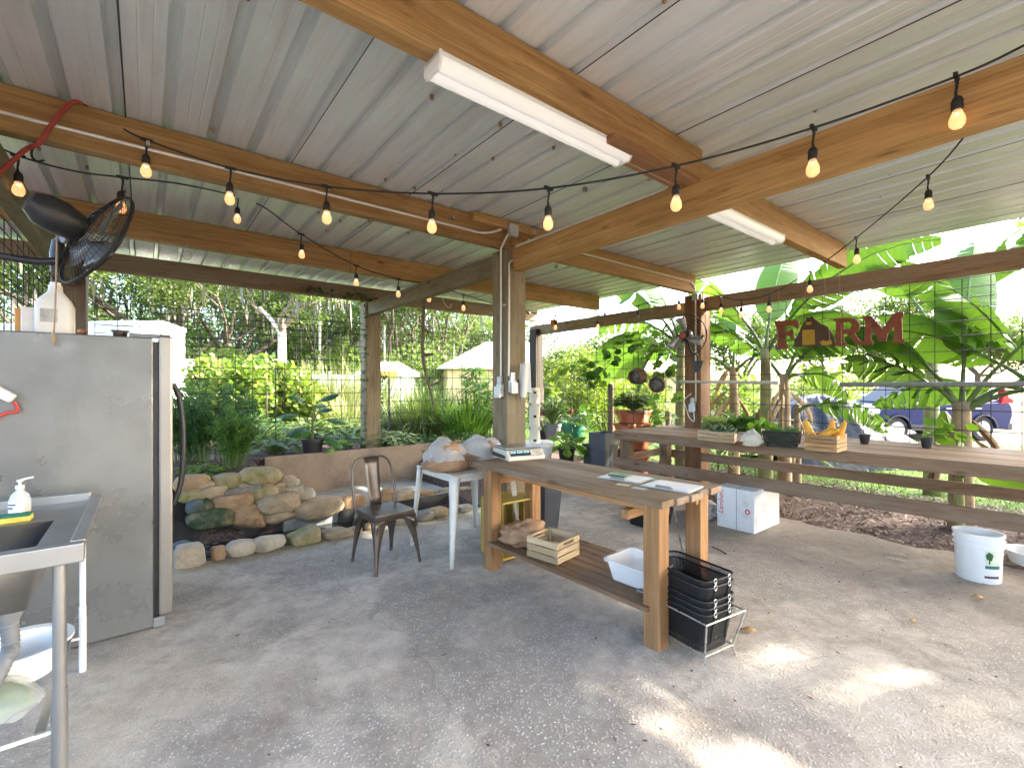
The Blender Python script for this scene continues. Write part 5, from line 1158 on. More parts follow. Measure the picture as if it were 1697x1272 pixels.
# floor edge stones rest on the floor's rim
for lab, px, pb_, w_, h, mat, kd, yw in (('big square tan block of the floor edging, next to the fridge', 315, 936, 50, 38, PAL, 1, 0), ('small brown block of the floor edging right of the big square one', 362, 926, 24, 25, ORG, 1, .2),
                                ('round pale boulder of the floor edging, left of a pair', 400, 917, 50, 27, PAL, 0, 0), ('round pale boulder with a green tinge, right of a pair on the floor edge', 445.5, 907, 54, 26, PAL, 0, 0),
                                ('wedge shaped flagstone on the floor edge', 505, 902, 49, 28, OLV, 3, 0), ('long flat brown slab on the floor edge', 558, 889, 44, 13, TAN, 2, 0), ('short flat block on the floor edge left of the chair leg', 586, 881, 22, 11, TAN, 1, .2),
                                ('small upright pebble on the floor edge behind the chair', 610, 876, 10, 13, ORG, 0, 0), ('thin slab on the floor edge seen between the chair legs', 662, 870, 19, 7, TAN, 2, 0), ('brown slab on the floor edge right of the chair', 702, 862, 30, 14, GRY, 1, 0),
                                ('round tan stone on the floor edge under the white table', 727, 857, 28, 17, TAN, 0, 0), ('flat stone on the floor edge next to the yellow crate', 769, 851, 22, 10, GRY, 2, 0)):
    q = PV(px, 1.1); k = (A.x-(px-CX)/FL*A.y)*FL/q.y; hh_ = h/FL*q.y; stone(lab, V(q.x, q.y, hh_*.42), (w_/k*1.02, min(.3, w_/k*.8), hh_*.95), mat, int(px*3), kd, 0, G2, yw)
stone('blue grey ball shaped stone in the water beside the fridge', PV(302, 1.5, -.03), (.22, .22, .24), BLU, 5)
stone('half hidden tan stone behind the big square block', PV(297, 1.25, .03), (.12, .15, .16), TAN, 8)
# dark pebbles
mb = MB()
for i in range(170):
    c = UV(random.uniform(-3.2, -1.9), random.uniform(1.3, 1.95), -.135+random.uniform(0, .05)); a_ = random.uniform(.02, .05)
    an = random.uniform(0, 3); mb.lathe(c, [(.001, -a_*.5), (a_*.7, -a_*.3), (a_, 0), (a_*.7, a_*.3), (.001, a_*.45)], 7)
tag(mb.build('pebbles', plain('wet_pebble', (.05, .055, .065), .25, 0, .5, 9), smooth='all'), 'dark wet pebbles in the stream bed', 'pebbles', kind='stuff')
# ---------------------------------------------------------------- foliage materials
OAKL = leafm('oak_leaf', [(.04, .066, .02), (.09, .135, .034), (.155, .205, .055), (.25, .285, .10)], .35)
PALEL = leafm('pale_tree_leaf', [(.035, .06, .014), (.07, .11, .022), (.115, .155, .035), (.18, .21, .06)], .35)
MOSSL = leafm('hanging_moss', [(.07, .075, .055), (.12, .12, .095), (.18, .18, .145)], .15, .9, (.3, .3, .25))
CITL = leafm('citrus_leaf', [(.045, .095, .012), (.12, .20, .02), (.24, .32, .035), (.42, .44, .07)], .35, .35)
VINL = leafm('vine_leaf', [(.05, .095, .016), (.12, .19, .03), (.21, .28, .05), (.36, .35, .10)], .4)
FEAL = leafm('feathery_leaf', [(.018, .06, .018), (.035, .11, .03), (.07, .17, .05)], .3)
GRNL = leafm('garden_leaf', [(.035, .09, .016), (.07, .17, .03), (.14, .27, .05)], .38)
BRTL = leafm('bright_leaf', [(.10, .22, .02), (.19, .36, .03), (.32, .50, .06)], .42)
GRSL = leafm('grass_blade', [(.06, .11, .03), (.13, .20, .055), (.24, .29, .10), (.42, .36, .16)], .3)
REDL = leafm('reed_blade', [(.18, .20, .08), (.34, .33, .16), (.50, .45, .26)], .3)
LAWN = leafm('lawn_blade', [(.045, .09, .016), (.09, .16, .024), (.16, .23, .04)], .3)
COLL = leafm('collard_leaf', [(.03, .095, .03), (.06, .16, .05), (.11, .24, .08)], .3, .5, None, True)
BANL = leafm('banana_leaf', [(.014, .05, .008), (.03, .105, .012), (.065, .175, .018), (.12, .235, .025)], .40, .3, None, True)
DRYL = leafm('dry_banana_leaf', [(.16, .10, .05), (.30, .21, .11), (.42, .32, .18)], .2, .8, (.5, .35, .2))
TRUNK = plain('tree_bark', (.13, .105, .08), .9, 0, .35, 6, .7, 16); PTRUNK = plain('pale_bark', (.50, .47, .42), .85, 0, .2, 5, .4, 16)
STEMG = plain('green_stem', (.11, .17, .045), .6, 0, .3, 9)
BSTEM = plain('banana_stem', (.24, .25, .09), .55, 0, .35, 5, .3, 14, dirt=(.14, .085, .045)); BSTEMD = plain('dry_banana_stem', (.33, .235, .14), .75, 0, .4, 6, .5, 14, dirt=(.10, .065, .04))
def cl(mb, pts, size, jit=.35, up=.2, asp=.5, six=False, rb=0, mi=0, droop=0.0, centre=None):
    n = len(pts); d = unit(n); d[:, 2] = d[:, 2]*.7-droop
    if centre is not None: d = d*.7+.6*nrm(pts-np.array(centre))
    d = nrm(d); nn = unit(n); nn[:, 2] = np.abs(nn[:, 2])+up; nn = nrm(np.cross(np.cross(d, nn), d)); L = size*(1+jit*(RS.rand(n)*2-1))
    rnd = np.clip(RS.beta(2, 2, n)+rb, 0, 1); return mb.leaves(pts, d, nn, L, L*asp, rnd, mi, six)
def ball(n, c, r, hollow=.45):
    x = unit(n)*(hollow+(1-hollow)*RS.rand(n)**.5)[:, None]; return x*np.array(r)+np.array(c)
def limb(mb, p, d, L, r, depth, out):
    p = Vector(p); pts = [p]; q = p.copy(); dd = Vector(d).normalized(); k = 4
    for i in range(k):
        dd = (dd+Vector((random.gauss(0, .16), random.gauss(0, .16), random.gauss(.03, .1)))).normalized(); q = q+dd*L/k; pts.append(q)
    mb.tube(pts, [r*(1-.45*i/k) for i in range(k+1)], 7 if depth > 1 else 5, caps=False)
    if depth == 0: out.append(q); return
    for j in range(random.choice((2, 3)) if depth > 1 else 3):
        a = random.uniform(0, 6.28); s = Vector((math.cos(a), math.sin(a), random.uniform(-.05, .7))); limb(mb, pts[-1] if j < 2 else pts[-2], dd*.75+s*.75, L*random.uniform(.6, .8), r*.55, depth-1, out)
def tree(name, label, c, h, spread, trunk_h, mat, n=9000, leaf=.24, moss=0, tr=.25, bark=None, group=None, depth=3, clump=None, lean=(0, 0), rb=0, fill=12):
    c = Vector((c[0], c[1], gz(c)-.05)); t = thing(name, label, 'tree', c, group)
    mb = MB(); tips = []; top = c+V(lean[0], lean[1], trunk_h); mb.tube([c, c.lerp(top, .5)+V(.1*tr, 0, 0), top], [tr*1.35, tr, tr*.85], 10, caps=False)
    if bark: mb.build('trunk', bark, t, smooth='all'); mb = MB(); bark = TRUNK
    for j in range(4):
        a = 6.28*j/4+random.uniform(-.4, .4); limb(mb, top-UP*random.uniform(0, trunk_h*.15), V(math.cos(a), math.sin(a), random.uniform(.35, 1.1)), (h-trunk_h)*.42, tr*.6, depth-1, tips)
    mb.build('limbs' if bark else 'trunk', TRUNK, t, smooth='all')
    cen = [np.array(x) for x in tips]
    for j in range(fill):
        x = unit(1)[0]*(.55+.45*random.random()); cen.append(np.array([top.x+x[0]*spread, top.y+x[1]*spread, trunk_h+c.z+(h-trunk_h)*(.5+.5*x[2])]))
    k = n//len(cen); mb = MB()
    for q in cen:
        r = (clump or spread*.34)*random.uniform(.7, 1.25); b_ = random.uniform(-.22, .22)+rb; cl(mb, ball(k, q, (r, r, r*.62)), leaf, .4, .4, .55, False, b_)
    mb.build('crown', mat, t)
    if moss:
        mb = MB(); pos = np.array([cen[random.randrange(len(cen))]+np.array([random.gauss(0, spread*.2), random.gauss(0, spread*.2), -spread*.1]) for _ in range(moss)])
        cl_ = MB(); d = np.tile([0, 0, -1.0], (moss, 1))+unit(moss)*.06; nn = unit(moss); nn[:, 2] *= .1; mb.leaves(pos, nrm(d), nrm(nn), .6+1.1*RS.rand(moss), .10+.12*RS.rand(moss), RS.rand(moss)); mb.build('spanish_moss', MOSSL, t)['kind'] = 'stuff'
    return t
# ---------------------------------------------------------------- far oaks on the left
GT = 'moss hung oaks beyond the garden'
for lab, px, Y, h, sp, th, n, ms in (('oak with hanging moss at the far left, over the white trailer', 175, 27, 12, 4.6, 3.6, 11000, 160), ('dense oak seen right of the trailer, left of the pale trunk', 300, 30, 13, 5.2, 4.0, 12000, 200), ('dark oak just left of the pale leaning trunk', 395, 34, 14, 5.0, 4.6, 10000, 220),
                                    ('oak behind the utility pole', 545, 38, 13, 4.8, 5.2, 8000, 170), ('oak between the ivy post and the hanging branch', 650, 33, 13, 4.8, 4.0, 10000, 240), ('broad oak over the white hipped roof', 745, 36, 12, 5.2, 4.0, 11000, 140),
                                    ('oak seen through the wire panel at the left end', 20, 24, 12, 4.6, 3.2, 8000, 90), ('oak whose crown shows left of the dark far post', 830, 48, 11, 5.0, 4.0, 6000, 60)):
    q = P(px, 640, Y); tree('oak_tree', lab, q, h, sp, th*.62, OAKL if px != 745 else PALEL, int(n*1.6), .21, ms, .32, None, GT, rb=.06)
t = tree('pale_trunk_tree', 'tree with a pale bare forked trunk behind the vines', P(467, 640, 24), 9.5, 3.2, 4.9, OAKL, 4200, .26, 90, .22, PTRUNK, None, 3, .9); 
q = P(467, 640, 24); mb = MB(); mb.tube([V(q.x, q.y, 4.2), V(q.x-.5, q.y, 4.9), V(q.x-1.1, q.y-.1, 5.6)], [.13, .1, .06], 8); mb.build('branch', PTRUNK, t, smooth='all')
# understorey beyond the garden: individual bushes
def bush(name, label, c, r, h, mat, n, leaf, group=None, asp=.5, z0=None, six=False, rb=0, stems=5, hollow=.3, cat='shrub', lobes=6):
    c = Vector((c[0], c[1], gz(c) if z0 is None else z0)); t = thing(name, label, cat, c, group); mb = MB()
    for j in range(stems):
        a = 6.28*j/max(stems, 1)+random.random(); mb.tube(bez(c, c+V(.15*r*math.cos(a), .15*r*math.sin(a), h*.5), c+V(.6*r*math.cos(a), .6*r*math.sin(a), h*.8), 4), [.02*h**.5, .017*h**.5, .013*h**.5, .01*h**.5, .006*h**.5], 5)
    if stems: mb.build('stem', TRUNK if h > 1.2 else STEMG, t)
    mb = MB()
    for j in range(lobes):
        x = unit(1)[0]; q = np.array([c.x+x[0]*r*.5, c.y+x[1]*r*.5, c.z+h*(.52+.26*x[2])]); rr = random.uniform(.5, .75); cl(mb, ball(n//lobes, q, (r*rr, r*rr, h*.36*random.uniform(.8, 1.15)), hollow), leaf, .4, .3, asp, six, random.uniform(-.15, .15)+rb, 0, 0, c+UP*h*.4)
    mb.build('foliage', mat, t); return t
for i, (px, Y, r, h, m_, lab) in enumerate(((60, 22, 2.2, 3.4, OAKL, 'dark bush beyond the fence panel at the far left'), (330, 24, 2.4, 3.2, OAKL, 'dark bush behind the small white shed'), (410, 27, 2.6, 3.6, PALEL, 'light green bush between the small white shed and the pale trunk'), (505, 28, 2.6, 3.6, OAKL, 'dark bush right of the pale trunk'), (590, 30, 2.6, 3.8, PALEL, 'light bush behind the ivy post'), (690, 29, 2.8, 4.2, OAKL, 'dark bush left of the hipped roof house'), (225, 25, 2.2, 3.6, OAKL, 'dark bush between the trailer and the small shed'), (760, 37, 3, 4.6, OAKL, 'dark bush above the hipped roof'), (130, 26, 2.5, 4.5, PALEL, 'light green bush over the trailer roof'))):
    bush('background_bush', lab, P(px, 640, Y), r, h, m_, 2600, .26, 'bushes at the wood edge')
# ---------------------------------------------------------------- right background trees
for lab, px, Y, h, sp, th, n, mt in (('pale sunlit tree far behind the banana leaves, left of the sign', 1230, 40, 9, 4.6, 2.4, 7000, PALEL), ('pale tree far behind the FARM letters', 1370, 46, 10, 5.2, 2.6, 8000, PALEL), ('yellow green tree beyond the car, right of the sign', 1490, 42, 11.5, 4.6, 2.8, 8000, PALEL),
                                 ('grey green tree far behind the big banana plant', 1620, 48, 9, 4.6, 3, 6000, OAKL), ('pale tree at the right picture edge beyond the drive', 1720, 44, 8.5, 4.4, 3, 6000, PALEL), ('tree far behind the corner post', 1110, 38, 7, 3.6, 2.5, 5000, OAKL), ('low tree beyond the citrus bush', 1000, 34, 5.2, 3.0, 1.6, 4500, PALEL)):
    tree('far_tree', lab, P(px, 640, Y), h, sp, th, mt, n, .34, 0, .28, None, 'trees beyond the drive', rb=.12)
for lab, px, Y, r, h in (('bright low shrub beyond the tarp', 1330, 19, 1.7, 2.2), ('bright yellow green shrub above the car bonnet', 1430, 22, 2.0, 3.0), ('bright shrub over the car roof', 1505, 24, 1.8, 2.6), ('bright shrub left of the banana trunks', 1205, 18, 1.4, 2.0), ('shrub at the lawn edge behind the terracotta planter', 1075, 17, 1.3, 1.9)):
    bush('background_bush', lab, P(px, 640, Y), r, h, VINL, 2600, .17, 'sunlit shrubs along the drive', rb=.12)
# ---------------------------------------------------------------- garden plants on the left
def feathery(label, c, r, h, n, mat):
    c = Vector((c[0], c[1], gz(c))); t = thing('feathery_plant', label, 'plant', c, 'feathery herbs behind the stream'); mb = MB(); pos = []; dirs = []
    for j in range(60):
        a = random.uniform(0, 6.28); rr = r*random.random()**.6; tip = c+V(rr*math.cos(a), rr*math.sin(a), h*random.uniform(.55, 1)*(1-.25*(rr/r)**2)); b_ = bez(c+V(rr*.4*math.cos(a), rr*.4*math.sin(a), 0), c+V(rr*.5*math.cos(a), rr*.5*math.sin(a), h*.5), tip, 6); mb.tube(b_, .005, 4, caps=False)
        for q in range(n//60):
            f = random.uniform(.25, 1); p = b_[min(6, int(f*6.99))]; pos.append(p+Vector(unit(1)[0])*.09*r)
    mb.build('stem', STEMG, t); m2 = MB(); p = np.array(pos); d = unit(len(p)); d[:, 2] = np.abs(d[:, 2])*.8+.15; m2.leaves(p, nrm(d), unit(len(p)), .075, .008, RS.rand(len(p))); p2 = p[::2]; d = unit(len(p2)); m2.leaves(p2, nrm(d), unit(len(p2)), .05, .014, RS.rand(len(p2))); m2.build('foliage', mat, t)
feathery('big dark feathery herb behind the upper left wall stones', P(352, 700, 6.3), .62, 1.12, 9000, FEAL); feathery('lighter feathery herb right of the dark one, above the stacked stones', P(388, 740, 5.75), .3, .72, 4200, GRNL); feathery('feathery herb at the left, half hidden by the fridge handle', P(305, 700, 6.2), .45, .95, 5000, FEAL)
def leafy(label, c, r, h, n, mat, leaf, name='leafy_plant', group=None, z0=None, asp=.75, rb=0):
    """low rosette of stalked leaves"""
    c = Vector((c[0], c[1], gz(c) if z0 is None else z0)); t = thing(name, label, 'plant', c, group); ms, ml = MB(), MB(); P_, D_, N_ = [], [], []
    for j in range(n):
        a = random.uniform(0, 6.28); f = random.random()**.6; tip = c+V(r*f*math.cos(a), r*f*math.sin(a), h*random.uniform(.45, 1)*(1-.4*f*f)); ms.tube(bez(c, c+(tip-c)*.4+UP*h*.25, tip, 3), .004+.004*h, 4, caps=False)
        d = V(math.cos(a), math.sin(a), random.uniform(-.35, .25)).normalized(); P_.append(tip); D_.append(d); N_.append((V(0, 0, 1)+d*.2+Vector(unit(1)[0])*.35).normalized())
    ms.build('stem', STEMG, t); ml.leaves(np.array(P_), np.array(D_), np.array(N_), leaf*(.7+.6*RS.rand(n)), leaf*asp*(.7+.5*RS.rand(n)), np.clip(RS.rand(n)+rb, 0, 1), 0, True); ml.build('foliage', mat, t); return t
for lab, px, py, Y, r, h, n, mt, lf in (('bright ground leaves at the wall top between two stones', 330, 790, 5.35, .3, .16, 90, BRTL, .07), ('low squash plant behind the board at its left end', 455, 730, 7.0, .5, .3, 80, GRNL, .13), ('leafy low plant left of the potted collard', 425, 700, 7.6, .5, .5, 120, GRNL, .12), ('low ribbed greens right of the potted collard', 560, 735, 7.5, .35, .35, 70, GRNL, .15),
                                   ('dark low leafy mound right of the ivy post', 640, 735, 7.6, .5, .34, 150, COLL, .10), ('green leafy mound behind the board, before the grass clump', 700, 725, 8.3, .7, .34, 200, GRNL, .09), ('green leafy mound behind the white plastic bags', 770, 722, 8.4, .7, .42, 220, GRNL, .09), ('yellow green mound left of the grass clump', 640, 700, 9.6, .7, .5, 200, VINL, .12), ('bright green mound in the garden, between vines and collard', 510, 690, 9.5, .7, .5, 200, VINL, .12), ('green mound behind the feathery herbs', 380, 690, 9, .9, .6, 240, GRNL, .11), ('leafy plant in the middle of the far garden', 575, 700, 10.5, .8, .6, 200, VINL, .13)):
    leafy(lab, P(px, py, Y), r, h, n, mt, lf, group='low garden greens')
# vines on stakes
for lab, px, Y, r, h, n in (('pale vine on stakes, leftmost of the row', 345, 11.5, .8, 1.55, 1500), ('pale yellowing vine on stakes, in the middle of the row', 400, 11.2, .9, 1.75, 1900), ('pale vine on stakes before the pale tree trunk', 452, 11.6, .85, 1.65, 1600), ('pale vine at the right end of the row, left of the reeds', 500, 12.2, .8, 1.5, 1300)):
    t = bush('climbing_vine', lab, P(px, 640, Y), r, h, VINL, n, .13, 'vines in the garden row', .8, None, True, .1, 4, .2, 'vine'); q = P(px, 640, Y); z = gz(q); mb = MB()
    for s in (-.4, .3): mb.tube([V(q.x+s, q.y-.1, z), V(q.x+s, q.y-.1, z+h*.95)], .014, 5)
    for k_ in (0,): mb.build('stakes', DARKW, t)['kind'] = 'stuff'
def stick(name, label, cat, px, Y, ytop, r, mat):
    q = P(px, 640, Y); mb = MB(); mb.tube([V(q.x, q.y, gz(q)-.05), P(px, ytop, Y)], r, 8); return tag(mb.build(name, mat, smooth=True), label, cat)
stick('garden_stake', 'thin black garden stake in front of the vines', 'stake', 457, 8.0, 605, .012, BLACKW); stick('garden_stake', 'short black stake between the vines', 'stake', 442, 10.5, 650, .02, DARKW); stick('garden_stake', 'brown stake right of the ivy post before the white shed', 'stake', 645, 9.0, 628, .022, BARK)
stick('utility_pole', 'thin pale metal pole beyond the garden', 'pole', 530, 30, 430, .09, PTRUNK); stick('utility_pole', 'second pale metal pole, right of the ivy post', 'pole', 637, 31, 540, .07, PTRUNK)
# grasses
def grass_clump(label, c, r, h, n, mat, w_=.014, bend=.5, group=None, z0=None):
    c = Vector((c[0], c[1], gz(c) if z0 is None else z0)); mb = MB(); a = RS.rand(n)*6.28; rr = r*.3*RS.rand(n)**.5; pos = np.stack([c.x+rr*np.cos(a), c.y+rr*np.sin(a), np.full(n, c.z-.02)], 1); a2 = a+RS.normal(0, .4, n); tl = .12+.75*RS.rand(n)**1.2; d = nrm(np.stack([np.cos(a2)*tl, np.sin(a2)*tl, np.ones(n)], 1))
    mb.blades(pos, d, h*(.65+.55*RS.rand(n)), w_*(.7+.6*RS.rand(n)), bend*(.3+RS.rand(n)), RS.rand(n), 5); return tag(mb.build('grass_clump', mat), label, 'grass clump', group)
GG = 'grass clumps in the garden'
grass_clump('big arching lemongrass clump behind the hanging branch', P(705, 640, 9.7), 1.2, 1.75, 1500, GRSL, .016, .55, GG); grass_clump('grass clump left of the big lemongrass', P(662, 640, 10.2), .9, 1.5, 800, GRSL, .015, .6, GG); grass_clump('upright green grass clump left of the middle post', P(775, 640, 9.0), .7, 1.5, 700, GRNL, .018, .35, GG)
grass_clump('tall straw coloured reeds left of the ivy post', P(553, 640, 13), 1.3, 2.3, 900, REDL, .022, .4, GG); grass_clump('tall thin reeds right behind the ivy post', P(625, 640, 13.5), 1.2, 2.7, 500, GRSL, .02, .4, GG); grass_clump('dry reeds at the foot of the ivy post', P(580, 640, 11.5), .8, 1.5, 500, REDL, .018, .5, GG)
# cassava like plants with whorls
def whorl(label, px, Y, h, n=9):
    q = P(px, 640, Y); c = V(q.x, q.y, gz(q)); t = thing('tall_leafy_plant', label, 'plant', c, 'tall leafy plants left of the middle post'); ms, ml = MB(), MB(); P_, D_, N_ = [], [], []
    for s in range(3):
        top = c+V(random.uniform(-.25, .25), random.uniform(-.25, .25), h*random.uniform(.75, 1)); ms.tube(bez(c, c+(top-c)*.5+V(.05, 0, 0), top, 5), .015, 6)
        for j in range(46):
            f = random.uniform(.3, 1); p = c.lerp(top, f); a = random.uniform(0, 6.28)
            for k in range(5): d = V(math.cos(a+.5*(k-2)), math.sin(a+.5*(k-2)), random.uniform(-.4, .35)).normalized(); P_.append(p+V(math.cos(a), math.sin(a), 0)*.16); D_.append(d); N_.append((UP+Vector(unit(1)[0])*.3).normalized())
    ms.build('stem', STEMG, t); k = len(P_); ml.leaves(np.array(P_), np.array(D_), np.array(N_), .2, .045, RS.rand(k)*.8+.2, 0, True); ml.build('foliage', GRNL, t)
whorl('tall whorled plant whose top reaches the hipped roof, left of the middle post', 788, 10.2, 2.0); whorl('shorter whorled plant beside the middle post', 806, 9.4, 1.6)
# broad leaf mesh used for collards, banana and squash
def broad(mb, base, az, elev, L, W, droop, seg=9, rnd=.5, shape=.5, torn=0.0, vang=.35, roll=0.0, pet=0.0, curl=0.0):
    """leaf with a midrib curve; torn = share of cross strips that hang free"""
    p = Vector(base); el = elev; h = V(math.cos(az), math.sin(az), 0); side = V(-math.sin(az), math.cos(az), 0); pts = []; fr = []
    for i in range(seg+1):
        d = h*math.cos(el)+UP*math.sin(el); n = (UP*math.cos(el)-h*math.sin(el)); pts.append(p.copy()); fr.append((d, n)); p = p+d*L/seg; el -= droop/seg*(.4+1.2*i/seg); 
    vs = []; gc = []; fs = []; cr, sr = math.cos(roll), math.sin(roll)
    def wd(f): return W*.5*max(.02, math.sin(math.pi*min(1, f**shape*.97+.015))**.62)
    for sgn in (-1, 1):
        f0 = 0; hang = vang
        i = 0
        while i < seg:
            t_ = torn and random.random() < torn
            a0, a1 = i/seg, (i+1)/seg
            if t_: hang = vang+random.uniform(-.1, .95)
            else: hang = hang*.5+vang*.5
            row = []
            for f, k in ((a0+(.004 if t_ else 0), i), (a1-(.012 if t_ else 0), i+1)):
                d, n = fr[k]; s_ = (side*cr+n*sr)*sgn; nn = n*cr-side*sr; o = pts[k] if True else 0
                w_ = wd(f); v1 = s_*math.cos(hang)-nn*math.sin(hang); v2 = s_*math.cos(hang+curl+.3)-nn*math.sin(hang+curl+.3)
                row.append([(o, 0), (o+v1*w_*.5+d*w_*.12, .5), (o+v1*w_*.5+v2*w_*.5+d*w_*.34, 1)])
            k0 = len(vs)
            for r_, f in zip(row, (a0, a1)):
                for q, z in r_: vs.append(q); gc.append((rnd, f+z*.06, z))
            for m_ in range(2):
                q = (k0+m_, k0+m_+1, k0+3+m_+1, k0+3+m_); fs.append(q if sgn > 0 else q[::-1])
            i += 1
    mb.add(vs, fs, gc); return pts
def potm(name, c, r0, r1, h, mat, parent, n=28):
    mb = MB(); mb.lathe(c, [(.001, .004), (r0*.97, 0), (r0, .006), (r1*.95, h*.86), (r1*1.06, h*.87), (r1*1.06, h), (r1*.96, h), (r1*.93, h*.8), (.001, h*.8)], n); return mb.build(name, mat, parent, smooth=True)
def collard(label, c, n, L, z0=None, pot=None, mat=COLL, name='collard_plant', stalk=.25, group=None):
    c = Vector((c[0], c[1], gz(c) if z0 is None else z0)); t = thing(name, label, 'plant', c, group); b0 = c.copy()
    if pot: potm('pot', c, *pot, t); b0 = c+UP*pot[2]*.8
    ms, ml = MB(), MB(); top = b0+UP*stalk; ms.tube([b0, top], [.022, .016], 7)
    for j in range(n):
        a = j*2.4+random.uniform(-.3, .3); f = (j+1)/n; e = .15+1.0*f; p0 = b0.lerp(top, f); pl = L*random.uniform(.45, .8); p1 = p0+V(math.cos(a)*math.cos(e), math.sin(a)*math.cos(e), math.sin(e))*pl; ms.tube(bez(p0, p0.lerp(p1, .5)+UP*.03, p1, 4), .009, 5)
        broad(ml, p1, a, e-.5, L*random.uniform(.8, 1.15), L*random.uniform(.62, .85), 1.0, 7, random.random(), .8, 0, .25, random.uniform(-.2, .2), curl=.25)
    ms.build('stem', STEMG, t); ml.build('foliage', mat, t, smooth='all'); return t
BPOT = plain('black_nursery_pot', (.035, .03, .03), .55)
collard('big leaved collard in a black pot behind the retaining board', P(518, 747, 6.75), 9, .34, .50, (.12, .155, .24, BPOT), stalk=.42)
collard('young collard beside the board, right of the potted one', P(560, 745, 7.0), 6, .22, None, None, BRTL, stalk=.06)
# ivy on the left post and beam
def ivy(label, pts, n, r, mat=COLL, leaf=.05, name='ivy_vine'):
    t = thing(name, label, 'vine', pts[0]); mb = MB(); s = spline(pts, 6); mb.tube(s, .004, 4); mb.build('stem', BARK, t); p = np.array([s[random.randrange(len(s))]+Vector(unit(1)[0])*r for _ in range(n)]); mb = MB(); cl(mb, p, leaf, .4, .3, .8, True); mb.build('foliage', mat, t)
ivy('dark ivy creeping along the far left beam', [UV(-1.0, 3.54, 2.92), UV(-.6, 3.54, 2.88), UV(-.2, 3.53, 2.9), UV(.1, 3.53, 2.84)], 120, .05, FEAL); ivy('ivy climbing the left edge of the ivy post', [UV(-.14, 3.47, .5), UV(-.15, 3.48, 1.2), UV(-.14, 3.47, 2.0), UV(-.13, 3.48, 2.75)], 130, .035, FEAL, .04); ivy('ivy on the right edge of the ivy post', [UV(.14, 3.47, .5), UV(.13, 3.47, .9), UV(.15, 3.48, 1.5), UV(.15, 3.5, 1.7)], 90, .04, FEAL, .04)
# ---------------------------------------------------------------- right-hand middle ground: citrus, pots, tower
q = P(952, 640, 11.5); cz = gz(q); t = thing('citrus_bush', 'round sunlit citrus bush on a forked trunk behind the pots', 'tree', (q.x, q.y, cz)); mb = MB(); tips = []
mb.tube([V(q.x, q.y, cz), V(q.x+.02, q.y, cz+.5), V(q.x, q.y, cz+.85)], [.08, .065, .055], 8)
for j in range(6): a = 6.28*j/6; limb(mb, V(q.x, q.y, cz+.75), V(math.cos(a), math.sin(a), .8), .7, .035, 1, tips)
mb.build('trunk', TRUNK, t, smooth='all'); mb = MB()
for j in range(26):
    x = unit(1)[0]; c = np.array([q.x+x[0]*.8, q.y+x[1]*.8, cz+1.62+x[2]*.72]); cl(mb, ball(520, c, (.42, .42, .34), .2), .085, .4, .3, .45, False, random.uniform(-.2, .25)+.1)
mb.build('crown', CITL, t)
bush('garden_shrub', 'green shrub right of the citrus bush, behind the wooden stake', P(1000, 640, 12), .9, 2.0, CITL, 3800, .09, None, .5); bush('garden_shrub', 'green shrub left behind the white planting tower', P(900, 640, 13.5), .9, 2.3, CITL, 3600, .09, None, .5, rb=-.05)
def woodpost(label, px, Y, ytop, s):
    q = P(px, 640, Y); mb = MB(); z = gz(q); zt = P(px, ytop, Y).z; mb.lathe(V(q.x, q.y, z-.05), [(s, 0), (s, zt-z), (s*.8, zt-z+.05), (.001, zt-z+.05)], 10); return tag(mb.build('wooden_post', BARK, smooth=True), label, 'post')
woodpost('round grey wooden post left of the terracotta planter', 1012.5, 8.8, 636, .065); woodpost('dark wooden post behind the planting tower', 897, 9.6, 637, .05); woodpost('short grey post behind the counter, left of the corner post', 1107, 9.2, 680, .05)
# hydroponic tower
tc = P(886, 640, 7.4); tz = gz(tc); t = thing('planting_tower', 'cream vertical planting tower with holes standing on a white tub', 'planter', (tc.x, tc.y, tz)); r = .085; tcx = V(tc.x, tc.y, 0)
zt, zb = P(886, 644, 7.4).z, P(886, 735, 7.4).z
potm('tub', V(tc.x+.06, tc.y, tz), .17, .24, zb-tz+.04, WHITEP, t, 36)
mb = MB(); mb.lathe(tcx+UP*zb, [(r, 0), (r, zt-zb), (r*.85, zt-zb+.015), (.001, zt-zb+.015)], 28); mb.build('tower_tube', CREAMP, t, smooth=True)
for i in range(5):
    for a in ((-1.57, ) if i % 2 == 0 else (-2.5, -.64)):
        c = tcx+V(r*math.cos(a), r*math.sin(a), zt-.06-.19*i); n = V(math.cos(a), math.sin(a), .55).normalized(); mb = MB(); mb.lathe(c-n*.005, [(.034, 0), (.036, .022), (.028, .024), (.026, .012), (.001, .010)], 14, ax=n); mb.build('planting_cup', CREAMP, t, smooth=True)
        mb = MB(); mb.lathe(c+n*.008, [(.025, 0), (.001, .001)], 12, ax=n); mb.build('hole', BLACKP, t)
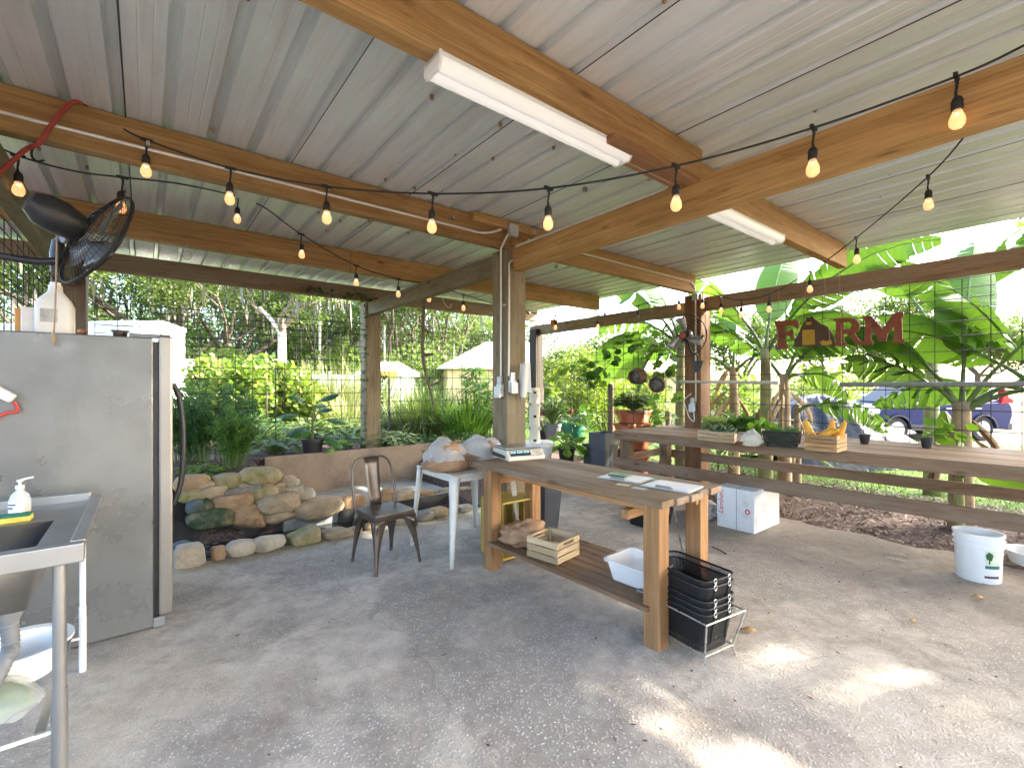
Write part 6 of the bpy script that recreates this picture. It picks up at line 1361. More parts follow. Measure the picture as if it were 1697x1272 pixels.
# pots
def pot_thing(label, px, pytop, Y, r1, h, mat, plant=None, cat='pot', name='plant_pot', grp=None):
    c = P(px, pytop, Y)-UP*h; t = thing(name, label, cat, c, grp); potm('pot_body', c, r1*.72, r1*.95, h, mat, t)
    return t, c+UP*h*.82
GTUB = plain('green_tub', (.015, .16, .10), .4)
t, c = pot_thing('dark grey pot with flowering stems left of the green tub', 916, 702, 8.8, .17, .3, GREYP); leafy('flowering green plant in the dark grey pot', c, .32, .6, 120, GRNL, .12, 'potted_plant', 'plants in pots', c.z, .35)
mb = MB()
t, c = pot_thing('large green plastic tub with cabbage leaves', 948, 700, 9.2, .26, .34, GTUB, cat='tub', name='green_tub'); collard('blue green cabbage in the green tub', c, 9, .22, c.z, None, COLL, 'cabbage_plant', .05)
t, c = pot_thing('black pot with bright squash leaves behind the work table', 939, 741, 7.6, .15, .28, BPOT); collard('bright yellow green squash plant spilling over its black pot', c, 16, .26, c.z, None, BRTL, 'squash_plant', .05)
t, c = pot_thing('small black pot beside the planting tower', 898, 714, 9.0, .12, .25, BPOT); leafy('dark leafed plant in the small black pot', c, .25, .35, 60, COLL, .1, 'potted_plant', 'plants in pots', c.z)
FLW = leafm('pink_flower', [(.30, .03, .10), (.45, .06, .16)], .2)
for lab, px, py in (('pink flower head over the grey pot, left one', 900, 684), ('pink flower head over the green tub, right one', 946, 681)):
    c = P(px, py, 8.7); t = thing('flower', lab, 'flower', c); mb = MB(); cl(mb, ball(60, c, (.05, .05, .04), .3), .05, .3, .2, .5); mb.build('petals', FLW, t); mb = MB(); mb.tube([c, c-UP*.4+V(.03, 0, 0)], .006, 5); mb.build('stem', STEMG, t)
grass_clump('pale spiky plant right of the green tub', P(995, 640, 10.3), .5, .55, 90, GRNL, .05, .3); leafy('low weeds right of the green tub', P(975, 640, 9.8), .5, .3, 130, GRNL, .09)
# square dark planters
def square_planter(label, px, ytop, Y, s, z0, mat):
    c = P(px, ytop, Y); h = c.z-z0; c = V(c.x, c.y, z0); t = thing('square_planter', label, 'planter', c, 'square charcoal planters'); mb = MB(); n = 6; 
    def ring(k, z, rib): 
        out = []
        for (d, e) in ((A, B), (B, -A), (-A, -B), (-B, A)):
            for i in range(n): out.append(c+(d*k/2*(1 if not rib or i % 2 else .965)+e*(i/n-.5)*k)+UP*z)
        return out
    rs = [ring(s*.8, 0, 1), ring(s*.93, h*.78, 1), ring(s, h*.78, 0), ring(s, h, 0), ring(s*.93, h, 0), ring(s*.88, h*.7, 0)]; k = len(rs[0]); vs = sum(rs, [])
    mb.add(vs, [(a*k+i, a*k+(i+1) % k, (a+1)*k+(i+1) % k, (a+1)*k+i) for a in range(5) for i in range(k)]+[tuple(5*k+i for i in range(k))]); mb.build('planter_body', mat, t); return t
square_planter('tall square charcoal planter left of the counter end', 1001, 716, 7.1, .33, .0, DGREYP); square_planter('shorter charcoal planter half hidden behind the tall one', 985, 735, 7.55, .28, .0, DGREYP)
# dark bin behind the table
c = V(.34, 4.95, 0); mb = MB(); mb.add([c+A*a*k+B*b2*k2+UP*z for z, k, k2 in ((0, .10, .12), (.62, .14, .17)) for a, b2 in ((1, 1), (-1, 1), (-1, -1), (1, -1))]+[c+A*a*.13+B*b2*.16+UP*.62 for a, b2 in ((1, 1), (-1, 1), (-1, -1), (1, -1))]+[c+A*a*.1+B*b2*.12+UP*.02 for a, b2 in ((1, 1), (-1, 1), (-1, -1), (1, -1))], [(i, (i+1) % 4, 4+(i+1) % 4, 4+i) for i in range(4)]+[(4+i, 4+(i+1) % 4, 8+(i+1) % 4, 8+i) for i in range(4)]+[(8+i, 8+(i+1) % 4, 12+(i+1) % 4, 12+i) for i in range(4)]+[(15, 14, 13, 12)])
tag(mb.build('waste_bin', DGREYP, bevel=.006), 'narrow charcoal bin behind the far table leg', 'bin'); tub('black_tote', 'black plastic tote behind the right table leg', 'tote', UV(1.5, -.6, 0), math.atan2(A.y, A.x), .45, .32, .2, BLACKP, .85)
# stacked terracotta planter
TERR = plain('terracotta_plastic', (.42, .115, .04), .5, 0, .15, 5)
q = P(1049, 640, 8.0); z0 = gz(q); zt = P(1049, 679, 8.0).z; t = thing('tiered_planter', 'tiered terracotta coloured planter with pockets behind the counter end', 'planter', (q.x, q.y, z0)); tiers = 5; th = (zt-z0)/tiers
for i in range(tiers):
    mb = MB(); n = 48; vs = []; rr = .30
    for k in range(7):
        f = k/6
        for j in range(n):
            a = 2*math.pi*j/n; lob = max(0, math.cos(a*5+(i % 2)*math.pi))**1.2; r_ = rr*(.80+.20*f)*(1+.20*lob*(f**1.3))-.07*(1-lob)*f; vs.append(V(q.x+r_*math.cos(a), q.y+r_*math.sin(a), z0+th*(i+f*.98)))
    mb.add(vs, [(k*n+j, k*n+(j+1) % n, (k+1)*n+(j+1) % n, (k+1)*n+j) for k in range(6) for j in range(n)]); o = mb.build('tier', TERR, t, smooth='all'); o.modifiers.new('s', 'SOLIDIFY').thickness = .006
    mb = MB(); mb.lathe(V(q.x, q.y, z0+th*(i+.9)), [(.27, 0), (.001, .02)], 24); mb.build('soil', plain('potting_soil', (.04, .03, .022), .95) if i == 0 else bpy.data.materials['potting_soil'], t)
leafy('leafy strawberries on top of the tiered planter', V(q.x, q.y, zt-.03), .36, .36, 260, VINL, .09, 'strawberry_plant', None, zt-.03, .9)
ivy('climbing squash vine on the wire left of the corner post', [UV(3.5, 2.2, .8), UV(3.5, 2.1, 1.5), UV(3.5, 1.7, 1.9), UV(3.5, 1.3, 2.2), UV(3.5, .8, 2.25), UV(3.5, .5, 1.6), UV(3.5, .6, 1.0)], 150, .14, GRNL, .15, 'climbing_vine'); ivy('bright vine leaves hanging before the citrus bush, under the beam', [UV(3.5, 3.1, 1.2), UV(3.5, 2.9, 1.7), UV(3.5, 2.4, 1.9), UV(3.5, 2.0, 1.5)], 80, .13, VINL, .15, 'climbing_vine')
ivy('small vine sprig climbing before the tarp and the car', [onU(1462, 712, 3.68), onU(1470, 690, 3.68), onU(1462, 668, 3.68)], 9, .05, BRTL, .09, 'climbing_vine'); ivy('vine leaves behind the counter at the foot of the big banana', [onU(1540, 720, 3.75), onU(1570, 716, 3.75), onU(1605, 722, 3.75)], 26, .09, BRTL, .11, 'climbing_vine')
# coconut shell planters
COCO = plain('coconut_husk', (.11, .065, .04), .95, 0, .4, 18, .9, 50)
for lab, px, py, ax in (('upper hanging coconut husk planter lying on its side', 1058, 623, V(-.75, -.65, -.15)), ('lower hanging coconut husk planter with its opening to the front', 1089, 637, V(-.35, -.93, -.1))):
    c = P(px, py, 6.9); t = thing('coconut_planter', lab, 'hanging planter', c, 'coconut planters left of the corner post'); mb = MB(); mb.lathe(c-ax*.14, [(.001, 0), (.07, .02), (.115, .08), (.125, .14), (.115, .22), (.105, .26), (.085, .25), (.08, .2), (.001, .17)], 20, ax=ax); mb.build('husk', COCO, t, smooth=True)
    mb = MB(); mb.lathe(c+ax*.06, [(.08, 0), (.001, .01)], 14, ax=ax); mb.build('inner_lining', plain('lining', (.10, .11, .10), .4, 0, .7, 25), t); mb = MB(); mb.tube([c+UP*.1, c+UP*.5+V(.02, .1, 0)], .004, 5); mb.build('hanger', LEAD, t)
# ---------------------------------------------------------------- banana plants
def banana(label, base, h, r, leaves, mat=BSTEM, dry=0, lean=(0, 0)):
    base = Vector((base[0], base[1], gz(base)-.03)); t = thing('banana_plant', label, 'banana plant', base, 'banana plants behind the counter'); top = base+V(lean[0], lean[1], h); ms = MB()
    ms.tube(bez(base, base.lerp(top, .5)+V(random.uniform(-.04, .04), 0, 0), top, 8), [r*(1.2-.055*i*(1 if i else 0)) for i in range(9)], 12); ms.build('pseudostem', mat, t, smooth='all')
    for (azd, e, pl, L, W, dr, torn, rnd, roll_) in leaves:
        for _ in range(40):                               # keep the blade on the far side of the wire
            q = base+V(math.cos(R(azd)), math.sin(R(azd)), 0)*(pl*math.cos(e)+L*.78); 
            if uv_of(q)[0] > 3.72: break
            azd += -4 if (azd % 360) < 218.5 else 4
        az = R(azd); p0 = top-UP*.12; d = V(math.cos(az)*math.cos(e), math.sin(az)*math.cos(e), math.sin(e)); p1 = p0+d*pl+UP*.05; mp = MB(); pp_ = bez(p0, p0.lerp(p1, .5)+UP*.08, p1, 5)
        ml = MB(); pts = broad(ml, p1, az, e-.06, L, W*1.2, dr*.95, 22, rnd, .72, torn, .2, roll_*random.uniform(.8, 1.1)); o = ml.build('leaf', DRYL if rnd < 0 else BANL, t, smooth='all')
        mp.tube(pp_[:-1]+pts[::3]+[pts[-1]], [.032, .029, .026, .023, .021]+[.018*(1-.11*i) for i in range(8)]+[.003], 6); mp.build('leaf_stalk', STEMG, t, smooth='all')
    if dry:
        ml = MB()
        for j in range(dry):
            a = random.uniform(0, 6.28); p = top-UP*random.uniform(.0, h*.35)+V(math.cos(a)*r, math.sin(a)*r, 0); broad(ml, p, a, -.6, random.uniform(.5, .9), .14, 1.4, 7, random.random(), .7, .4, .9)
        ml.build('dry_leaves', DRYL, t)['kind'] = 'stuff'
    return t
def at(px, u): return PU(px, u)
random.seed(21)
# azimuth in degrees: 180 = to the picture's left, 0 = to its right, 90 = away from the camera, 270 = toward it
banana('banana plant with a thick spotted trunk and fanned leaves at the right', at(1594, 4.15), 1.42, .10, [(128, 1.02, .5, 1.9, .5, 1.9, .08, .7, .7), (133, .8, .35, .95, .48, 1.3, .6, .2, .8), (308, 1.0, .6, 1.7, .55, 1.2, .2, .8, -.9), (318, .6, .5, 1.5, .55, 1.3, .3, .6, -.8), (40, 1.25, .6, 1.8, .5, .6, .1, .9, .4), (300, .4, .5, 1.1, .42, 1.0, .4, .5, -.7)], BSTEMD, 4)
banana('small banana sucker with bright leaves at the foot of the thick spotted trunk', at(1588, 3.95), .72, .045, [(131, .5, .12, .75, .26, .75, 0, .95, .9), (305, .35, .12, .75, .24, .5, 0, .95, -.8), (312, .05, .12, .7, .22, .4, 0, .9, -.8), (60, 1.1, .2, .6, .2, .4, 0, .9, .3)])
banana('banana plant with a smooth pale green trunk left of the sign', at(1268, 4.25), 2.1, .085, [(128, 1.05, .5, 2.0, .52, 1.2, .1, .85, .8), (308, .95, .5, 1.9, .52, 1.3, .15, .75, -.8), (45, 1.2, .5, 1.8, .5, .8, .1, .8, .3), (95, .8, .5, 1.7, .5, 1.2, .3, .5, .6)])
banana('banana plant with a brown papery trunk right of the pale green one', at(1300, 4.6), 1.75, .085, [(308, .25, .2, .85, .42, 2.3, .7, .5, -.9), (303, .9, .35, 1.0, .45, 1.6, .5, .35, -.8), (130, .85, .5, 1.6, .5, 1.3, .3, .5, .8), (20, 1.0, .5, 1.6, .5, 1.2, .3, .6, .4)], BSTEMD, 6)
banana('thin dark banana trunk between the papery one and the tarp', at(1320, 4.4), 1.3, .05, [(310, .3, .25, .95, .4, 1.9, .6, .5, -.9)], BSTEMD, 3)
banana('banana plant with one huge dark leaf drooping left of the corner post', PU(1128, 4.1), 2.3, .08, [(129, .12, .25, 1.7, .72, 1.25, .04, .10, 1.05), (128, .95, .6, 1.9, .58, 1.1, .1, .95, .7), (120, .6, .6, 1.6, .5, 1.5, .4, .5, .8), (100, 1.05, .5, 1.8, .55, .9, .1, .9, .5), (40, 1.0, .5, 1.6, .5, 1.0, .2, .8, .3)])
banana('banana plant standing between the corner post and the pale trunk', at(1215, 4.7), 1.9, .08, [(128, .6, .4, 1.5, .5, 1.5, .35, .5, .8), (310, .6, .4, 1.4, .48, 1.6, .5, .35, -.8), (60, 1.0, .5, 1.8, .5, 1.0, .2, .8, .4)], BSTEMD, 7)
banana('banana plant at the right picture edge', at(1735, 4.4), 1.6, .1, [(128, .75, .5, 1.5, .55, 1.3, .3, .7, .9), (126, 1.15, .5, 1.8, .55, 1.0, .15, .8, .7), (132, .2, .4, 1.1, .45, 1.1, .5, .6, .8), (90, 1.0, .5, 1.7, .55, .9, .2, .6, .5)], BSTEMD, 0)
banana('banana plant at the back whose leaves rise over the beam', at(1545, 6.0), 2.5, .09, [(130, 1.1, .5, 1.8, .55, 1.1, .2, .9, .7), (20, 1.0, .5, 1.8, .55, 1.1, .2, .7, .4), (310, 1.0, .5, 1.7, .5, 1.2, .2, .8, -.7)])
for uu, vv in ():
    banana('banana plant further along the row beyond the picture edge', UV(uu, vv), 2.0, .09, [(128, .9, .5, 1.8, .55, 1.2, .3, .7, .6), (308, .9, .5, 1.8, .55, 1.2, .3, .7, -.6), (40, .9, .5, 1.8, .55, 1.0, .3, .7, .4), (80, .7, .5, 1.7, .5, 1.2, .3, .7, .6), (350, .6, .5, 1.7, .5, 1.2, .3, .7, -.4), (160, 1.2, .5, 1.5, .5, .9, .3, .7, .3)])['group'] = 'banana plants beyond the picture edge'
tree('unseen_dapple_tree', 'loose crowned shade tree standing off to the right', V(16.5, 6.0, 0), 11, 3.6, 4.5, PALEL, 7000, .36, 0, .22, None, None, 3, 1.35, fill=12)  # unseen crown, put in to break the floor sun into dapples
def fronds(label, px, u, n, L, h):
    q = PU(px, u); c = V(q.x, q.y, gz(q)); t = thing('palm_clump', label, 'palm', c, 'feathery palms behind the counter'); ms, ml = MB(), MB(); P_, D_, N_, Rn = [], [], [], []
    for j in range(n):
        a = 6.28*j/n+random.uniform(-.4, .4); e = random.uniform(.6, 1.35); p = c+UP*h*random.uniform(.1, .5); el = e; pts = []
        for i in range(15): pts.append(p.copy()); p = p+V(math.cos(a)*math.cos(el), math.sin(a)*math.cos(el), math.sin(el))*L/14; el -= .1
        ms.tube(pts, [.012*(1-.05*i) for i in range(15)], 5, caps=False); sd = V(-math.sin(a), math.cos(a), 0); rn = random.random()
        for i in range(3, 15):
            for s in (-1, 1):
                for k in (0, .5):
                    b_ = pts[i].lerp(pts[min(14, i+1)], k); d = (sd*s+(pts[i]-pts[i-1]).normalized()*.8-UP*.25).normalized(); P_.append(b_); D_.append(d); N_.append((UP+sd*.2*s).normalized()); Rn.append(min(1, max(0, rn+random.uniform(-.2, .2))))
    ms.build('frond_stalks', STEMG, t)['kind'] = 'stuff'; k = len(P_); ml.leaves(np.array(P_), np.array(D_), np.array(N_), .26, .026, np.array(Rn)); ml.build('foliage', VINL, t)
fronds('feathery palm clump just right of the corner post', 1190, 4.6, 12, 1.3, 1.2); fronds('feathery palm clump behind the vegetable crates', 1240, 5.6, 12, 1.4, 1.2); fronds('feathery palm clump left behind the corner post', 1100, 5.4, 9, 1.2, 1.0)
# ---------------------------------------------------------------- ground litter
def scatter(n, ur, vr, ok, zf):
    u = RS.uniform(*ur, n); v = RS.uniform(*vr, n); k = ok(u, v); u, v = u[k], v[k]; z = zf(u, v); return np.stack([C0.x+A.x*u+B.x*v, C0.y+A.y*u+B.y*v, z], 1)
CHIP = leafm('wood_chip', [(.04, .026, .02), (.12, .08, .06), (.26, .18, .13), (.46, .37, .29)], 0.05, .9)
p = scatter(16000, (2.80, 5.6), (-6.5, 2.5), lambda u, v: u > 2.84+.05*np.sin(v*9)+RS.rand(len(u))*.12, lambda u, v: ground_h(u, v)+.01+RS.rand(len(u))*.02)
mb = MB(); n = len(p); d = unit(n); d[:, 2] *= .25; nn = unit(n)*.45; nn[:, 2] = 1; mb.leaves(p, nrm(d), nrm(nn), .05+.07*RS.rand(n), .012+.014*RS.rand(n), RS.beta(1.3, 1.6, n)); tag(mb.build('mulch_chips', CHIP), 'shredded bark mulch under and behind the counter', 'mulch', kind='stuff')
p = scatter(9000, (-4.5, 1.0), (2.2, 8.0), lambda u, v: (v > 3.4) | (u < -1.75), lambda u, v: ground_h(u, v)+.01+RS.rand(len(u))*.02)
mb = MB(); n = len(p); d = unit(n); d[:, 2] *= .25; nn = unit(n)*.45; nn[:, 2] = 1; mb.leaves(p, nrm(d), nrm(nn), .05+.06*RS.rand(n), .012+.014*RS.rand(n), RS.beta(1.1, 2.4, n)); tag(mb.build('bark_mulch', CHIP), 'dark bark mulch on the raised garden bed', 'mulch', kind='stuff')
p = scatter(900, (-2.5, 2.7), (-3.6, 1.0), lambda u, v: RS.rand(len(u)) < np.clip(.25+.3*u, .12, 1), lambda u, v: np.full(len(u), .004))
mb = MB(); n = len(p); d = unit(n); d[:, 2] *= .12; nn = unit(n)*.3; nn[:, 2] = 1; mb.leaves(p, nrm(d), nrm(nn), .015+.035*RS.rand(n)**2, .005+.010*RS.rand(n), RS.rand(n)*.5); tag(mb.build('leaf_litter', CHIP), 'small dry leaf and bark bits scattered on the concrete', 'litter', kind='stuff')
p = scatter(30000, (4.8, 15), (-7, 9), lambda u, v: u > 5.2+.4*np.sin(v*1.3), lambda u, v: ground_h(u, v))
mb = MB(); n = len(p); d = unit(n)*.6; d[:, 2] = 1; mb.blades(p, nrm(d), .06+.06*RS.rand(n), .012, .4, RS.rand(n), 2); tag(mb.build('lawn_grass', LAWN), 'short bright lawn beyond the counter', 'grass', kind='stuff')
p = scatter(26000, (-9, 5), (6.0, 17), lambda u, v: (v > 6.5+.6*np.sin(u*2)) , lambda u, v: ground_h(u, v))
mb = MB(); n = len(p); d = unit(n)*.7; d[:, 2] = 1; mb.blades(p, nrm(d), .10+.16*RS.rand(n), .02, .5, RS.rand(n), 2); tag(mb.build('garden_weeds', LAWN), 'weedy grass between the garden beds', 'grass', kind='stuff')
# ---------------------------------------------------------------- produce on the counter
YSQ = plain('yellow_squash_skin', (.72, .36, .03), .4, 0, .2, 14, .1, 40); ZUC = plain('zucchini_skin', (.03, .075, .022), .35, 0, .5, 30, .1, 60); BEANG = plain('green_bean', (.07, .16, .025), .5, 0, .35, 30); ONI = plain('pale_onion', (.62, .52, .34), .5, 0, .2, 12)
def gourd(label, name, cat, pts, rad, mat, grp=None, n=5):
    s = spline(pts, n); k = len(s); rr = []
    for i in range(k):
        f = i/(k-1)*(len(rad)-1); j = min(int(f), len(rad)-2); rr.append(rad[j]+(rad[j+1]-rad[j])*(f-j))
    t = thing(name, label, cat, s[0], grp); mb = MB(); mb.tube(s, rr, 12); mb.build('flesh', mat, t, smooth='all'); mb = MB(); d = (s[-1]-s[-2]).normalized(); mb.tube([s[-1], s[-1]+d*.02], [.008, .010], 6); mb.build('stem', STEMG, t)
GS = 'yellow squash in the orange crate'; top = UP*.155
for lab, a, b2, dz, nx, lean in (('yellow crookneck squash with the neck leaning left in the orange crate', -.4, -.1, .02, -.05, .1), ('yellow squash lying at the front of the orange crate', .02, -.3, .03, .10, .03), ('yellow crookneck squash standing in the middle of the orange crate', .1, .1, .03, .02, .1), ('yellow crookneck squash bending right at the right end of the crate', .33, .0, .02, .06, .1), ('yellow squash deep in the orange crate behind the others', -.1, .3, .0, .1, .05)):
    o = SQC+SQX*SQL*a+SQY*SQW*b2+UP*(.10+dz); gourd(lab, 'squash', 'squash', [o-UP*.04, o, o+SQX*nx*.4+UP*.045, o+SQX*nx+UP*(.04+lean), o+SQX*(nx+.012)+UP*(.055+lean)], [.012, .042, .036, .021, .016], YSQ, GS)
for (cc_, xx, yy, ll, ww, side) in ((LCC, LCX, LCY, LCL, LCW, 'left'), (RCC, RCX, RCY, RCL, RCW, 'right')):
    for i in range(6):
        o = cc_+xx*ll*random.uniform(-.3, .3)+yy*ww*(i/5-.5)*.7+UP*(.095+.01*(i % 3)); d = (xx*random.uniform(.5, 1)+yy*random.uniform(-.5, .5)+UP*random.uniform(-.1, .75)).normalized()
        gourd(f'dark green zucchini heaped in the {side} crate of the small pair', 'zucchini', 'zucchini', [o-d*.07, o-d*.04, o+d*.03, o+d*.075], [.012, .024, .023, .016], ZUC, f'zucchini in the {side} small crate', 4)
for lab, px, py, r, n in (('heap of dark kale behind the left small crate', 1185, 706, .18, 160), ('heap of leafy greens behind the right small crate', 1228, 706, .22, 260), ('bunch of bright greens behind the onion bag', 1262, 712, .13, 90)):
    c = on_counter(px, py+6); t = thing('leafy_greens', lab, 'greens', c, 'greens heaped on the counter'); p = ball(n, c+UP*.07, (r, r*.8, .085), .1); mb = MB(); cl(mb, p, .11, .4, .4, .7, True, 0 if 'bright' not in lab else .3); mb.build('leaf_heap', COLL if 'kale' in lab else GRNL if 'heap' in lab else BRTL, t)
oc = on_counter(1246, 738); t = thing('onion_bag', 'clear plastic bag of pale onions between the small crates and the black basket', 'bag', oc); crumple('film', None, None, oc, (.2, .17, .2), FILM, 51, .14, 2.4, 4, True, None, cone_top, t)
for i in range(7):
    mb = MB(); c = oc+V(random.uniform(-.06, .06), random.uniform(-.05, .05), .03+.022*(i//4)); mb.lathe(c, [(.001, -.026), (.02, -.02), (.029, 0), (.02, .02), (.006, .03), (.004, .05), (.001, .051)], 12); mb.build('onion', ONI, t, smooth=True)
q = on_counter(1294, 742); wd = PZ(1335, 735, .9)-PZ(1313, 743, .9); bx_ = (PZ(1314, 743, .9)-PZ(1268, 740, .9)); ax_ = bx_.normalized(); by_ = UP.cross(ax_); bc_ = q+by_*.12
basket('black mesh basket full of green beans on the counter', 0, c=bc_+UP*.004, l=.33, w_=.24, h=.15, ax=(ax_, by_), grp=None)
mb = MB(); 
for i in range(230):
    f = random.random(); z = .02+.15*f; k = .8+.2*f; o = bc_+ax_*random.uniform(-.13, .13)*k+by_*random.uniform(-.09, .09)*k+UP*(z+.02*random.random()*f); d = (ax_*random.uniform(-1, 1)+by_*random.uniform(-.6, .6)).normalized()*.055; mb.tube([o-d, o+UP*.006, o+d], [.003, .0058, .003], 5)
tag(mb.build('green_beans', BEANG, smooth='all'), 'green beans filling the black mesh basket', 'beans', kind='stuff')
for lab, px, py in (('small black pot on the counter, left one behind the squash crate', 1433, 735), ('small black pot on the counter, right one before the banana trunk', 1536, 742)):
    c = on_counter(px, py); t = thing('nursery_pot', lab, 'pot', c, 'small black pots on the counter'); potm('pot_wall', c, .036, .052, .10, BPOT, t, 20); mb = MB(); mb.lathe(c+UP*.088, [(.047, 0), (.001, .002)], 16); mb.build('soil', bpy.data.materials['potting_soil'], t)

# ---------------------------------------------------------------- tarp covered heap
m, nt, b = nodes('slate_tarp'); v = gcn(nt, (1, 1, 1)); c = ramp(nt, noise(nt, v, 5, 7, .75), [(.35, (.012, .016, .024)), (.6, (.03, .036, .048)), (.8, (.13, .14, .155))])
nt.links.new(c, b.inputs['Base Color']); b.inputs['Roughness'].default_value = .38; b.inputs['Specular IOR Level'].default_value = .3; bump(nt, b, noise(nt, v, 9, 5, .65, 1.5), .5, .04)
Yt = 9.3; pf_ = [(1262, 742), (1285, 700), (1300, 664), (1345, 652), (1372, 651), (1388, 655), (1425, 674), (1465, 700), (1505, 727), (1530, 748), (1548, 768)]
xs_ = [P(px, 640, Yt).x for px, _ in pf_]; zs_ = [max(0, P(0, py, Yt).z) for _, py in pf_]; nx, ny = 70, 34; vs = []
for i in range(nx+1):
    x = xs_[0]+(xs_[-1]-xs_[0])*i/nx; z = float(np.interp(x, xs_, zs_))
    for j in range(ny+1):
        y = (j/ny*2-1); k = max(0, 1-abs(y)**2.0)**.75; pk = P(1372, 640, Yt).x; fold = .05*math.sin(9*math.atan2(y*1.1, (x-pk)+.15))*min(1, abs(x-pk)+abs(y))+.02*math.sin(23*math.atan2(y, (x-pk)+.1)); zz = z*k+fold*(.3+k)*(z > .05)
        vs.append(V(x+.06*math.sin(y*5+x*2), Yt+.15+y*1.15, max(-.05, zz-.04)))
mb = MB(); k = ny+1; mb.add(vs, [(i*k+j, (i+1)*k+j, (i+1)*k+j+1, i*k+j+1) for i in range(nx) for j in range(ny)]); tag(mb.build('tarp', m, smooth='all'), 'slate grey plastic tarp draped over a heap behind the counter', 'tarp')

# ---------------------------------------------------------------- blue car
m, nt, b = nodes('blue_car_paint'); b.inputs['Base Color'].default_value = (.002, .013, .085, 1); b.inputs['Metallic'].default_value = .0; b.inputs['Roughness'].default_value = .28; b.inputs['Coat Weight'].default_value = .12; b.inputs['Specular IOR Level'].default_value = .2; b.inputs['Coat Roughness'].default_value = .04; CARP = m
CGL = plain('dark_car_glass', (.02, .026, .03), .06, 0, .1, spec=.3); CLAD = plain('car_cladding', (.03, .03, .033), .6); CHRM = plain('car_chrome', (.7, .7, .7), .15, .95, .03); TYRE = plain('tyre_rubber', (.025, .025, .026), .8); RIM = plain('alloy_rim', (.45, .46, .47), .3, .85, .05); TLRED = plain('tail_lamp_red', (.55, .012, .02), .12, 0, .1); HLMP = plain('head_lamp', (.7, .72, .74), .1, .3, .05)
rear = P(1674, 640, 13.3)+V(0, .9, 0); rear.z = -.06; fw = V(-.995, -.10, 0).normalized(); lf = V(fw.y*-1, fw.x, 0)          # forward, and the side toward the camera
lf = lf if lf.y < 0 else -lf
car = thing('parked_car', 'dark blue SUV parked side on beyond the tarp and the banana plants', 'car', rear+fw*2.3)
L_ = 4.6
def cq(x, y, z): return rear+fw*(L_-x)+lf*(y-.92)+UP*z        # x from the nose, y toward the camera (0.92 = near flank)
def arch(xc, r=.40, z0=.34, n=12): 
    return [(xc+r*math.cos(math.pi*(1-i/n)), z0+r*math.sin(math.pi*(1-i/n))*1.0) for i in range(n+1)]
low = [(.12, .34), (.02, .5), (.0, .68), (.06, .82), (.3, .95), (.8, 1.01), (1.28, 1.06), (2.4, 1.075), (3.5, 1.10), (4.25, 1.13), (4.5, 1.10), (4.58, .95), (4.58, .7), (4.5, .48), (4.38, .34)]
poly = low+[(x, z) for x, z in arch(3.62)][::-1]+[(x, z) for x, z in arch(.93)][::-1]
bm = bmesh.new(); vs = [bm.verts.new(cq(x, .0, z)) for x, z in poly]; es = [bm.edges.new((vs[i], vs[(i+1) % len(vs)])) for i in range(len(vs))]; bmesh.ops.triangle_fill(bm, use_beauty=True, use_dissolve=True, edges=es); r_ = bmesh.ops.extrude_face_region(bm, geom=bm.faces[:])
for x in r_['geom']:
    if isinstance(x, bmesh.types.BMVert): x.co += lf*1.84
bmesh.ops.recalc_face_normals(bm, faces=bm.faces[:]); bm.verts.index_update(); mb = MB(); mb.add([tuple(v.co) for v in bm.verts], [tuple(v.index for v in f.verts) for f in bm.faces]); bm.free()
mb.build('body', CARP, car, smooth=True, bevel=.05, seg=3)
gh = [(1.22, 1.05), (1.6, 1.30), (2.02, 1.55), (2.35, 1.64), (2.9, 1.675), (3.5, 1.655), (3.95, 1.58), (4.2, 1.42), (4.42, 1.10)]
def tum(z): return .06+.24*max(0, (z-1.05)/.62)**1.2
mb = MB(); k = len(gh); mb.add([cq(x, tum(z), z) for x, z in gh]+[cq(x, 1.84-tum(z), z) for x, z in gh], [tuple(range(k)), tuple(range(2*k-1, k-1, -1))]+[(i, k+i, k+i+1, i+1) for i in range(k-1)]); mb.build('cabin', CARP, car, smooth=True, bevel=.03, seg=2)
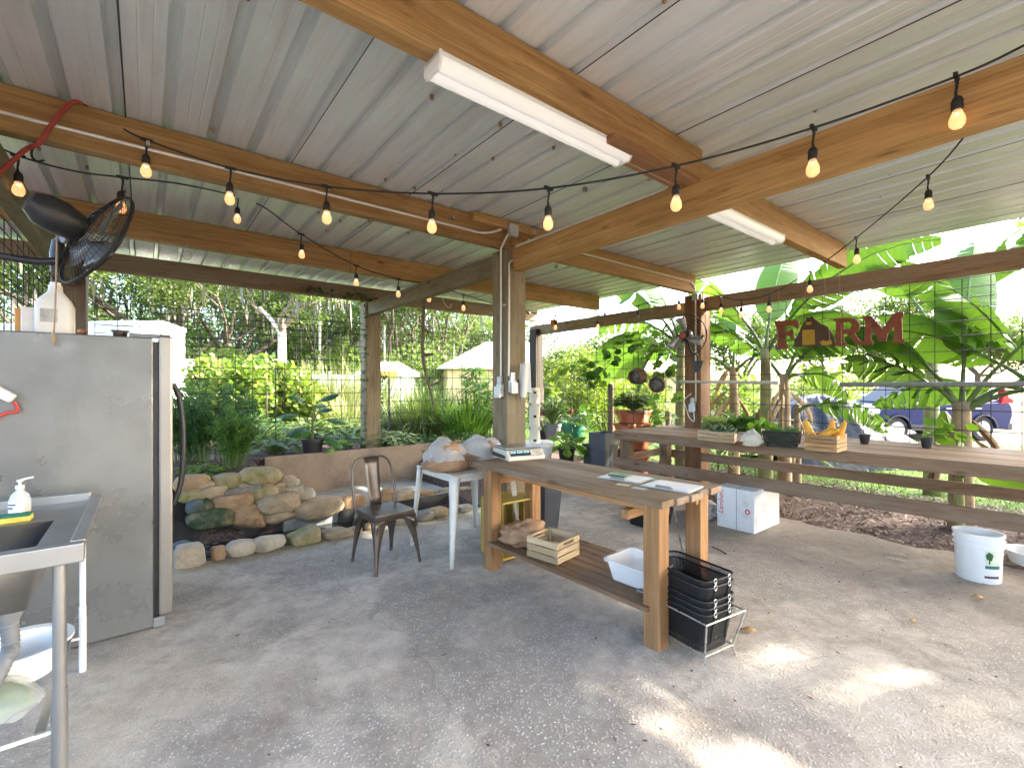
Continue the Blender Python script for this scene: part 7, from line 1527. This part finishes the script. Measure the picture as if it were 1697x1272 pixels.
for s in (1, -1):
    for pl in ([(1.62, 1.11), (1.98, 1.39), (2.18, 1.50), (2.62, 1.57), (2.62, 1.11)], [(2.70, 1.11), (2.70, 1.575), (3.2, 1.575), (3.45, 1.54), (3.52, 1.12)], [(3.62, 1.13), (3.58, 1.51), (3.85, 1.44), (4.08, 1.22), (4.1, 1.17)]):
        mb = MB(); vs = [cq(x, (1.84-tum(z)+.012) if s > 0 else tum(z)-.012, z) for x, z in pl]; mb.add(vs, [tuple(range(len(pl)))]); mb.build('side_window', CGL, car)
    mb = MB(); y = 1.845 if s > 0 else -.005; mb.tube([cq(1.5, y-.05*s, 1.085), cq(2.7, y-.05*s, 1.095), cq(4.12, y-.05*s, 1.15), cq(4.22, y-.09*s, 1.24), cq(3.9, y-.2*s, 1.47), cq(3.6, y-.24*s, 1.545)], .012, 6); mb.build('chrome_trim', CHRM, car, smooth=True)
    mb = MB(); mb.box(cq(2.28, y, .40), (fw, lf, UP), (1.85, .03, .16)); mb.build('sill_cladding', CLAD, car, bevel=.01)
    for xc in (.93, 3.62):
        mb = MB(); a = arch(xc, .43); b2 = arch(xc, .385); n = len(a); mb.add([cq(x, y+.012*s, z) for x, z in a]+[cq(x, y+.012*s, z) for x, z in b2], [(i, i+1, n+i+1, n+i) for i in range(n-1)]); o = mb.build('arch_trim', CLAD, car); o.modifiers.new('s', 'SOLIDIFY').thickness = .03
    mb = MB(); mb.box(cq(1.72, y+.10*s, 1.10), (fw, lf, UP), (.14, .2, .13)); mb.build('mirror', CARP, car, bevel=.03)
    for x in (2.5, 3.42):
        mb = MB(); mb.box(cq(x, y+.02*s, .93), (fw, lf, UP), (.2, .03, .03)); mb.build('door_handle', CHRM, car, bevel=.008)
    for x in (2.66, 3.55):
        mb = MB(); mb.box(cq(x, y-.0*s, .76), (fw, lf, UP), (.008, .012, .6)); mb.build('door_seam', CLAD, car)
    for xc in (.93, 3.62):
        c = cq(xc, (1.84-.12) if s > 0 else .12, .345); mb = MB(); mb.lathe(c, [(.20, -.11), (.33, -.11), (.352, -.07), (.352, .07), (.33, .11), (.23, .11), (.22, .06)], 32, ax=lf*s); w_ = mb.build('tyre', TYRE, car, smooth=True)
        mb = MB(); mb.lathe(c+lf*s*.085, [(.23, .03), (.215, .03), (.20, 0), (.05, .005), (.04, .03), (.001, .03)], 28, ax=lf*s)
        for i in range(5):
            an = 6.283*i/5; d = fw*math.cos(an)+UP*math.sin(an); mb.beam(c+lf*s*.105+d*.03, c+lf*s*.105+d*.21, .06, .03, up=lf)
        mb.build('rim', RIM, w_, smooth=True)
    mb = MB(); yl = 1.80 if s > 0 else .04; mb.prism([(0, 0), (.42, .03), (.40, .14), (.28, .19), (.2, .42), (.13, .44), (.1, .16)], cq(4.14, yl-.13*(s < 0)+.0, 1.06)-lf*.11, -fw, UP, .18, axz=lf); mb.build('tail_light', TLRED, car, bevel=.015)
    mb = MB(); mb.box(cq(.2, yl, .86), (fw, lf, UP), (.36, .12, .12)); mb.build('headlight', HLMP, car, bevel=.02)
mb = MB(); mb.add([cq(1.27, .16, 1.09), cq(1.27, 1.68, 1.09), cq(2.02, 1.60, 1.58), cq(2.02, .24, 1.58)], [(0, 1, 2, 3)]); 
o = mb.build('windscreen', CGL, car); o.location += UP*.02
for y in (.36, 1.48):
    mb = MB(); mb.tube([cq(2.4, y, 1.66), cq(2.5, y, 1.72), cq(3.7, y, 1.70), cq(3.85, y, 1.63)], .018, 6); mb.build('roof_rail', CHRM, car, smooth=True)
mb = MB(); mb.box(cq(4.5, .92, .42), (fw, lf, UP), (.22, 1.8, .22)); mb.build('rear_bumper', CLAD, car, bevel=.04)

# ---------------------------------------------------------------- buildings and fences beyond the garden
WWALL = plain('white_painted_wall', (.78, .78, .77), .6, 0, .04, 2, .1, 30); TANW = plain('tan_wall', (.52, .40, .22), .8, 0, .1, 2); WROOF = plain('pale_roof', (.66, .65, .63), .7, 0, .08, 3, .2, 20); ORGF = plain('orange_fascia', (.50, .20, .03), .6); TANR = plain('tan_roof', (.55, .42, .27), .8, 0, .12, 4)
def house(name, label, cat, pa, pb, depth, zw, zr, wall, roof, over=.25, hip=.0, face=None):
    """two ground points of the front wall, gable or hip roof"""
    pa, pb = V(pa.x, pa.y, 0), V(pb.x, pb.y, 0); x = (pb-pa).normalized(); y = V(-x.y, x.x, 0); L = (pb-pa).length; t = thing(name, label, cat, (pa+pb)/2+y*depth/2)
    q = lambda a, b2, z: pa+x*a+y*b2+UP*z
    mb = MB(); mb.box(q(L/2, depth/2, zw/2-.1), (x, y, UP), (L, depth, zw+.2), off=False); mb.build('wall', wall, t)
    o = over; e = [q(-o, -o, zw-.05), q(L+o, -o, zw-.05), q(L+o, depth+o, zw-.05), q(-o, depth+o, zw-.05)]; r = [q(-o+hip, depth/2, zr), q(L+o-hip, depth/2, zr)]
    mb = MB(); vs = e+r+[v-UP*.12 for v in e]; mb.add(vs, [(0, 1, 5, 4), (2, 3, 4, 5), (1, 2, 5), (3, 0, 4), (0, 6, 7, 1), (1, 7, 8, 2), (2, 8, 9, 3), (3, 9, 6, 0), (6, 9, 8, 7)]); mb.build('roof', roof, t)
    return t, q, L
t, q_, L_2 = house('white_trailer', 'long white box trailer seen over the fridge', 'trailer', P(-160, 640, 17), P(222, 640, 15.5), 2.0, 3.72, 3.85, WWALL, WROOF, .04)
mb = MB(); mb.box(q_(L_2-1.1, -.015, 1.6), (V(1, 0, 0), V(0, 1, 0), UP), (.9, .03, 2.1)); mb.build('door', WROOF, t)
t, q_, L_2 = house('white_shed', 'small white shed left of the vine row', 'shed', P(262, 640, 17.5), P(356, 640, 18.5), 2.6, 2.1, 2.62, WWALL, WWALL, .08, .35)
t, q_, L_2 = house('garden_kiosk', 'white and tan kiosk with an orange roof edge behind the ivy post', 'kiosk', P(606, 640, 17.5), P(686, 640, 18.3), 2.2, 2.05, 2.5, WWALL, WROOF, .18, .5)
mb = MB(); mb.beam(q_(-.2, -.22, 1.98), q_(L_2*.62, -.22, 1.98), .05, .22); mb.build('orange_fascia', ORGF, t); mb = MB(); mb.box(q_(.22, -.02, 1.0), (q_(1, 0, 0)-q_(0, 0, 0), V(0, 1, 0), UP), (.38, .05, 1.7)); mb.build('shutter', TANW, t); mb = MB(); mb.box(q_(.95, -.02, .95), (q_(1, 0, 0)-q_(0, 0, 0), V(0, 1, 0), UP), (.7, .05, 1.8)); mb.build('door', WROOF, t)
house('hipped_house', 'tan house with a pale hipped roof left of the middle post', 'house', P(742, 640, 25), P(985, 640, 27), 7, 2.62, 4.3, TANW, WROOF, .45, 3.2)
house('tan_outbuilding', 'tan outbuilding with a low gable seen beside the corner post', 'outbuilding', P(1072, 640, 17), P(1150, 640, 17.5), 3, 2.1, 2.9, TANW, TANR, .2)
house('pale_outbuilding', 'low pale building seen under the citrus bush', 'outbuilding', P(905, 640, 20), P(965, 640, 20), 3, 1.9, 2.5, plain('pink_wall', (.62, .50, .42), .8), TANR, .2)
f = thing('panel_fence', 'long white panel fence behind the vines', 'fence', P(480, 640, 19.5)); a, b_ = P(352, 640, 19.5), P(640, 640, 20.5); a.z = b_.z = 0; n = 6
for i in range(n+1):
    mb = MB(); p = a.lerp(b_, i/n); mb.box(p+UP*1.05, (UP, V(1, 0, 0), V(0, 1, 0)), (2.2, .11, .11)); mb.build('post', WWALL, f, bevel=.01)
    if i < n:
        mb = MB(); mb.beam(a.lerp(b_, (i+.03)/n)+UP*1.05, a.lerp(b_, (i+.97)/n)+UP*1.05, .04, 1.9); mb.build('panel', WWALL, f)
f = thing('rail_fence', 'white post and rail fence beyond the car bonnet', 'fence', P(1410, 640, 19)); a, b_ = P(1290, 640, 20), P(1470, 640, 18.5); a.z = b_.z = 0
for i in range(8):
    mb = MB(); p = a.lerp(b_, i/7); mb.box(p+UP*.62, (UP, V(1, 0, 0), V(0, 1, 0)), (1.3, .09, .09)); mb.build('post', WWALL, f)
for z in (.45, .8, 1.15):
    mb = MB(); mb.beam(a+UP*z-V(0, .06, 0), b_+UP*z-V(0, .06, 0), .03, .1); mb.build('rail', WWALL, f)
# second row of trees that closes the view at the left
for i, (px, Y, h, lab) in enumerate(((90, 40, 11, 'tree of the far wood row over the trailer end'), (240, 44, 11, 'tree of the far wood row right of the trailer'), (345, 46, 12, 'tree of the far wood row above the small white shed'), (440, 44, 12, 'tree of the far wood row left of the pale trunk'), (525, 48, 11, 'tree of the far wood row at the metal pole'), (605, 46, 12, 'tree of the far wood row behind the ivy post'), (690, 47, 12, 'tree of the far wood row above the kiosk'), (780, 52, 11, 'tree of the far wood row over the hipped house'))):
    tree('wood_edge_tree', lab, P(px, 640, Y), h, 5.2, 1.4, OAKL, 11000, .29, 0, .3, None, 'trees of the far wood row', 2, 2.3, rb=-.02, fill=18)
